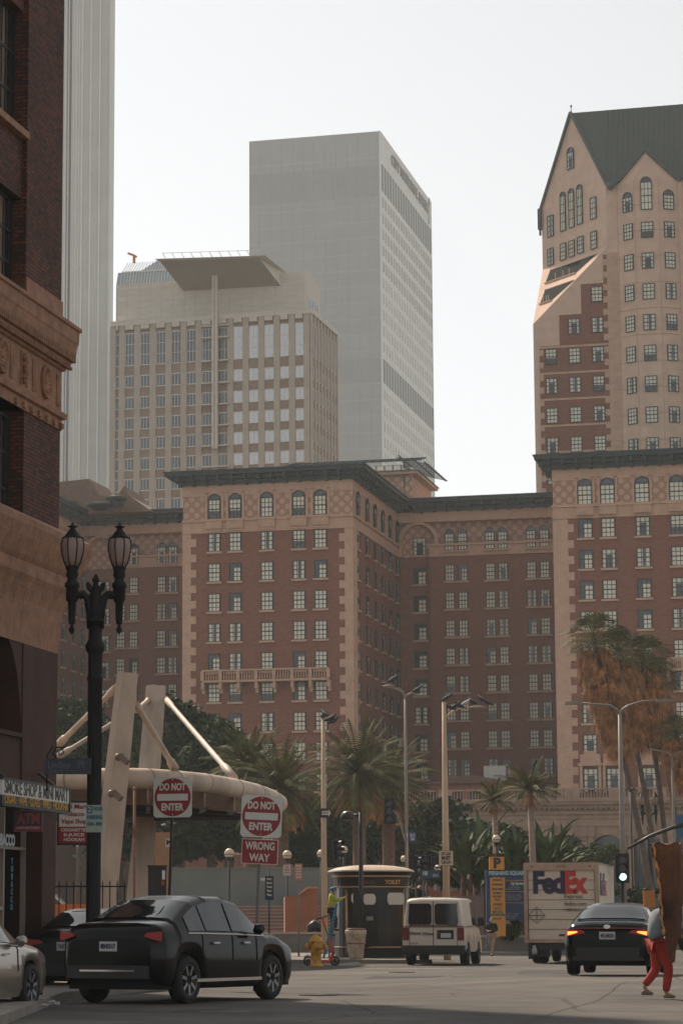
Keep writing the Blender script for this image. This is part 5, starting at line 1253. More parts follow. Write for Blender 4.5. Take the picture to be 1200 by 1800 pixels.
def banana(px, d, py_top, lab, n=9, zg=.14, seed=0):
    rnd = random.Random(seed); x = gx(px,d); o = empty('banana_plant', (x,d,zg), 0, lab, 'plant', 'broad leafed banana plants')
    zt_ = gz(py_top,d)-zg; b = MB(); c = MB()
    for i in range(4):
        xx, yy = rnd.gauss(0,.35), rnd.gauss(0,.3); h_ = zt_*(.45+.2*rnd.random()); b.tube([(xx*.5,yy*.5,0),(xx,yy,h_)], [.12,.08], 7)
        for k_ in range(n):
            az = rnd.random()*6.28; el = math.radians(45+rnd.random()*38); L = zt_*.42*(.7+.5*rnd.random()); p = Vector((xx,yy,h_)); d_ = Vector((math.cos(az)*math.cos(el), math.sin(az)*math.cos(el), math.sin(el))); sd_ = Vector((-math.sin(az), math.cos(az), 0)); pr = None
            for s_ in range(8):
                t = s_/7; w_ = .20*math.sin(math.pi*min(.08+t*.95,1))**.8; q = p+d_*(L/7); cur = (p-sd_*w_+Vector((0,0,.05)), p, p+sd_*w_+Vector((0,0,.05)))
                if pr: c.poly([pr[0],pr[1],cur[1],cur[0]]); c.poly([pr[1],pr[2],cur[2],cur[1]])
                pr = cur; p = q; d_ = (d_+Vector((0,0,-.10*(1+2*t)))).normalized()
    b.build('stem', pbark, o); c.build('leaves', lf_ban, o)
for px, d, py, lab, sd_ in ((812,128,1452,'tall banana plant right of the left lane sign pole',1),(838,131,1455,'banana plant behind the small round lamp left of the garage sign',2),(905,126,1452,'banana plant directly behind the garage sign',3),(968,124,1440,'banana plant rising behind the delivery truck',4),(862,133,1430,'banana plant under the smaller feather palm',5),(925,130,1465,'banana plant left of the pale palm trunk',6),(990,132,1455,'banana plant furthest right, above the truck corner',7)): banana(px, d, py, lab, seed=sd_)
# ---------------- street lights, poles, signals ----------------
conc = mat('cream_concrete_pole', (.48,.34,.23), .7, .12, 3, stretch=(1,1,.3)); dsteel = flat('dark_bronze_pole', (.02,.017,.015), .4); gsteel = mat('grey_steel_pole', (.22,.19,.16), .5, .12, 3)
birdm = mat('pigeon_grey', (.035,.037,.042), .7, .3, 20); globe_m = flat('cream_globe', (.62,.50,.36), .35); skb = flat('signal_black', (.008,.008,.009), .5)
def pigeon(px, py, d, lab, rz=0, s=1.0, light=False):
    b = MB(); 
    b.tube([(-.17,0,-.03),(-.10,0,.00),(-.02,0,.035),(.06,0,.075),(.10,0,.12),(.125,0,.155),(.155,0,.15),(.18,0,.14)], [.012,.035,.058,.055,.034,.028,.022,.004], 9)
    b.tube([(.0,.02,-.07),(.0,.02,.0)], .006, 4); b.tube([(.0,-.02,-.07),(.0,-.02,.0)], .006, 4)
    p = at(px, py, d); o = b.build('pigeon', birdm if not light else MATS['pale_pigeon'], None, p, rz); o.scale = (s,)*3
    tag(o, lab, 'bird', 'pigeons perched on the street lights'); return o
mat('pale_pigeon', (.4,.38,.35), .7, .2, 20)
# concrete pole with one way sign
def pole_obj(name, px, d, lab, cat='street light', group=None): return empty(name, (gx(px,d), d, 0), 0, lab, cat, group)
PA = pole_obj('utility_pole', 570, 105, 'cream concrete pole with pigeons on its tip, left of the big date palm', 'pole'); zt_ = gz(1262,105)
b = MB(); b.tube([(0,0,0),(0,0,zt_*.5),(0,0,zt_)], [.14,.11,.08], 12); b.build('shaft', conc, PA)
b = MB(); b.tube([(0,0,zt_-.1),(.3,0,zt_),(.42,-.1,zt_-.02)], .03, 6); b.box(-.1,.1,-.1,.1,zt_,zt_+.12); b.build('tip_bracket', dsteel, PA)
for i, (px, py, rz, l) in enumerate(((571,1258,2.2,'pigeon on top of the cream concrete pole'),(580,1266,.3,'pigeon on the bracket right of the concrete pole tip'),(586,1270,.2,'outer pigeon hanging off the concrete pole bracket'))): pigeon(px, py, 105, l, rz, 1.5)
ow_ = empty('one_way_sign', (gx(574,104.7), 104.7, 0), 0, 'black and white ONE WAY arrow sign on the concrete pole', 'sign')
z1, z0 = gz(1421,104.7), gz(1437,104.7); b = MB(); k = ppm(104.7); b.box(-9/k,9/k,0,.02,z0,z1); b.build('plate', blk, ow_)
zc_ = (z0+z1)/2; b = MB(); b.slab([(-7.5/k,zc_-.08),(4.5/k,zc_-.08),(4.5/k,zc_-.15),(8.5/k,zc_),(4.5/k,zc_+.15),(4.5/k,zc_+.08),(-7.5/k,zc_+.08)], -.01, -.001); b.build('arrow', wh, ow_)
text('ONE WAY', ow_, (-1.2/k,-.014,zc_), .12, blk, width=11/k, bold=.002)
# pole with pigeons and lane sign
PB = pole_obj('street_light', 785, 96, 'cream street light whose curved arm carries a row of pigeons'); zt_ = gz(1234,96); k = ppm(96)
b = MB(); b.tube([(0,0,0),(0,0,zt_*.5),(0,0,zt_)], [.135,.115,.075], 14); b.build('shaft', conc, PB)
b = MB(); b.tube([(0,0,gz(1266,96)),(10/k,0,gz(1254,96)),(26/k,0,gz(1246,96)),(46/k,0,gz(1243,96))], [.05,.045,.04,.035], 8); b.build('arm', conc, PB)
b = MB(); b.lathe([(.02,-.09),(.13,-.05),(.14,0),(.05,.06),(.01,.07)], (0,0,0), 12); o = b.build('lamp_head', gsteel, PB); o.scale = (2.2,1,.9); o.location = (60/k,0,gz(1243,96))
for i, (px, py, rz) in enumerate(((785,1229,0),(791,1246,2.8),(800,1243,.4),(808,1243,2.9),(818,1238,.2),(830,1236,2.6),(846,1231,2.3),(858,1238,2.9))):
    pigeon(px, py, 96, ['pigeon on the very top of the cream pole','first pigeon along the arm from the cream pole','second pigeon along the curved arm','third pigeon along the curved arm','pale pigeon in the middle of the arm','pigeon where the arm meets the lamp head','pigeon on top of the lamp head','pigeon at the outer tip of the lamp head'][i], rz, 1.25, i == 4)
ll = empty('lane_sign', (gx(785,95.7), 95.7, 0), 0, 'white LEFT LANE MUST TURN LEFT sign on the cream pole above the van', 'sign'); z1, z0 = gz(1495,95.7), gz(1522,95.7); h = (z1-z0)/2; zc_ = (z0+z1)/2; k = ppm(95.7)
b = MB(); b.box(-13/k,13/k,0,.02,z0,z1); b.build('plate', blk, ll); b = MB(); b.box(-12.4/k,12.4/k,-.004,0,z0+.012,z1-.012); b.build('face', mat('cream_sign', (.50,.40,.30), .6, .06), ll)
for t, q, ww in (('LEFT LANE',.55,17),('MUST',0,16),('TURN LEFT',-.58,17)): text(t, ll, (0,-.009,zc_+h*q), .15 if q else .17, blk, width=ww/k, bold=.004 if q else .008)
# thin double arm light
PC = pole_obj('street_light', 716, 125, 'thin grey double armed street light with birds, above the date palms', group='double armed street lights'); k = ppm(125); zt_ = gz(1226,125)
b = MB(); b.tube([(0,0,0),(0,0,zt_)], [.11,.055], 10); b.build('shaft', gsteel, PC)
b = MB(); b.tube([(0,0,zt_-.1),(-4/k,0,gz(1216,125)),(-16/k,0,gz(1211,125)),(-30/k,0,gz(1207,125))], .05, 7); b.build('arm', gsteel, PC)
b = MB(); b.tube([(0,0,zt_-.2),(3/k,0,gz(1222,125)),(12/k,0,gz(1218,125)),(24/k,0,gz(1222,125))], .05, 7); b.build('arm', gsteel, PC)
for x_, yy in ((-30,1206),(26,1222)):
    b = MB(); b.lathe([(.02,-.08),(.12,-.03),(.12,.02),(.02,.08)], (0,0,0), 10); o = b.build('lamp_head', gsteel, PC); o.scale = (2.4,1,.9); o.location = (x_/k,0,gz(yy,125))
pigeon(690, 1197, 125, 'bird on the left arm of the thin double armed light', .5, 1.9); pigeon(733, 1214, 125, 'bird on the right arm of the thin double armed light', .2, 1.5)
# traffic signals
sgreen = flat('green_lamp', (.5,.8,.75), .4, emit=(.45,.9,.82), es=1.6); lens = flat('dark_lens', (.03,.028,.025), .2)
def signal(px, d, y0, y1, lab, rz=0, green=False, w=.36):
    o = empty('traffic_signal', (gx(px,d), d, 0), rz, lab, 'traffic light', 'traffic signals of the junction'); z1, z0 = gz(y0,d), gz(y1,d); h = (z1-z0)
    b = MB(); b.box(-w/2,w/2,0,.2,z0,z1); b.box(-w/2-.06,w/2+.06,.08,.10,z0-.06,z1+.06)
    for i in range(3):
        zc_ = z1-h*(i+.5)/3
        b.tube([(w*.38*math.cos(t),-.16 if True else 0,zc_+w*.38*math.sin(t)) for t in [math.pi*q/8 for q in range(9)]], .012, 4)
        for q in range(8):
            t0, t1 = math.pi*q/8, math.pi*(q+1)/8; b.poly([(w*.38*math.cos(t0),-.18,zc_+w*.38*math.sin(t0)),(w*.38*math.cos(t1),-.18,zc_+w*.38*math.sin(t1)),(w*.38*math.cos(t1),0,zc_+w*.38*math.sin(t1)),(w*.38*math.cos(t0),0,zc_+w*.38*math.sin(t0))])
    b.build('housing', skb, o)
    for i in range(3):
        zc_ = z1-h*(i+.5)/3; b = MB(); b.slab([(w*.34*math.cos(2*math.pi*q/18), zc_+w*.34*math.sin(2*math.pi*q/18)) for q in range(18)], -.02, -.001); b.build('lens', sgreen if green and i == 2 else lens, o)
    return o
signal(686, 125, 1405, 1446, 'dark traffic signal hanging left of the thin grey pole', -.3, w=.42)
b = MB(); x0 = gx(686,125); b.tube([Vector(at(717,1495,124.8)),Vector(at(708,1465,124.8)),Vector(at(698,1432,124.8)),Vector(at(690,1424,124.9))], [.06,.05,.04,.04], 7); tag(b.build('signal_bracket', gsteel), 'slanting steel bracket holding the hanging traffic signal', 'bracket')
signal(1096, 91, 1503, 1549, 'traffic signal showing a lit green lamp right of the delivery truck', 0, True)
b = MB(); b.tube([(0,0,0),(0,0,gz(1549,91))], .06, 10); o = b.build('pole', dsteel, bpy.data.objects[-1] if False else [q for q in bpy.data.objects if q.get('label','').startswith('traffic signal showing')][0], (0,.12,0))
signal(736, 110, 1505, 1548, 'dark side-on traffic signal above the blue Hill street sign', 1.1); signal(748, 112, 1503, 1540, 'second dark signal close beside the side-on one', -.7)
signal(597, 108, 1478, 1512, 'dark signal above the worker at the kiosk', .9)
for l_ in ('dark side-on','second dark','dark signal above the worker'):
    o = [q for q in bpy.data.objects if q.get('label','').startswith(l_)][0]; b = MB(); b.tube([(0,.1,0),(0,.1,gz(1545,110))], .05, 8); b.build('pole', dsteel, o)
ma = empty('signal_mast_arm', (gx(1245,90), 90, 0), 0, 'dark curved mast arm sweeping up to the right edge above the green signal', 'mast arm'); k = ppm(90)
b = MB(); b.tube([(-140/k,0,gz(1492,90)),(-100/k,0,gz(1470,90)),(-60/k,0,gz(1455,90)),(0,0,gz(1440,90))], [.045,.06,.07,.09], 9); b.build('arm', dsteel, ma); b = MB(); b.tube([(0,0,0),(0,0,gz(1430,90))], [.16,.11], 12); b.build('pole', dsteel, ma)
b = MB(); b.box(gx(1193,89.9)-gx(1245,90),gx(1240,89.9)-gx(1245,90),-.02,0,gz(1474,90),gz(1432,90)); b.build('backing_panel', flat('blue_panel', (.05,.12,.2)), ma)
# double arm lights on the right
PD = pole_obj('street_light', 1097, 110, 'tall slender street light with two long straight arms in front of the fan palms', group='double armed street lights'); k = ppm(110); zt_ = gz(1252,110)
b = MB(); b.tube([(0,0,0),(0,0,zt_)], [.15,.075], 12); b.build('shaft', gsteel, PD)
for s_, xe, ye in ((-1,-98,1236),(1,94,1231)):
    b = MB(); b.tube([(0,0,zt_-.15),(s_*5/k,0,gz(1247,110)),(s_*16/k,0,gz(1240,110)),(s_*40/k,0,gz(ye+2,110)),(s_*66/k,0,gz(ye,110))], [.05,.05,.045,.04,.035], 8); b.build('arm', gsteel, PD)
    b = MB(); b.box(min(s_*66/k,xe/k),max(s_*66/k,xe/k),-.14,.14,gz(ye,110)-.06,gz(ye,110)+.05); b.build('lamp_head', gsteel, PD)
PE = pole_obj('street_light', 1188, 165, 'second double armed street light further off at the right edge', group='double armed street lights'); k = ppm(165); zt_ = gz(1330,165)
b = MB(); b.tube([(0,0,0),(0,0,zt_)], [.14,.07], 10); b.build('shaft', gsteel, PE)
for s_ in (-1,1):
    b = MB(); b.tube([(0,0,zt_),(s_*8/k,0,gz(1323,165)),(s_*30/k,0,gz(1318,165)),(s_*60/k,0,gz(1318,165))], .05, 7); b.build('arm', gsteel, PE)
    b = MB(); b.box(min(s_*55/k,s_*76/k),max(s_*55/k,s_*76/k),-.14,.14,gz(1320,165),gz(1316,165)); b.build('lamp_head', gsteel, PE)
PF = pole_obj('street_light', 1113, 150, 'short dark double curled lamp right of the tall slender light'); k = ppm(150)
b = MB(); b.tube([(0,0,0),(0,0,gz(1392,150))], .06, 8); b.build('shaft', dsteel, PF)
for s_ in (-1,1): b = MB(); b.tube([(0,0,gz(1392,150)),(s_*3/k,0,gz(1386,150)),(s_*7/k,0,gz(1385,150)),(s_*7.5/k,0,gz(1389,150))], .05, 6); b.build('arm', dsteel, PF)
# black dome lamp in front of the kiosk
PL = pole_obj('street_lamp', 635, 91, 'black pedestrian lamp post with a dome shade in front of the kiosk', 'lamp post'); k = ppm(91)
b = MB(); b.tube([(0,0,0),(0,0,gz(1428,91))], [.085,.075], 12); b.box(-.13,.13,-.13,.13,0,.25); b.build('post', dsteel, PL)
b = MB(); b.tube([(0,0,gz(1433,91)),(-12/k,0,gz(1433,91))], .05, 8); b.build('arm', dsteel, PL)
b = MB(); b.lathe([(.24,gz(1441,91)),(.25,gz(1437,91)),(.22,gz(1431,91)),(.15,gz(1427,91)),(.03,gz(1425,91))], (-23/k,0,0), 16); b.tube([(-23/k,0,gz(1425,91)),(-23/k,0,gz(1421,91))], .015, 5); b.build('dome_shade', dsteel, PL)
# globe lamps
def globe(px, py, dia, d, zg, lab):
    k = ppm(d); r = dia/2/k; z = gz(py,d)-zg
    o = empty('globe_lamp', (gx(px,d), d, zg), 0, lab, 'lamp', 'round globe lamps around the square')
    b = MB(); b.tube([(0,0,0),(0,0,z-r)], .055, 8); b.lathe([(.05,z-r*1.4),(.14,z-r*1.05),(r*.75,z-r*.72)], (0,0,0), 12); b.build('post', dsteel, o)
    b = MB(); b.ball((0,0,z), r, 18); b.build('globe', globe_m, o); b = MB(); b.lathe([(r*1.03,z-.1*r),(r*1.03,z-.24*r)], (0,0,0), 18); b.build('band', dsteel, o)
for a_ in ((403,1500,17.5,125,.14,'round globe lamp left of the wrong way sign'),(505,1503,16.5,124,.14,'round globe lamp above the small white notice'),(565,1501,15,128,.14,'globe lamp half hidden behind the concrete pole'),(605,1494,14,142,1.9,'globe lamp above the kiosk roof, left of the black post'),(711,1510,12.5,142,1.9,'globe lamp right of the kiosk roof'),(770,1526,11.5,146,1.9,'globe lamp behind the blue Hill street sign'),(848,1527,12,135,.14,'globe lamp left of the orange P board'),(874,1475,15,124,.14,'brighter globe lamp directly above the orange P board'),(897,1477,14,132,.14,'globe lamp between the P board and the palm trunk')): globe(*a_)
# small signs
def board(name, px, d, x0, x1, y0, y1, post_to, m, pm, lab, texts=(), zg=.14, tm=None):
    o = empty(name, (gx(px,d), d, zg), 0, lab, 'sign'); k = ppm(d); b = MB(); b.box((x0-px)/k,(x1-px)/k,0,.05,gz(y1,d)-zg,gz(y0,d)-zg); b.build('board', m, o)
    b = MB(); b.tube([(0,.08,0),(0,.08,gz(post_to,d)-zg)], .035, 8); b.build('post', pm, o)
    for t, yy, s_, w_ in texts: text(t, o, (((x0+x1)/2-px)/k,-.004,gz(yy,d)-zg), s_, tm or wh, width=w_/k, bold=.004)
    return o
navy = flat('navy_board', (.012,.022,.05), .5)
o = board('wayfinding_sign', 473, 100, 466, 481, 1540, 1582, 1529, navy, dsteel, 'dark blue wayfinding board on a black post before the stairs', (('Library',1545,.12,9),('Museum',1552,.12,10),('Theatre',1559,.12,10),('Metro',1566,.12,8),('Plaza',1573,.12,8)))
b = MB(); b.box(-.32,-.15,-.03,0,gz(1548,100)-.14,gz(1543,100)-.14); b.build('pointer', wh, o)
board('notice_sign', 505, 123.5, 498, 511, 1520, 1539, 1525, mat('faded_white', (.42,.40,.36), .7, .1), dsteel, 'small white no parking notice under the round lamp', (('NO',1524,.13,6),('PARKING',1529,.1,9),('ANY TIME',1534,.1,9)), tm=flat('faded_red', (.3,.08,.06)))
o = board('parking_rules_sign', 525, 96, 518, 532, 1518, 1548, 1519, mat('faded_orange_sign', (.50,.20,.13), .7, .1), gsteel, 'faded orange and white parking rules sign on a thin post before the orange wall')
k = ppm(96); b = MB()
for i in range(5):
    for j in range(3): b.box((-4.6+j*3.4)/k,(-2.2+j*3.4)/k,-.006,-.001,gz(1523.5+i*5,96)-.14,gz(1520.5+i*5,96)-.14)
b.build('white_panels', wh, o)
hb = flat('hill_blue', (.014,.04,.085), .5)
o = board('street_name_sign', 745, 108, 740, 774, 1529, 1544, 1530, hb, dsteel, 'blue Hill 500 street name sign between the kiosk and the cream pole'); k = ppm(108)
text('Hill', o, (3/k,-.006,gz(1535.5,108)-.14), .24, wh, width=8/k, bold=.006); text('500 S', o, (21/k,-.006,gz(1539,108)-.14), .16, wh, width=10/k)
o = board('bus_stop_sign', 718, 124.5, 720, 733, 1462, 1480, 1464, flat('stop_blue', (.02,.06,.13)), gsteel, 'small blue square stop sign on the thin grey pole', (('5th St',1468,.2,9),('500',1475,.2,7)))
# garage sign
gs = empty('garage_sign', (gx(890,112), 112, 0), 0, 'blue and orange Pershing Square Garage sign with a P board on top', 'sign'); k = ppm(112)
gx_ = lambda px: (px-890)/k
gy_ = lambda py: gz(py,112)
obl = mat('garage_blue', (.018,.055,.12), .55, .1, 2); oor = mat('garage_orange', (.60,.26,.05), .6, .08, 2); odk = flat('garage_navy', (.012,.03,.07), .5)
b = MB(); b.box(gx_(854),gx_(962),0,.25,gy_(1541),gy_(1529)); b.box(gx_(855),gx_(861),0,.25,.3,gy_(1541)); b.box(gx_(888.5),gx_(960),.02,.22,gy_(1618),gy_(1542)); b.build('frame_panel', obl, gs)
b = MB(); b.box(gx_(862),gx_(888),-.03,.2,.8,gy_(1542.5)); b.build('price_panel', oor, gs)
b = MB(); b.box(gx_(861.5),gx_(887.5),.0,.2,gy_(1531.0),gy_(1506)); b.build('p_board', oor, gs); text('P', gs, (gx_(874.5),-.006,gy_(1518)), .58, navy, bold=.03)
text('PERSHING SQUARE GARAGE', gs, (gx_(909),-.004,gy_(1535)), .22, flat('pale_blue_letters', (.35,.45,.45)), width=98/k, bold=.010)
for t, yy, w_ in (('ENTRANCE',1547,17),('PARKING',1555,18),('EARLY BIRD',1563,20),('$9 MAX',1570,16),('HOURLY',1576,17),('FULL',1582,9),('AUTOMATIC',1590,17),('PAY LOT',1597,12),('MAX RATE',1603,18)): text(t, gs, (gx_(875),-.036,gy_(yy)), .13, navy, width=w_/k, bold=.003)
b = MB(); b.box(gx_(862.5),gx_(887.5),-.035,-.03,gy_(1610),gy_(1606)); b.build('teal_strip', flat('teal_strip', (.03,.16,.16)), gs); text('OPEN 24 HRS', gs, (gx_(873),-.036,gy_(1615)), .12, navy, width=16/k, bold=.002)
b = MB()
for y0, y1 in ((1549,1566),(1570,1586),(1588,1602),(1604,1617)): b.box(gx_(889.5),gx_(956),-.0,.02,gy_(y1),gy_(y0))
b.build('info_panel', odk, gs)
b = MB()
for yy in (1548,1567,1587): b.box(gx_(889.5),gx_(956),-.006,.0,gy_(yy+.5),gy_(yy-.3))
b.build('orange_rule', oor, gs); text('City Business', gs, (gx_(910),-.004,gy_(1553)), .16, wh, width=24/k, bold=.003)
for yy, w_, xx in ((1557,15,905),(1560,20,905),(1563,24,902),(1573,26,903),(1577,28,904),(1581,24,902),(1606,22,900),(1610,20,899),(1614,14,897)): text('monthly rates available', gs, (gx_(xx),-.004,gy_(yy)), .09, flat('dim_white_%d' % yy, (.3,.32,.33)), width=w_/k)
# ---------------- toilet kiosk ----------------
kd = 92.0; k = ppm(kd); ki = empty('toilet_kiosk', (gx(656,kd), kd+1.3, .13), .12, 'black and gold oval public toilet kiosk with a domed pale roof', 'kiosk')
kb = flat('kiosk_black', (.006,.007,.008), .3, spec=.35, coat=.1); gold = flat('gold_trim', (.42,.24,.11), .35, metal=.6); pan = flat('pale_panel', (.55,.50,.42), .3); dome = mat('dome_roof', (.50,.38,.27), .45, .08, 1)
def oct_(r, c=.30):  # rounded oblong footprint
    pts = []
    for i in range(24):
        a_ = 2*math.pi*i/24; ex = .62; x = abs(math.cos(a_))**ex*(1 if math.cos(a_) >= 0 else -1); y_ = abs(math.sin(a_))**ex*(1 if math.sin(a_) >= 0 else -1); pts.append((x*r, y_*r*.8))
    return pts
def ring(b, prof, m=None):
    rg = [[b.pt((x,y_,z)) for x, y_ in oct_(r)] for r, z in prof]
    for i in range(len(rg)-1):
        for q in range(24): b.face((rg[i][q],rg[i][(q+1)%24],rg[i+1][(q+1)%24],rg[i+1][q]), m)
    b.face(rg[0][::-1], m); b.face(rg[-1], m)
kz = lambda yy: gz(yy, kd)-.13
b = MB(); ring(b, [(1.26,0),(1.26,.3),(1.24,.32),(1.24,kz(1561)),(1.28,kz(1560)),(1.30,kz(1548)),(1.32,kz(1540)),(1.42,kz(1534)),(1.45,kz(1531))]); b.build('cabin', kb, ki)
b = MB(); 
for z, r in ((kz(1560),1.33),(kz(1541),1.36),(.34,1.275)): ring(b, [(r,z),(r+.01,z+.02),(r,z+.05)])
b.build('gold_band', gold, ki)
b = MB(); ring(b, [(1.5,kz(1531.5)),(1.47,kz(1529)),(1.2,kz(1524)),(.8,kz(1521)),(.4,kz(1519.5)),(.05,kz(1519))]); b.smooth = True; b.build('dome_roof', dome, ki)
b = MB(); yf = -.985
for x0, x1, z0, z1 in ((.40,.98,kz(1590),kz(1569)),(-.45,-.02,kz(1590),kz(1571)),(-.86,-.66,kz(1588),kz(1569))): b.slab([(x0+.06,z0),(x1-.06,z0),(x1,z0+.1),(x1,z1-.1),(x1-.06,z1),(x0+.06,z1),(x0,z1-.1),(x0,z0+.1)], yf-.045-(0 if x0 > -.5 else -.12), yf+.12)
b.build('poster_panel', pan, ki)
b = MB(); b.box(-.42,.05,yf-.03,yf+.1,.35,kz(1566)); b.build('door', flat('kiosk_door', (.004,.005,.006), .35, spec=.3), ki)
for x_ in (-1.0,1.0): b = MB(); b.tube([(x_,-.78,.1),(x_,-.78,kz(1562))], .045, 8); b.build('corner_post', gold, ki)
b = MB(); b.box(-.36,-.12,yf-.06,yf-.02,kz(1618),kz(1611)); b.build('door_handle', gsteel, ki)
text('TOILET', ki, (.58,yf-.11,kz(1550.5)), .2, gold, width=.55, bold=.006); text('PUBLIC', ki, (-.35,yf-.10,kz(1550.5)), .16, flat('dim_gold', (.12,.05,.03)), width=.6)
# litter bin, hydrant, scooter, ladder
bn = empty('litter_bin', (gx(625,88.6), 88.6, .13), .1, 'pale ribbed litter bin at the foot of the black dome lamp', 'bin')
b = MB(); b.lathe([(.22,0),(.24,.05),(.30,.55),(.33,.80),(.36,.82),(.36,.95),(.33,.97),(.30,.9)], (0,0,0), 16)
for i in range(16): a_ = 2*math.pi*i/16; b.bar((.235*math.cos(a_),.235*math.sin(a_),.05),(.335*math.cos(a_),.335*math.sin(a_),.8),.02)
b.build('body', mat('bin_pale', (.45,.37,.29), .7, .3, 4), bn); b = MB(); b.lathe([(.345,.5),(.35,.52),(.345,.54)], (0,0,0), 16); b.lathe([(.31,.97),(.33,1.0),(.30,1.02)], (0,0,0), 16); b.build('hoop', MATS['rusty_pole'], bn)
hyd = empty('fire_hydrant', (gx(555,80.5), 80.5, 0), .2, 'stocky yellow fire hydrant with grime, standing in front of the red scooter', 'hydrant')
ym = mat('hydrant_yellow', (.55,.26,.03), .5, .35, 7, col2=(.62,.31,.04), bump=.2)
k = ppm(80.5); sc_ = .98/ .80
b = MB(); P_ = [(.20,0),(.20,.04),(.15,.05),(.14,.10),(.145,.40),(.17,.42),(.17,.46),(.15,.48),(.16,.62),(.165,.70),(.20,.71),(.20,.74),(.175,.76),(.14,.84),(.08,.885),(.05,.89),(.05,.93),(.01,.935)]
b.lathe([(r*1.12,z*1.05) for r, z in P_], (0,0,0), 18); b.build('barrel', ym, hyd)
for dx, dy, nm in ((-1,0,'side_outlet'),(1,0,'side_outlet'),(0,-1,'front_outlet')):
    b = MB(); r0 = .085 if dy == 0 else .115; p = Vector((dx,dy,0)); z = .60 if dy == 0 else .62
    b.tube([p*.12+Vector((0,0,z)), p*.25+Vector((0,0,z)), p*.255+Vector((0,0,z)), p*.31+Vector((0,0,z)), p*.315+Vector((0,0,z)), p*.35+Vector((0,0,z))], [r0,r0,r0*1.25,r0*1.25,.035,.03], 12); b.build(nm, ym, hyd)
b = MB(); 
for i in range(8): a_ = 2*math.pi*i/8; b.ball((.2*math.cos(a_),.2*math.sin(a_),.75), .018, 6)
b.build('flange_bolts', MATS['rusty_pole'], hyd)
sco = empty('electric_scooter', (gx(564,82.3), 82.3, 0), 0, 'red and black electric scooter parked behind the yellow hydrant', 'scooter')
k = ppm(82.3); sx = lambda px: (px-564)/k; sz_ = lambda py: gz(py,82.3)
scr = flat('scooter_red', (.55,.03,.02), .4); sbk = flat('scooter_black', (.012,.012,.013), .5); scb = flat('scooter_blue', (.05,.16,.20), .4)
zw = .155
for px in (541, 588):
    b = MB(); b.tube([(sx(px)+.12*math.cos(2*math.pi*i/20),0,zw+.12*math.sin(2*math.pi*i/20)) for i in range(21)], .035, 7, cap=False); w1 = b.build('wheel', sbk, sco)
    b = MB(); b.tube([(sx(px),-.03,zw),(sx(px),.03,zw)], .075, 12); b.build('hub', sbk, w1)
b = MB(); b.box(sx(545),sx(580),-.07,.07,.10,.16); b.bar((sx(578),0,.13),(sx(585),0,.42),.07,.07); b.build('deck', scr, sco)
b = MB(); b.bar((sx(588),0,zw),(sx(583),0,.5),.05); b.bar((sx(586.5),0,.35),(sx(579),0,sz_(1652)),.075,.07); b.build('fork', scr, sco)
b = MB(); b.bar((sx(579),0,sz_(1652)),(sx(571),0,sz_(1630)),.055); b.build('stem', scb, sco); b = MB(); b.bar((sx(571),0,sz_(1630)),(sx(566),0,sz_(1614)),.06); b.build('stem_top', scr, sco)
b = MB(); b.tube([(sx(556),-.12,sz_(1616)),(sx(566),0,sz_(1613)),(sx(578),.15,sz_(1609))], .022, 7); b.build('handlebar', sbk, sco)
b = MB(); b.poly([(sx(535),0,.30),(sx(541),0,.335),(sx(548),0,.27),(sx(548),.06,.27),(sx(541),.06,.335),(sx(535),.06,.30)]); b.tube([(sx(534),0,.27),(sx(540),0,.33),(sx(547),0,.28)], .03, 6); b.build('mudguard', wh, sco)
bag = MB(); bag.tube([(-.2,0,.02),(-.12,0,.22),(.05,0,.34),(.22,0,.25),(.3,0,.05)], [.1,.22,.26,.2,.08], 10); tag(bag.build('bag', sbk, None, (gx(551,111.2),111.2,gz(1641,111.2))), 'black bag lying on the low wall left of the kiosk', 'bag')
lad = empty('step_ladder', (gx(578,90.5), 90.5, .13), .0, 'blue step ladder leaning at the left side of the kiosk', 'ladder')
lb = flat('ladder_blue', (.03,.12,.20), .5); k = ppm(90.5); lx = lambda px: (px-578)/k; lz = lambda py: gz(py,90.5)-.13
b = MB(); 
for y_ in (-.22,.22): b.bar((lx(568),y_,0),(lx(592),y_,lz(1588)),.06)
b.build('front_rail', lb, lad); b = MB()
for y_ in (-.22,.22): b.bar((lx(578),y_+.3,0),(lx(592),y_,lz(1588)),.04)
b.build('rear_rail', lb, lad); b = MB()
for i in range(6): t = (i+1)/7; x = lx(568)+(lx(592)-lx(568))*t; b.box(x-.05,x+.05,-.22,.22,lz(1588)*t-.015,lz(1588)*t+.015)
b.build('tread', lb, lad)
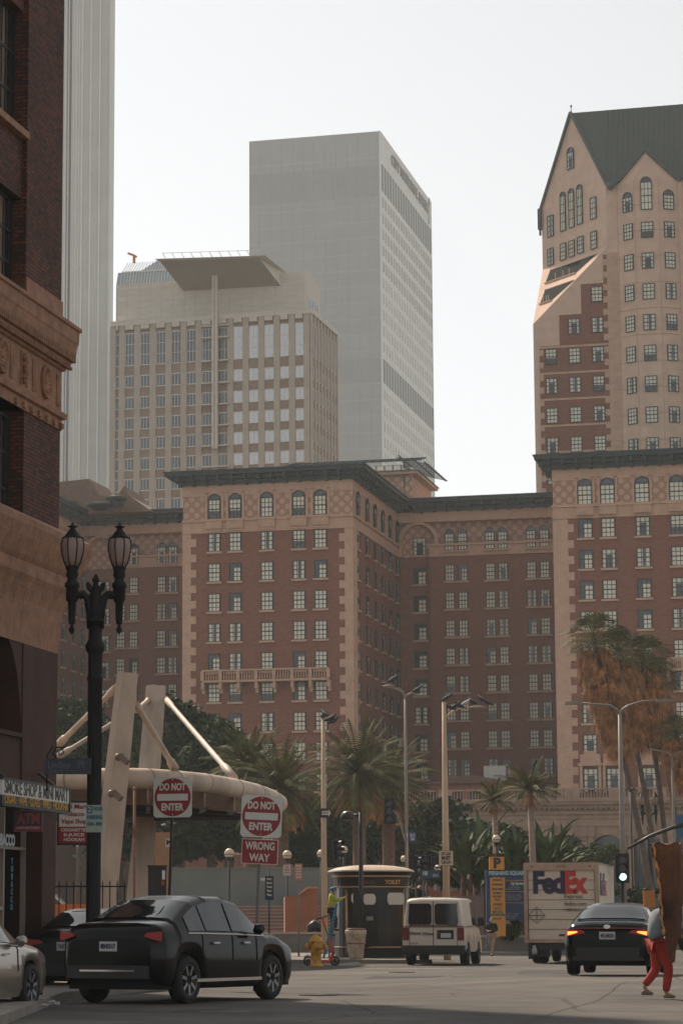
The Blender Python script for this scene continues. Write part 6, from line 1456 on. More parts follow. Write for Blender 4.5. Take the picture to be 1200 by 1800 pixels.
# ---------------- vehicles ----------------
def lerp_st(st, ys):
    out = []
    for y_ in ys:
        for i in range(len(st)-1):
            if st[i][0] <= y_ <= st[i+1][0]+1e-9:
                t = (y_-st[i][0])/max(st[i+1][0]-st[i][0], 1e-6); out.append([y_]+[st[i][k]+(st[i+1][k]-st[i][k])*t for k in range(1, 6)]); break
    return out
paint_rubber = mat('tyre_rubber', (.012,.012,.012), .85, .2, 8); rimm = flat('alloy_rim', (.22,.22,.22), .3, metal=.7); carglass = flat('car_glass', (.010,.013,.016), .05, spec=.8); trim = flat('black_trim', (.010,.010,.011), .5)
chrome = flat('bright_trim', (.6,.58,.55), .15, metal=.9); tlred = flat('tail_light_red', (.30,.012,.008), .25); platem = flat('number_plate', (.42,.42,.42), .5); welli = flat('wheel_well', (.004,.004,.004), .9)
def car(name, loc, heading, st, L, wheels, R_, side, tops, label, cat, paint, group=None, pillars=(), lights=True, lamp_on=False, gl=None, ng=60, wr_=.22, rake=None):
    """st: (y, z_sill, z_shoulder, z_top, half_width, half_roof); y from rear. side: (y0,y1) of side glass; tops: dict name->(y0,y1)"""
    o = empty(name, loc, -R(heading), label, cat, group); gl = gl or carglass
    ys = sorted(set([round(L*i/ng, 3) for i in range(ng+1)]+[s[0] for s in st])); S = lerp_st(st, ys)
    for _ in range(2):
        T2 = [q[:] for q in S]
        for i in range(1, len(S)-1):
            for k in (2,3,4,5): T2[i][k] = (S[i-1][k]+2*S[i][k]+S[i+1][k])/4
        S = T2
    for q in S:
        for wy in wheels:
            d = abs(q[0]-wy)
            if d < R_*1.18: q[1] = max(q[1], R_+math.sqrt(max((R_*1.18)**2-d*d, 0)))
    def ringp(q, s_=1):
        y_, zb_, zs_, zt_, wl_, wr2 = q
        return [(s_*wl_*.93,y_,zb_),(s_*wl_*.985,y_,max(min(zb_+.12,zs_-.2), zb_)),(s_*wl_,y_,max((zb_+zs_)/2, zb_)),(s_*wl_*.985,y_,zs_-.06),(s_*wl_*.955,y_,zs_),(s_*(wr2+.02),y_,zt_-.07 if zt_-zs_ > .16 else zs_+(zt_-zs_)*.6),(s_*wr2*.88,y_,zt_-.015),(s_*wr2*.5,y_,zt_+.008)]
    b = MB(); b.smooth = True; rg = []
    for q in S: rg.append([b.pt(p) for p in ringp(q, -1)]+[b.pt(p) for p in ringp(q, 1)][::-1])
    for i in range(len(rg)-1):
        for k in range(15): b.face((rg[i][k],rg[i][k+1],rg[i+1][k+1],rg[i+1][k]))
    b.smooth = False; b.face(rg[0][::-1]); b.face(rg[-1]); b.build('body', paint, o)
    # underside
    b = MB(); w_ = max(q[4] for q in S)*.86; b.box(-w_, w_, .15, L-.2, min(q[1] for q in S), R_*2.1, 0); b.build('underbody', welli, o)
    # glass just outside the body
    def at_y(y_): return lerp_st(S, [min(max(y_, S[0][0]), S[-1][0])])[0]
    for s_ in (-1, 1):
        y0, y1 = side; segs = [y0]+[p for pr in pillars for p in pr]+[y1]
        for a_ in range(0, len(segs), 2):
            b = MB(); b.smooth = True; n = 12; pr = None
            for i in range(n+1):
                y_ = segs[a_]+(segs[a_+1]-segs[a_])*i/n; q = at_y(y_); r_ = ringp(q, s_); lo, hi = Vector(r_[4]), Vector(r_[5])
                h_ = hi-lo; off = Vector((s_*.012,0,.003)); cur = (b.pt(lo+h_*.08+off), b.pt(lo+h_*.93+off))
                if pr: b.face((pr[0],cur[0],cur[1],pr[1]) if s_ > 0 else (pr[1],cur[1],cur[0],pr[0]))
                pr = cur
            b.build('side_window', gl, o)
    for nm, (y0, y1) in tops.items():
        b = MB(); b.smooth = True; pr = None; n = 8
        for i in range(n+1):
            y_ = y0+(y1-y0)*i/n; q = at_y(y_); row = []
            L_, R2 = ringp(q, -1), ringp(q, 1)
            for p in [L_[5], L_[6], L_[7], R2[7], R2[6], R2[5]]: row.append(b.pt(Vector(p)*1+Vector((-.05*(1 if p[0] > 0 else -1) if p in (L_[5],R2[5]) else 0, (-.012 if y0 < L/2 else .012), .012))))
            if pr:
                for k in range(5): b.face((pr[k],pr[k+1],row[k+1],row[k]))
            pr = row
        b.build(nm, gl, o)
    for wy in wheels:
        for s_ in (-1, 1):
            wl_ = at_y(wy)[4]; x = s_*(wl_-wr_/2-.01); t = empty('wheel', (x,wy,R_)); t.parent = o
            b = MB(); b.T = Matrix.Rotation(math.pi/2*s_, 4, 'Y'); h = wr_/2
            b.lathe([(R_*.66,-h),(R_*.93,-h),(R_,-h*.6),(R_,h*.6),(R_*.93,h),(R_*.66,h),(R_*.64,h*.9)], (0,0,0), 28); b.build('tyre', paint_rubber, t)
            b = MB(); b.T = Matrix.Rotation(math.pi/2*s_, 4, 'Y'); b.lathe([(R_*.64,h*.9),(R_*.62,h*.3),(.0,h*.2)], (0,0,0), 24, 1)
            b.lathe([(.06,h*.2),(.06,h*.75),(.02,h*.8)], (0,0,0), 12, 0)
            for i in range(7): a_ = 2*math.pi*i/7; b.bar((.04*math.cos(a_),.04*math.sin(a_),h*.7),(R_*.64*math.cos(a_),R_*.64*math.sin(a_),h*.8),.05,.04,m=0)
            b.lathe([(R_*.60,h*.7),(R_*.645,h*.96),(R_*.66,h*.9)], (0,0,0), 24, 0)
            b.build('rim', (rimm, welli), t)
    return o, at_y, ringp
def bx(o, name, x0,x1,y0,y1,z0,z1, m, bev=0):
    b = MB(); b.box(x0,x1,y0,y1,z0,z1); return b.build(name, m, o)
SED = [(0,.36,.78,.84,.70,.58),(.05,.30,.84,.97,.80,.70),(.2,.26,.90,1.06,.88,.76),(.75,.22,.96,1.10,.915,.78),(1.35,.20,.97,1.38,.925,.62),(1.75,.20,.97,1.45,.93,.60),(2.6,.20,.95,1.45,.93,.60),(2.85,.20,.94,1.40,.93,.61),(3.45,.20,.92,1.02,.925,.76),(4.0,.21,.88,.95,.91,.74),(4.4,.24,.78,.84,.86,.68),(4.6,.30,.62,.66,.72,.5)]
def sc_st(st, sx, sy, sz): return [(a*sy, b*1, c*sz, d*sz, e*sx, f*sx) for a,b,c,d,e,f in st]
blackp = flat('black_car_paint', (.002,.003,.004), .15, spec=.18, coat=.10); silverp = flat('silver_car_paint', (.30,.25,.20), .28, metal=.55, coat=.8); darkp = flat('dark_grey_paint', (.005,.006,.007), .25, spec=.25, coat=.08)
hot = flat('lit_tail_light', (.8,.12,.02), .3, emit=(1.0,.20,.03), es=2.6); hotred = flat('lit_tail_edge', (.5,.02,.01), .3, emit=(.8,.03,.01), es=.7)
def lights_rear(o, zl, w, y_, on=False, h=.13, ww=.38):
    for s_ in (-1,1):
        b = MB(); P = [(s_*(w-ww),zl-.01),(s_*w*.99,zl-h*.6),(s_*w*1.0,zl+h*.5),(s_*(w-ww*.8),zl+h*.35)]
        if s_ < 0: P = P[::-1]
        b.slab(P, y_-.02, y_+.12); tl = b.build('tail_light', tlred, o)
        if on:
            b = MB(); P = [(s_*(w-ww*.55),zl-.0),(s_*w*.985,zl-h*.45),(s_*w*.985,zl+h*.12),(s_*(w-ww*.5),zl+h*.16)]; P = P[::-1] if s_ < 0 else P
            b.slab(P, y_-.03, y_-.021); b.build('lit_lens', hot, tl)
def sedan(name, px, d, heading, label, paint, sx=1, sz=1, on=False, z=None, anchor='rear', plate='4KLM201'):
    st = sc_st(SED, sx, 1, sz); x = gx(px,d); z = gh(x,d) if z is None else z
    o, ay, rp = car(name, (x,d,z), heading, st, 4.6, (.95,3.7), .335, (.95,3.35), {'rear_window': (.80,1.42), 'windshield': (2.85,3.38)}, label, 'car', paint, pillars=((2.12,2.2),))
    lights_rear(o, .86*sz, .80*sx, .02, on)
    b = MB(); b.box(-.62*sx,.62*sx,-.045,.1,.38,.56); b.box(-.7*sx,.7*sx,-.02,.1,.30,.38); b.build('bumper', trim if name != 'silver_sedan' else paint, o)
    pl = bx(o, 'number_plate', -.16,.16,-.012,.0,.72*sz,.87*sz, platem); text(plate, pl, (0,-.016,.79*sz), .1, navy, width=.27, bold=.003)
    for s_ in (-1,1):
        b = MB(); b.tube([(s_*.92*sx,3.0,.97*sz),(s_*1.0*sx,2.98,1.0*sz),(s_*1.08*sx,2.96,1.02*sz)], [.03,.085,.05], 9); b.build('wing_mirror', paint, o)
        for yh in (1.55,2.5): bx(o, 'door_handle', min(s_*.93*sx,s_*.965*sx),max(s_*.93*sx,s_*.965*sx),yh,yh+.17,.80*sz,.83*sz, chrome)
        b = MB(); pr = None
        for i in range(9):
            yy = .95+(3.35-.95)*i/8; q = rp(ay(yy), s_)[4]; p = Vector(q)+Vector((s_*.012,0,0))
            if pr: b.bar(pr, p, .014, .018)
            pr = p
        b.build('window_trim', chrome if name != 'parked_sedan' else trim, o)
        for yd in (1.28, 2.16, 3.08):
            q = rp(ay(yd), s_); b = MB(); b.bar(Vector(q[4])+Vector((s_*.004,0,0)), Vector(q[3])+Vector((s_*.004,0,0)), .012); b.bar(Vector(q[3])+Vector((s_*.004,0,0)), Vector(q[2])+Vector((s_*.004,0,0)), .012); b.build('door_seam', welli, o)
    return o, ay, rp
o, _, _ = sedan('black_sedan', 1066, 53.0, 14.5, 'black saloon car with glowing orange tail lights driving away at the right', blackp, 1.0, 1.0, True)
b = MB(); b.box(-.75,.75,-.015,.1,.93,.955); b.build('chrome_strip', flat('red_light_bar', (.18,.02,.015), .3), o)
b = MB(); b.box(-.12,.12,1.32,1.36,1.33,1.35); b.build('high_brake_light', hot, o)
b = MB(); b.lathe([(.05,0),(.055,.02),(.05,.02)], (0,0,0), 12); q = b.build('badge', chrome, o, (0,-.0,.97)); q.rotation_euler.x = math.pi/2; q.scale = (1.3,.8,1)
sedan('parked_sedan', 115, 49.0, 15, 'dark saloon parked between the silver car and the black moving one, seen from behind', darkp, 1.0, 1.06, False, plate='7XRT382')
so, _, _ = sedan('silver_sedan', -228, 35.6, 17, 'silver grey car cut by the left edge, showing its mirror and front wheel', silverp, 1.0, 1.0, False)
# black crossover in the foreground
SUV = [(0,.42,.95,1.02,.76,.62),(.05,.34,1.02,1.14,.86,.74),(.18,.30,1.07,1.25,.92,.80),(.62,.26,1.10,1.30,.945,.80),(1.30,.24,1.10,1.60,.95,.68),(1.8,.23,1.09,1.70,.955,.66),(2.5,.23,1.08,1.70,.955,.66),(2.85,.23,1.07,1.64,.955,.67),(3.5,.23,1.05,1.16,.95,.80),(4.0,.24,1.01,1.09,.94,.78),(4.45,.28,.88,.94,.90,.72),(4.68,.36,.68,.72,.76,.55)]
o, ay, rp = car('black_car', (gx(192,41.6),41.6,0), 29, SUV, 4.68, (.92,3.72), .37, (.95,3.42), {'rear_window': (.68,1.34), 'windshield': (2.9,3.44)}, 'big glossy black saloon passing close in front, filling the lower left', 'car', blackp, pillars=((1.45,1.50),(2.28,2.36)))
lights_rear(o, 1.06, .90, .0, False, .13, .26); pl = bx(o, 'number_plate', -.16,.16,-.03,-.01,.82,.97, platem); text('8BHD517', pl, (0,-.035,.895), .1, navy, width=.27, bold=.003)
bx(o, 'bumper', -.74,.74,-.05,.12,.40,.60, trim); b = MB(); b.bar((-.5,-.05,.52),(.5,-.05,.52),.03); b.build('bumper_trim', chrome, o)
for s_ in (-1,1):
    b = MB(); b.tube([(s_*.95,3.02,1.12),(s_*1.04,3.0,1.16),(s_*1.13,2.98,1.18)], [.03,.10,.06], 9); b.build('wing_mirror', blackp, o)
    for yh in (1.6,2.62): bx(o, 'door_handle', min(s_*.955,s_*.995),max(s_*.955,s_*.995),yh,yh+.2,.93,.96, chrome)
    b = MB(); pr = None
    for i in range(11):
        yy = .9+(3.42-.9)*i/10; p = Vector(rp(ay(yy), s_)[4])+Vector((s_*.012,0,0))
        if pr: b.bar(pr, p, .015, .02)
        pr = p
    b.build('window_trim', chrome, o); b = MB(); b.bar((s_*.93,1.15,.36),(s_*.93,3.3,.36),.03,.05); b.build('sill_trim', chrome if s_ > 0 else trim, o)
    for yd in (1.32, 2.3, 3.12):
        q = rp(ay(yd), s_); b = MB(); b.bar(Vector(q[4])+Vector((s_*.004,0,0)), Vector(q[3])+Vector((s_*.004,0,0)), .012); b.bar(Vector(q[3])+Vector((s_*.004,0,0)), Vector(q[2])+Vector((s_*.004,0,0)), .012); b.build('door_seam', welli, o)
# white van
VAN = [(0,.50,1.12,1.98,.95,.80),(.04,.46,1.16,2.06,.99,.82),(.25,.42,1.18,2.10,1.0,.83),(3.3,.40,1.18,2.12,1.0,.83),(3.7,.40,1.16,2.04,1.0,.80),(4.45,.40,1.14,1.30,.99,.84),(4.9,.42,1.06,1.14,.96,.82),(5.3,.48,.92,.98,.90,.74)]
vanp = mat('cream_van_paint', (.55,.47,.38), .4, .06, 1.5, coat=.3)
vx = gx(761,83.4); o, ay, rp = car('white_van', (vx,83.4,0), 11.5, VAN, 5.3, (1.15,4.35), .37, (2.6,4.3), {'windshield': (3.72,4.42)}, 'cream white van seen from behind beside the toilet kiosk', 'van', vanp, pillars=((3.28,3.38),), wr_=.26)
VX = lambda px: (px-761)/ppm(83.4); VZ = lambda py: gz(py,83.4)
for s_ in (-1,1):
    x0, x1 = (-.79,-.05) if s_ < 0 else (.05,.79)
    b = MB(); b.slab([(x0+.05,1.27),(x1-.05,1.27),(x1,1.33),(x1-.04*(s_ > 0),1.86),(x1-.06,1.92),(x0+.06,1.92),(x0+.04*(s_ < 0),1.86),(x0,1.33)], -.03, .02); b.build('rear_window', carglass, o)
    bx(o, 'tail_light', (-.97 if s_ < 0 else .77),(-.77 if s_ < 0 else .97),-.03,.06,.78,1.18, flat('van_tail_light', (.13,.012,.01), .3) if s_ < 0 else MATS['van_tail_light'])
b = MB(); b.box(-.012,.012,-.012,.05,.5,2.0); b.box(-.76,-.745,-.012,.05,.55,1.98); b.box(.745,.76,-.012,.05,.55,1.98); b.box(-.97,.97,-.014,.05,1.20,1.225); b.box(-.97,.97,-.013,.05,1.17,1.18); b.build('rear_door_seam', flat('brown_stripe', (.09,.03,.02), .5), o)
b = MB(); b.box(-1.0,1.0,-.16,.1,.42,.62); b.box(-.95,.95,-.10,.1,.34,.44); b.build('rear_bumper', trim, o)
pl = bx(o, 'plate_holder', .12,.64,-.03,.0,.82,1.10, trim); bx(o, 'number_plate', .24,.56,-.045,-.032,.86,1.0, platem); 
tb = flat('dark_letters', (.06,.04,.035), .6)
text('Servicing the streets of Los Angeles', o, (0,-.035,1.245), .1, tb, width=1.5, bold=.003); text('OUTFRONT  JCDecaux', o, (-.42,-.02,.98), .12, tb, width=.85, bold=.003); text('E-250', o, (-.62,-.02,.68), .06, tb, width=.25)
for s_ in (-1,1): b = MB(); b.box(min(s_*1.0,s_*1.22),max(s_*1.0,s_*1.22),3.75,3.85,1.22,1.50); b.build('wing_mirror', trim, o)
b = MB(); b.box(1.003,1.01,.3,2.4,1.2,1.225); b.box(1.003,1.008,2.5,2.52,.55,1.2); b.box(1.003,1.008,3.5,3.52,.55,1.2); b.build('side_stripe', MATS['brown_stripe'], o)
b = MB(); b.slab([(-.15,0),(.1,-.02),(.2,.06),(.05,.1),(-.1,.09)], 0, .2); b.build('exhaust', trim, o, (-.35,.2,.28))
# delivery truck
tpx = 989; td = 87.0; to = empty('delivery_truck', (gx(tpx-2,td), td, 0), -R(13.5), 'white parcel delivery box truck seen from behind with big blue and red lettering', 'truck')
tw = mat('truck_white', (.62,.50,.38), .55, .07, 1.2, stretch=(1,1,3)); tf = mat('truck_frame', (.40,.27,.19), .6, .15, 2); fpur = flat('deep_blue_letters', (.018,.012,.045), .5); fred = flat('red_orange_letters', (.50,.035,.02), .5)
hwT = 1.21; zt0, zt1 = .80, gz(1519,td); LT = 5.6
b = MB(); b.box(-hwT,hwT,.04,LT,zt0,zt1); b.build('cargo_box', tw, to)
b = MB(); b.box(-hwT-.02,-hwT+.10,-.04,.06,zt0-.1,zt1+.02); b.box(hwT-.10,hwT+.02,-.04,.06,zt0-.1,zt1+.02); b.box(-hwT+.10,hwT-.10,-.04,.06,zt1-.20,zt1+.02); b.box(-hwT-.02,hwT+.02,-.06,.06,zt0-.12,zt0); b.box(-hwT-.02,hwT+.02,.06,LT,zt1,zt1+.05)
b.box(hwT+.0,hwT+.025,.06,.14,zt0,zt1); b.box(hwT,hwT+.02,.06,LT,zt0-.1,zt0+.06); b.build('rear_frame', tf, to)
b = MB()
for i in range(1,7): z = zt0+(zt1-zt0-.2)*i/7; b.box(-hwT+.12,hwT-.12,.025,.045,z-.006,z+.006)
b.box(-hwT+.10,-hwT+.12,.02,.05,zt0,zt1-.2); b.box(hwT-.12,hwT-.10,.02,.05,zt0,zt1-.2); b.box(-.1,.1,.0,.04,zt0+.1,zt0+.16); b.build('roller_door_seam', trim, to)
for x in (-.95,-.1,.0,.1,.95): bx(to, 'marker_lamp', x-.03,x+.03,-.055,-.03,zt1-.09,zt1-.05, tlred)
zl = gz(1553,td)
me = text_mesh('Fed', .95, .045, .004, 1.05, .86); me.materials.append(fpur); link('lettering', me, to, (-.40,.02,zl)); me = text_mesh('Ex', .95, .045, .004, .75, .86); me.materials.append(fred); link('lettering', me, to, (.50,.02,zl+.0))
text('Express', to, (.40,.02,zl-.42), .20, flat('grey_print', (.10,.08,.08), .6), width=.6); text('fedex.com', to, (.45,.02,zl-.66), .20, MATS['grey_print'], width=.72); text('1.800.GoFedEx', to, (.48,.02,zl-.86), .14, MATS['grey_print'], width=.8)
me = text_mesh('Fed', .95, .045, .004, 1.15, .86); me.materials.append(fpur); link('lettering', me, to, (hwT+.02,1.2,zl-.05), math.pi/2); me = text_mesh('Ex', .95, .045, .004, .85, .86); me.materials.append(fred); link('lettering', me, to, (hwT+.02,2.25,zl-.05), math.pi/2)
b = MB(); dmx, dmz = -.82, gz(1609,td)
for q in range(4): a0, a1 = math.pi/2*q, math.pi/2*(q+1); b.bar((dmx+.27*math.cos(a0),.02,dmz+.27*math.sin(a0)),(dmx+.27*math.cos(a1),.02,dmz+.27*math.sin(a1)),.02,.012)
b.bar((dmx-.25,.02,dmz),(dmx+.25,.02,dmz),.02); b.bar((dmx,.02,dmz-.2),(dmx,.02,dmz+.2),.02); b.build('hazard_diamond', MATS['grey_print'], to)
b = MB(); b.box(-1.0,1.0,.1,5.4,.5,.8); b.box(-.75,.75,.0,.2,.45,.62); b.box(-1.12,-.98,.0,.06,.15,.78); b.box(.98,1.12,.0,.06,.15,.78); b.box(-.9,-.45,.35,.38,.22,.7); b.box(.45,.9,.35,.38,.22,.7); b.build('chassis', trim, to)
b = MB(); b.lathe([(.09,0),(.1,.12),(.05,.3)], (-.93,.05,.3), 8); b.build('tail_lamp_cluster', MATS['pale_pigeon'], to)
for wy in (1.4,6.1):
    for s_ in (-1,1):
        t = empty('wheel', (s_*.88,wy,.42)); t.parent = to; b = MB(); b.T = Matrix.Rotation(math.pi/2*s_, 4, 'Y'); h = .25 if wy < 3 else .13
        b.lathe([(.26,-h),(.38,-h),(.42,-h*.7),(.42,h*.7),(.38,h),(.26,h),(.24,h*.8),(.05,h*.5)], (0,0,0), 24); b.build('tyre', paint_rubber, t); b = MB(); b.T = Matrix.Rotation(math.pi/2*s_, 4, 'Y'); b.lathe([(.12,h*.4),(.10,h*.9),(.03,h)], (0,0,0), 12); b.build('rim', rimm, t)
b = MB(); b.slab([(-1.05,.55),(1.05,.55),(1.05,1.7),(.95,2.35),(-.95,2.35),(-1.05,1.7)], LT+.05, LT+1.6); b.box(-1.0,1.0,LT+1.6,LT+2.4,.5,1.3); b.build('cab', tw, to)
for s_ in (-1,1): bx(to, 'wing_mirror', min(s_*1.15,s_*1.35),max(s_*1.15,s_*1.35),LT+1.3,LT+1.4,1.4,1.95, trim)
# parked orange and white car seen through the fence
fx = gx(205,66)-5.3; oc, _, _ = car('fenced_van', (fx,66,0), 86, [(a,b,c*1.02,d*1.02,e,f) for a,b,c,d,e,f in VAN], 5.3, (1.15,4.35), .37, (2.6,4.2), {'windshield': (3.72,4.42)}, 'white and orange van glimpsed through the iron fence behind the lamp post', 'van', mat('white_orange_paint', (.62,.57,.52), .35, .1), pillars=((3.28,3.38),))
b = MB(); b.box(1.003,1.012,.3,4.9,.6,1.75); b.build('orange_panel', flat('orange_stripe', (.65,.16,.03), .4), oc)
# crumpled paper on the road
b = MB(); rnd = random.Random(3)
for i in range(9): 
    c = Vector((rnd.uniform(-.13,.13), rnd.uniform(-.06,.06), .03+rnd.random()*.05)); b.poly([c+Vector((rnd.uniform(-.09,.09),rnd.uniform(-.05,.05),rnd.uniform(-.03,.05))) for _ in range(4)])
tag(b.build('crumpled_paper', flat('litter_white', (.5,.5,.48), .7), None, (gx(92,38.4),38.4,.05)), 'crumpled white paper lying on the road by the silver car wheel', 'litter')
# ---------------- people ----------------
def skin(name, J, E, m, parent, sub=2, root=None):
    names = list(J); me = bpy.data.meshes.new(name); me.from_pydata([J[n][:3] for n in names], [(names.index(a), names.index(c)) for a, c in E], []); me.materials.append(m)
    o = link(name, me, parent); mod = o.modifiers.new('skin', 'SKIN'); mod.use_smooth_shade = True
    sv = me.skin_vertices[0].data
    for i, n in enumerate(names):
        r_ = J[n][3]; sv[i].radius = (r_, r_ if len(J[n]) < 5 else J[n][4])
    sv[names.index(root or names[0])].use_root = True
    s2 = o.modifiers.new('sub', 'SUBSURF'); s2.levels = sub; s2.render_levels = sub; return o
skinm = mat('skin_tone', (.36,.19,.12), .6, .08, 8)
def hand(b_J, E, pre, w, dirv, side):
    """palm and five separate fingers rooted in the palm"""
    w = Vector(w); d = Vector(dirv).normalized(); s = Vector(side).normalized(); n = d.cross(s)
    pc = w+d*.055; b_J[pre+'palm'] = (*(w+d*.045), .026, .014); b_J[pre+'knk'] = (*(w+d*.085), .030, .013)
    E += [(pre+'wrist', pre+'palm'), (pre+'palm', pre+'knk')]
    for i, (off, L_) in enumerate(((-.033,.062),(-.011,.074),(.011,.070),(.033,.055))):
        p0 = w+d*.085+s*off; p1 = p0+d*L_*.5+n*.008; p2 = p1+d*L_*.32+n*.022
        a, c, e = pre+'f%da' % i, pre+'f%db' % i, pre+'f%dc' % i; b_J[a] = (*p0,.0095); b_J[c] = (*p1,.0088); b_J[e] = (*p2,.0075); E += [(pre+'knk', a), (a, c), (c, e)]
    p0 = w+d*.035-s*.032; p1 = p0+d*.03-s*.02+n*.01; p2 = p1+d*.03+n*.012
    b_J[pre+'ta'] = (*p0,.012); b_J[pre+'tb'] = (*p1,.0105); b_J[pre+'tc'] = (*p2,.009); E += [(pre+'palm', pre+'ta'), (pre+'ta', pre+'tb'), (pre+'tb', pre+'tc')]
def person(loc, rz, J, label, mats, hair=None, extra=None, scale=1.0, hat=None, bulk=1.0, lb=1.0):
    """J: pelvis, chest, neck, head, shoulder/elbow/wrist l r, hip/knee/ankle/toe l r (x right, y forward, z up)"""
    top, leg, shoe, skn, hairm = mats
    o = empty('person', loc, rz, label, 'person', 'people in the street'); o.scale = (scale,)*3
    V = {k: Vector(v) for k, v in J.items()}
    B = {}; E = []
    def s(n, r, r2=None): B[n] = (*V[n], r) if r2 is None else (*V[n], r, r2)
    s('pelvis', .12, .10); s('chest', .13, .10); s('neck', .052); hd = V['head']; B['jaw'] = (*(V['neck'].lerp(hd, .55)), .062); B['head'] = (*hd, .082, .092); B['crown'] = (*(hd+(hd-V['neck'])*.5), .065)
    E += [('pelvis','chest'),('chest','neck'),('neck','jaw'),('jaw','head'),('head','crown')]
    for q in 'lr':
        s('sho'+q, .05); s('elb'+q, .036); B[q+'wrist'] = (*V['wri'+q], .025); E += [('chest','sho'+q),('sho'+q,'elb'+q),('elb'+q,q+'wrist')]
        dv = (V['wri'+q]-V['elb'+q]).normalized(); hand(B, E, q, V['wri'+q], dv, dv.cross(Vector((0,0,1)) if abs(dv.z) < .9 else Vector((0,1,0))))
        s('hip'+q, .085); s('kne'+q, .052); s('ank'+q, .036); s('toe'+q, .03); E += [('pelvis','hip'+q),('hip'+q,'kne'+q),('kne'+q,'ank'+q),('ank'+q,'toe'+q)]
    skin('body', B, E, skn, o, 1)
    # face
    f = Vector((0,1,0)); 
    b = MB(); b.tube([hd+Vector((0,.085,.015)),hd+Vector((0,.112,-.02)),hd+Vector((0,.09,-.03))], [.008,.014,.008], 6)
    for x in (-.032,.032): b.ball(hd+Vector((x,.083,.012)), .010, 6, 1)
    b.bar(hd+Vector((-.022,.088,-.052)), hd+Vector((.022,.088,-.052)), .008, .006, m=2)
    for x in (-.083,.083): b.ball(hd+Vector((x,.0,-.005)), .020, 6)
    b.build('face', (skn, blk, flat('lips_%d' % len(bpy.data.objects), (.25,.06,.05))), o)
    C = {}; EC = []
    kb_ = [bulk]
    def c(n, v, r, r2=None): r *= kb_[0]; C[n] = (*v, r) if r2 is None else (*v, r, r2*kb_[0])
    c('w', V['pelvis']+Vector((0,0,.02)), .155, .125); c('m', V['pelvis'].lerp(V['chest'], .5), .15, .12); c('c', V['chest'], .165, .125); c('n', V['chest'].lerp(V['neck'], .72), .085); EC += [('w','m'),('m','c'),('c','n')]
    for q in 'lr':
        c('s'+q, V['sho'+q], .075); c('e'+q, V['elb'+q], .058); c('r'+q, V['elb'+q].lerp(V['wri'+q], .93), .044); EC += [('c','s'+q),('s'+q,'e'+q),('e'+q,'r'+q)]
    skin('jacket', C, EC, top, o, 2)
    C = {}; EC = []; kb_[0] = lb; c('p', V['pelvis'], .135, .115)
    for q in 'lr': c('h'+q, V['hip'+q], .105); c('t'+q, V['hip'+q].lerp(V['kne'+q], .5), .088); c('k'+q, V['kne'+q], .068); c('f'+q, V['kne'+q].lerp(V['ank'+q], .4), .064); c('a'+q, V['kne'+q].lerp(V['ank'+q], .96), .052); EC += [('p','h'+q),('h'+q,'t'+q),('t'+q,'k'+q),('k'+q,'f'+q),('f'+q,'a'+q)]
    skin('trousers', C, EC, leg, o, 2)
    for q in 'lr':
        a, t = V['ank'+q], V['toe'+q]; dd = (t-a); dd.z = 0; dd = dd.normalized() if dd.length > .01 else Vector((0,1,0))
        z = t.z; S_ = {'a': (*(a-dd*.05+Vector((0,0,z-a.z+.01))), .042, .035), 'b': (*(a+dd*.05+Vector((0,0,z-a.z+.02))), .046, .042), 'c': (*(a+dd*.17+Vector((0,0,z-a.z))), .042, .028), 'u': (*(a+Vector((0,0,-.03))), .045)}
        skin('shoe', S_, [('a','b'),('b','c'),('b','u')], shoe, o, 1, 'b')
    if hair: skin('hair', {'a': (*(hd+Vector((0,-.02,.05))), .092, .10), 'b': (*(hd+Vector((0,-.06,-.03))), .075), 'c': (*(hd+Vector((0,-.09,-.03-hair))), .05)}, [('a','b'),('b','c')], hairm, o, 2)
    return o
fab = lambda n, c: mat(n, c, .85, .18, 9, bump=.2)
tan = fab('tan_trousers', (.30,.21,.14)); blj = fab('black_jacket', (.012,.013,.016)); hiv = fab('yellow_green_shirt', (.38,.42,.04)); nvt = fab('navy_trousers', (.012,.018,.04)); gryh = fab('grey_hoodie', (.20,.23,.25)); redt = fab('red_trousers', (.34,.030,.018)); shoe_t = fab('tan_shoe', (.22,.16,.11)); blueh = fab('blue_jacket', (.10,.15,.22)); drkt = fab('dark_trousers', (.03,.025,.025)); hairb = fab('blond_hair', (.45,.24,.08)); hairk = fab('dark_hair', (.02,.015,.012))
STAND = dict(pelvis=(0,0,.95), chest=(0,.01,1.28), neck=(0,.01,1.48), head=(0,.03,1.62), shol=(-.18,0,1.40), shor=(.18,0,1.40), elbl=(-.24,-.03,1.13), elbr=(.24,-.03,1.13), wril=(-.22,.10,.92), wrir=(.22,.10,.92), hipl=(-.09,0,.90), hipr=(.09,0,.90), knel=(-.10,.04,.50), kner=(.10,.03,.50), ankl=(-.11,0,.09), ankr=(.11,-.02,.09), toel=(-.12,.15,.035), toer=(.12,.13,.035))
J = dict(STAND); J.update(elbl=(-.26,.0,1.13), wril=(-.05,.22,1.12), elbr=(.26,.0,1.13), wrir=(.08,.24,1.10), knel=(-.10,.16,.52), ankl=(-.10,.22,.09), toel=(-.10,.37,.035), ankr=(.10,-.22,.10), toer=(.10,-.08,.035))
mk = person((gx(864,109),109,.0), 2.6, J, 'man in a black jacket, tan trousers and pale face mask beside the van', (blj, tan, blj, skinm, hairk), None, scale=.93)
b = MB(); b.slab([(-.06,1.535),(.06,1.535),(.07,1.60),(-.07,1.60)], .105, .135); b.build('face_mask', flat('mask_blue', (.35,.45,.5), .7), mk)
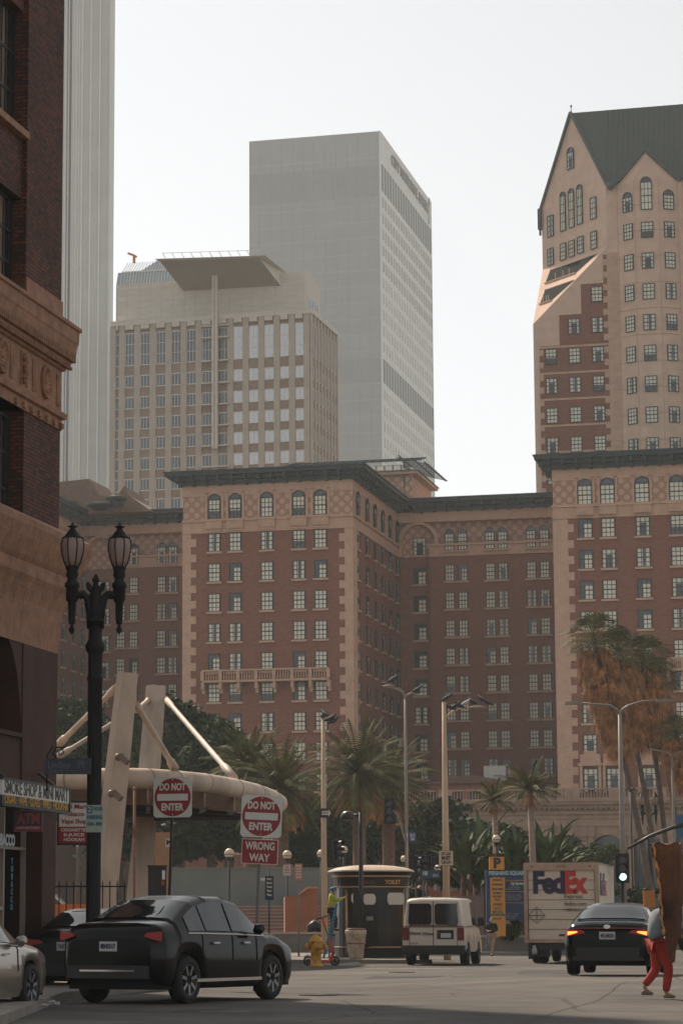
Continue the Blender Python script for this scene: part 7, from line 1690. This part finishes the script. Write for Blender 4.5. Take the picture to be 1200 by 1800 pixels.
J = dict(STAND); J.update(wril=(-.10,.42,1.30), elbl=(-.22,.22,1.22), wrir=(.12,.42,1.34), elbr=(.24,.22,1.24), head=(0,.10,1.60), knel=(-.10,.18,.60), ankl=(-.10,.16,.25), toel=(-.10,.30,.20))
wk = person((gx(582,91.6),91.6,gz(1600,91.6)-1.0+.12), -1.5, J, 'worker in a yellow green shirt and teal cap standing on the blue ladder', (hiv, nvt, blj, skinm, hairk), None, scale=.98)
skin('cap', {'a': (0,.08,1.68,.10,.11), 'b': (0,.19,1.655,.05,.02), 'c': (0,.0,1.60,.08)}, [('a','b'),('a','c')], flat('teal_cap', (.03,.14,.17), .7), wk, 2)
# woman in red trousers, walking to the right with her face hidden by the bundle
k = ppm(43.6); WX = gx(1156,43.6)
J = dict(pelvis=(0,0,.93), chest=(-.02,-.07,1.24), neck=(-.0,.06,1.43), head=(0,.16,1.56), shol=(-.16,-.01,1.36), shor=(.16,.0,1.36), elbl=(-.20,.28,1.22), elbr=(.20,.28,1.20), wril=(-.10,.50,1.32), wrir=(.12,.48,1.25), hipl=(-.09,0,.88), hipr=(.09,0,.88), knel=(-.09,-.02,.47), kner=(.09,.13,.48), ankl=(-.10,-.24,.20), ankr=(.10,.06,.09), toel=(-.10,-.14,.08), toer=(.10,.22,.035))
wo = person((WX,43.6,gh(WX,43.6)), -1.35, J, 'woman in a grey hooded top and red trousers walking right, her head behind the bundle', (gryh, redt, shoe_t, skinm, hairb), .22, bulk=1.38, lb=1.22)
skin('hood', {'a': (0,.02,1.42,.10,.07), 'b': (0,-.05,1.32,.09,.05)}, [('a','b')], gryh, wo, 2)
J = dict(STAND); J.update(wril=(-.1,.35,1.25), elbl=(-.24,.12,1.15), knel=(-.1,.10,.5), ankl=(-.1,.05,.09), toel=(-.1,.2,.035))
sx2 = gx(1209,43.2); person((sx2,43.2,gh(sx2,43.2)), -1.2, J, 'person in a blue jacket and dark trousers cut by the right edge of the picture', (blueh, drkt, shoe_t, skinm, hairk), None, scale=1.02)
# tall brown bundle they carry
bd = 43.0; bxx = gx(1172,bd); bo = empty('draped_bundle', (bxx,bd,0), 0, 'tall dark brown blanket bundle held upright in front of the woman in red trousers', 'bundle')
cl = mat('brown_blanket', (.050,.022,.012), .8, .6, 2.2, col2=(.17,.06,.018), bump=.5, bscale=7, stretch=(1,1,.45)); k = ppm(bd)
prof = [(1483,-25,27),(1492,-27,28),(1503,-24,29),(1515,-17,29),(1535,-15,29),(1560,-14,28),(1585,-12,27),(1605,-12,26),(1620,-9,24),(1640,-5,23),(1655,-4,18),(1668,0,14),(1690,4,12)]
b = MB(); b.smooth = True; rg = []; N = 40
for i in range(len(prof)*4-3):
    t = i/4; j = min(int(t), len(prof)-2); f = t-j; yy, xl, xr = [prof[j][q]+(prof[j+1][q]-prof[j][q])*f for q in range(3)]
    cx_, rx_ = (xl+xr)/2/k, (xr-xl)/2/k; z = gz(yy,bd); row = []
    for a_ in range(N):
        th = 2*math.pi*a_/N; fo = 1+.07*math.sin(th*7+i*.11+math.sin(i*.3))+.035*math.sin(th*13-i*.19)+.02*math.sin(i*.9+th*3)+.02*math.sin(th*23+i*.05); row.append(b.pt((cx_+rx_*fo*math.cos(th), .62*rx_*fo*math.sin(th), z+.02*math.sin(th*5+i))))
    rg.append(row)
for i in range(len(rg)-1):
    for a_ in range(N): b.face((rg[i][a_],rg[i+1][a_],rg[i+1][(a_+1)%N],rg[i][(a_+1)%N]))
b.face(rg[0][::-1]); b.face(rg[-1]); b.build('blanket', cl, bo)
b = MB(); b.smooth = True  # sun on the bundle's left rim, painted as an orange strip
pts = [Vector(((-23+ (i*.9))/k if i < 8 else (-15+.35*(i-8))/k, -.10, gz(1487+i*6,bd))) for i in range(27)]
b.tube([p+Vector((.012*math.sin(i*1.1)+.008*math.sin(i*2.9),0,0)) for i, p in enumerate(pts)], [.018+.008*math.sin(i*1.3)+.005*math.sin(i*3.1) for i in range(27)], 7); b.build('sunlit_edge', mat('orange_rim_light', (.45,.20,.07), .8, .4, 9), bo)
p = at(1141,1580,44.6); b = MB(); b.box(-.10,.10,0,.05,-.14,.14); tag(b.build('orange_board', flat('orange_card', (.42,.17,.05), .7), None, p, .3), 'small orange board held behind the woman in the grey hooded top', 'board')
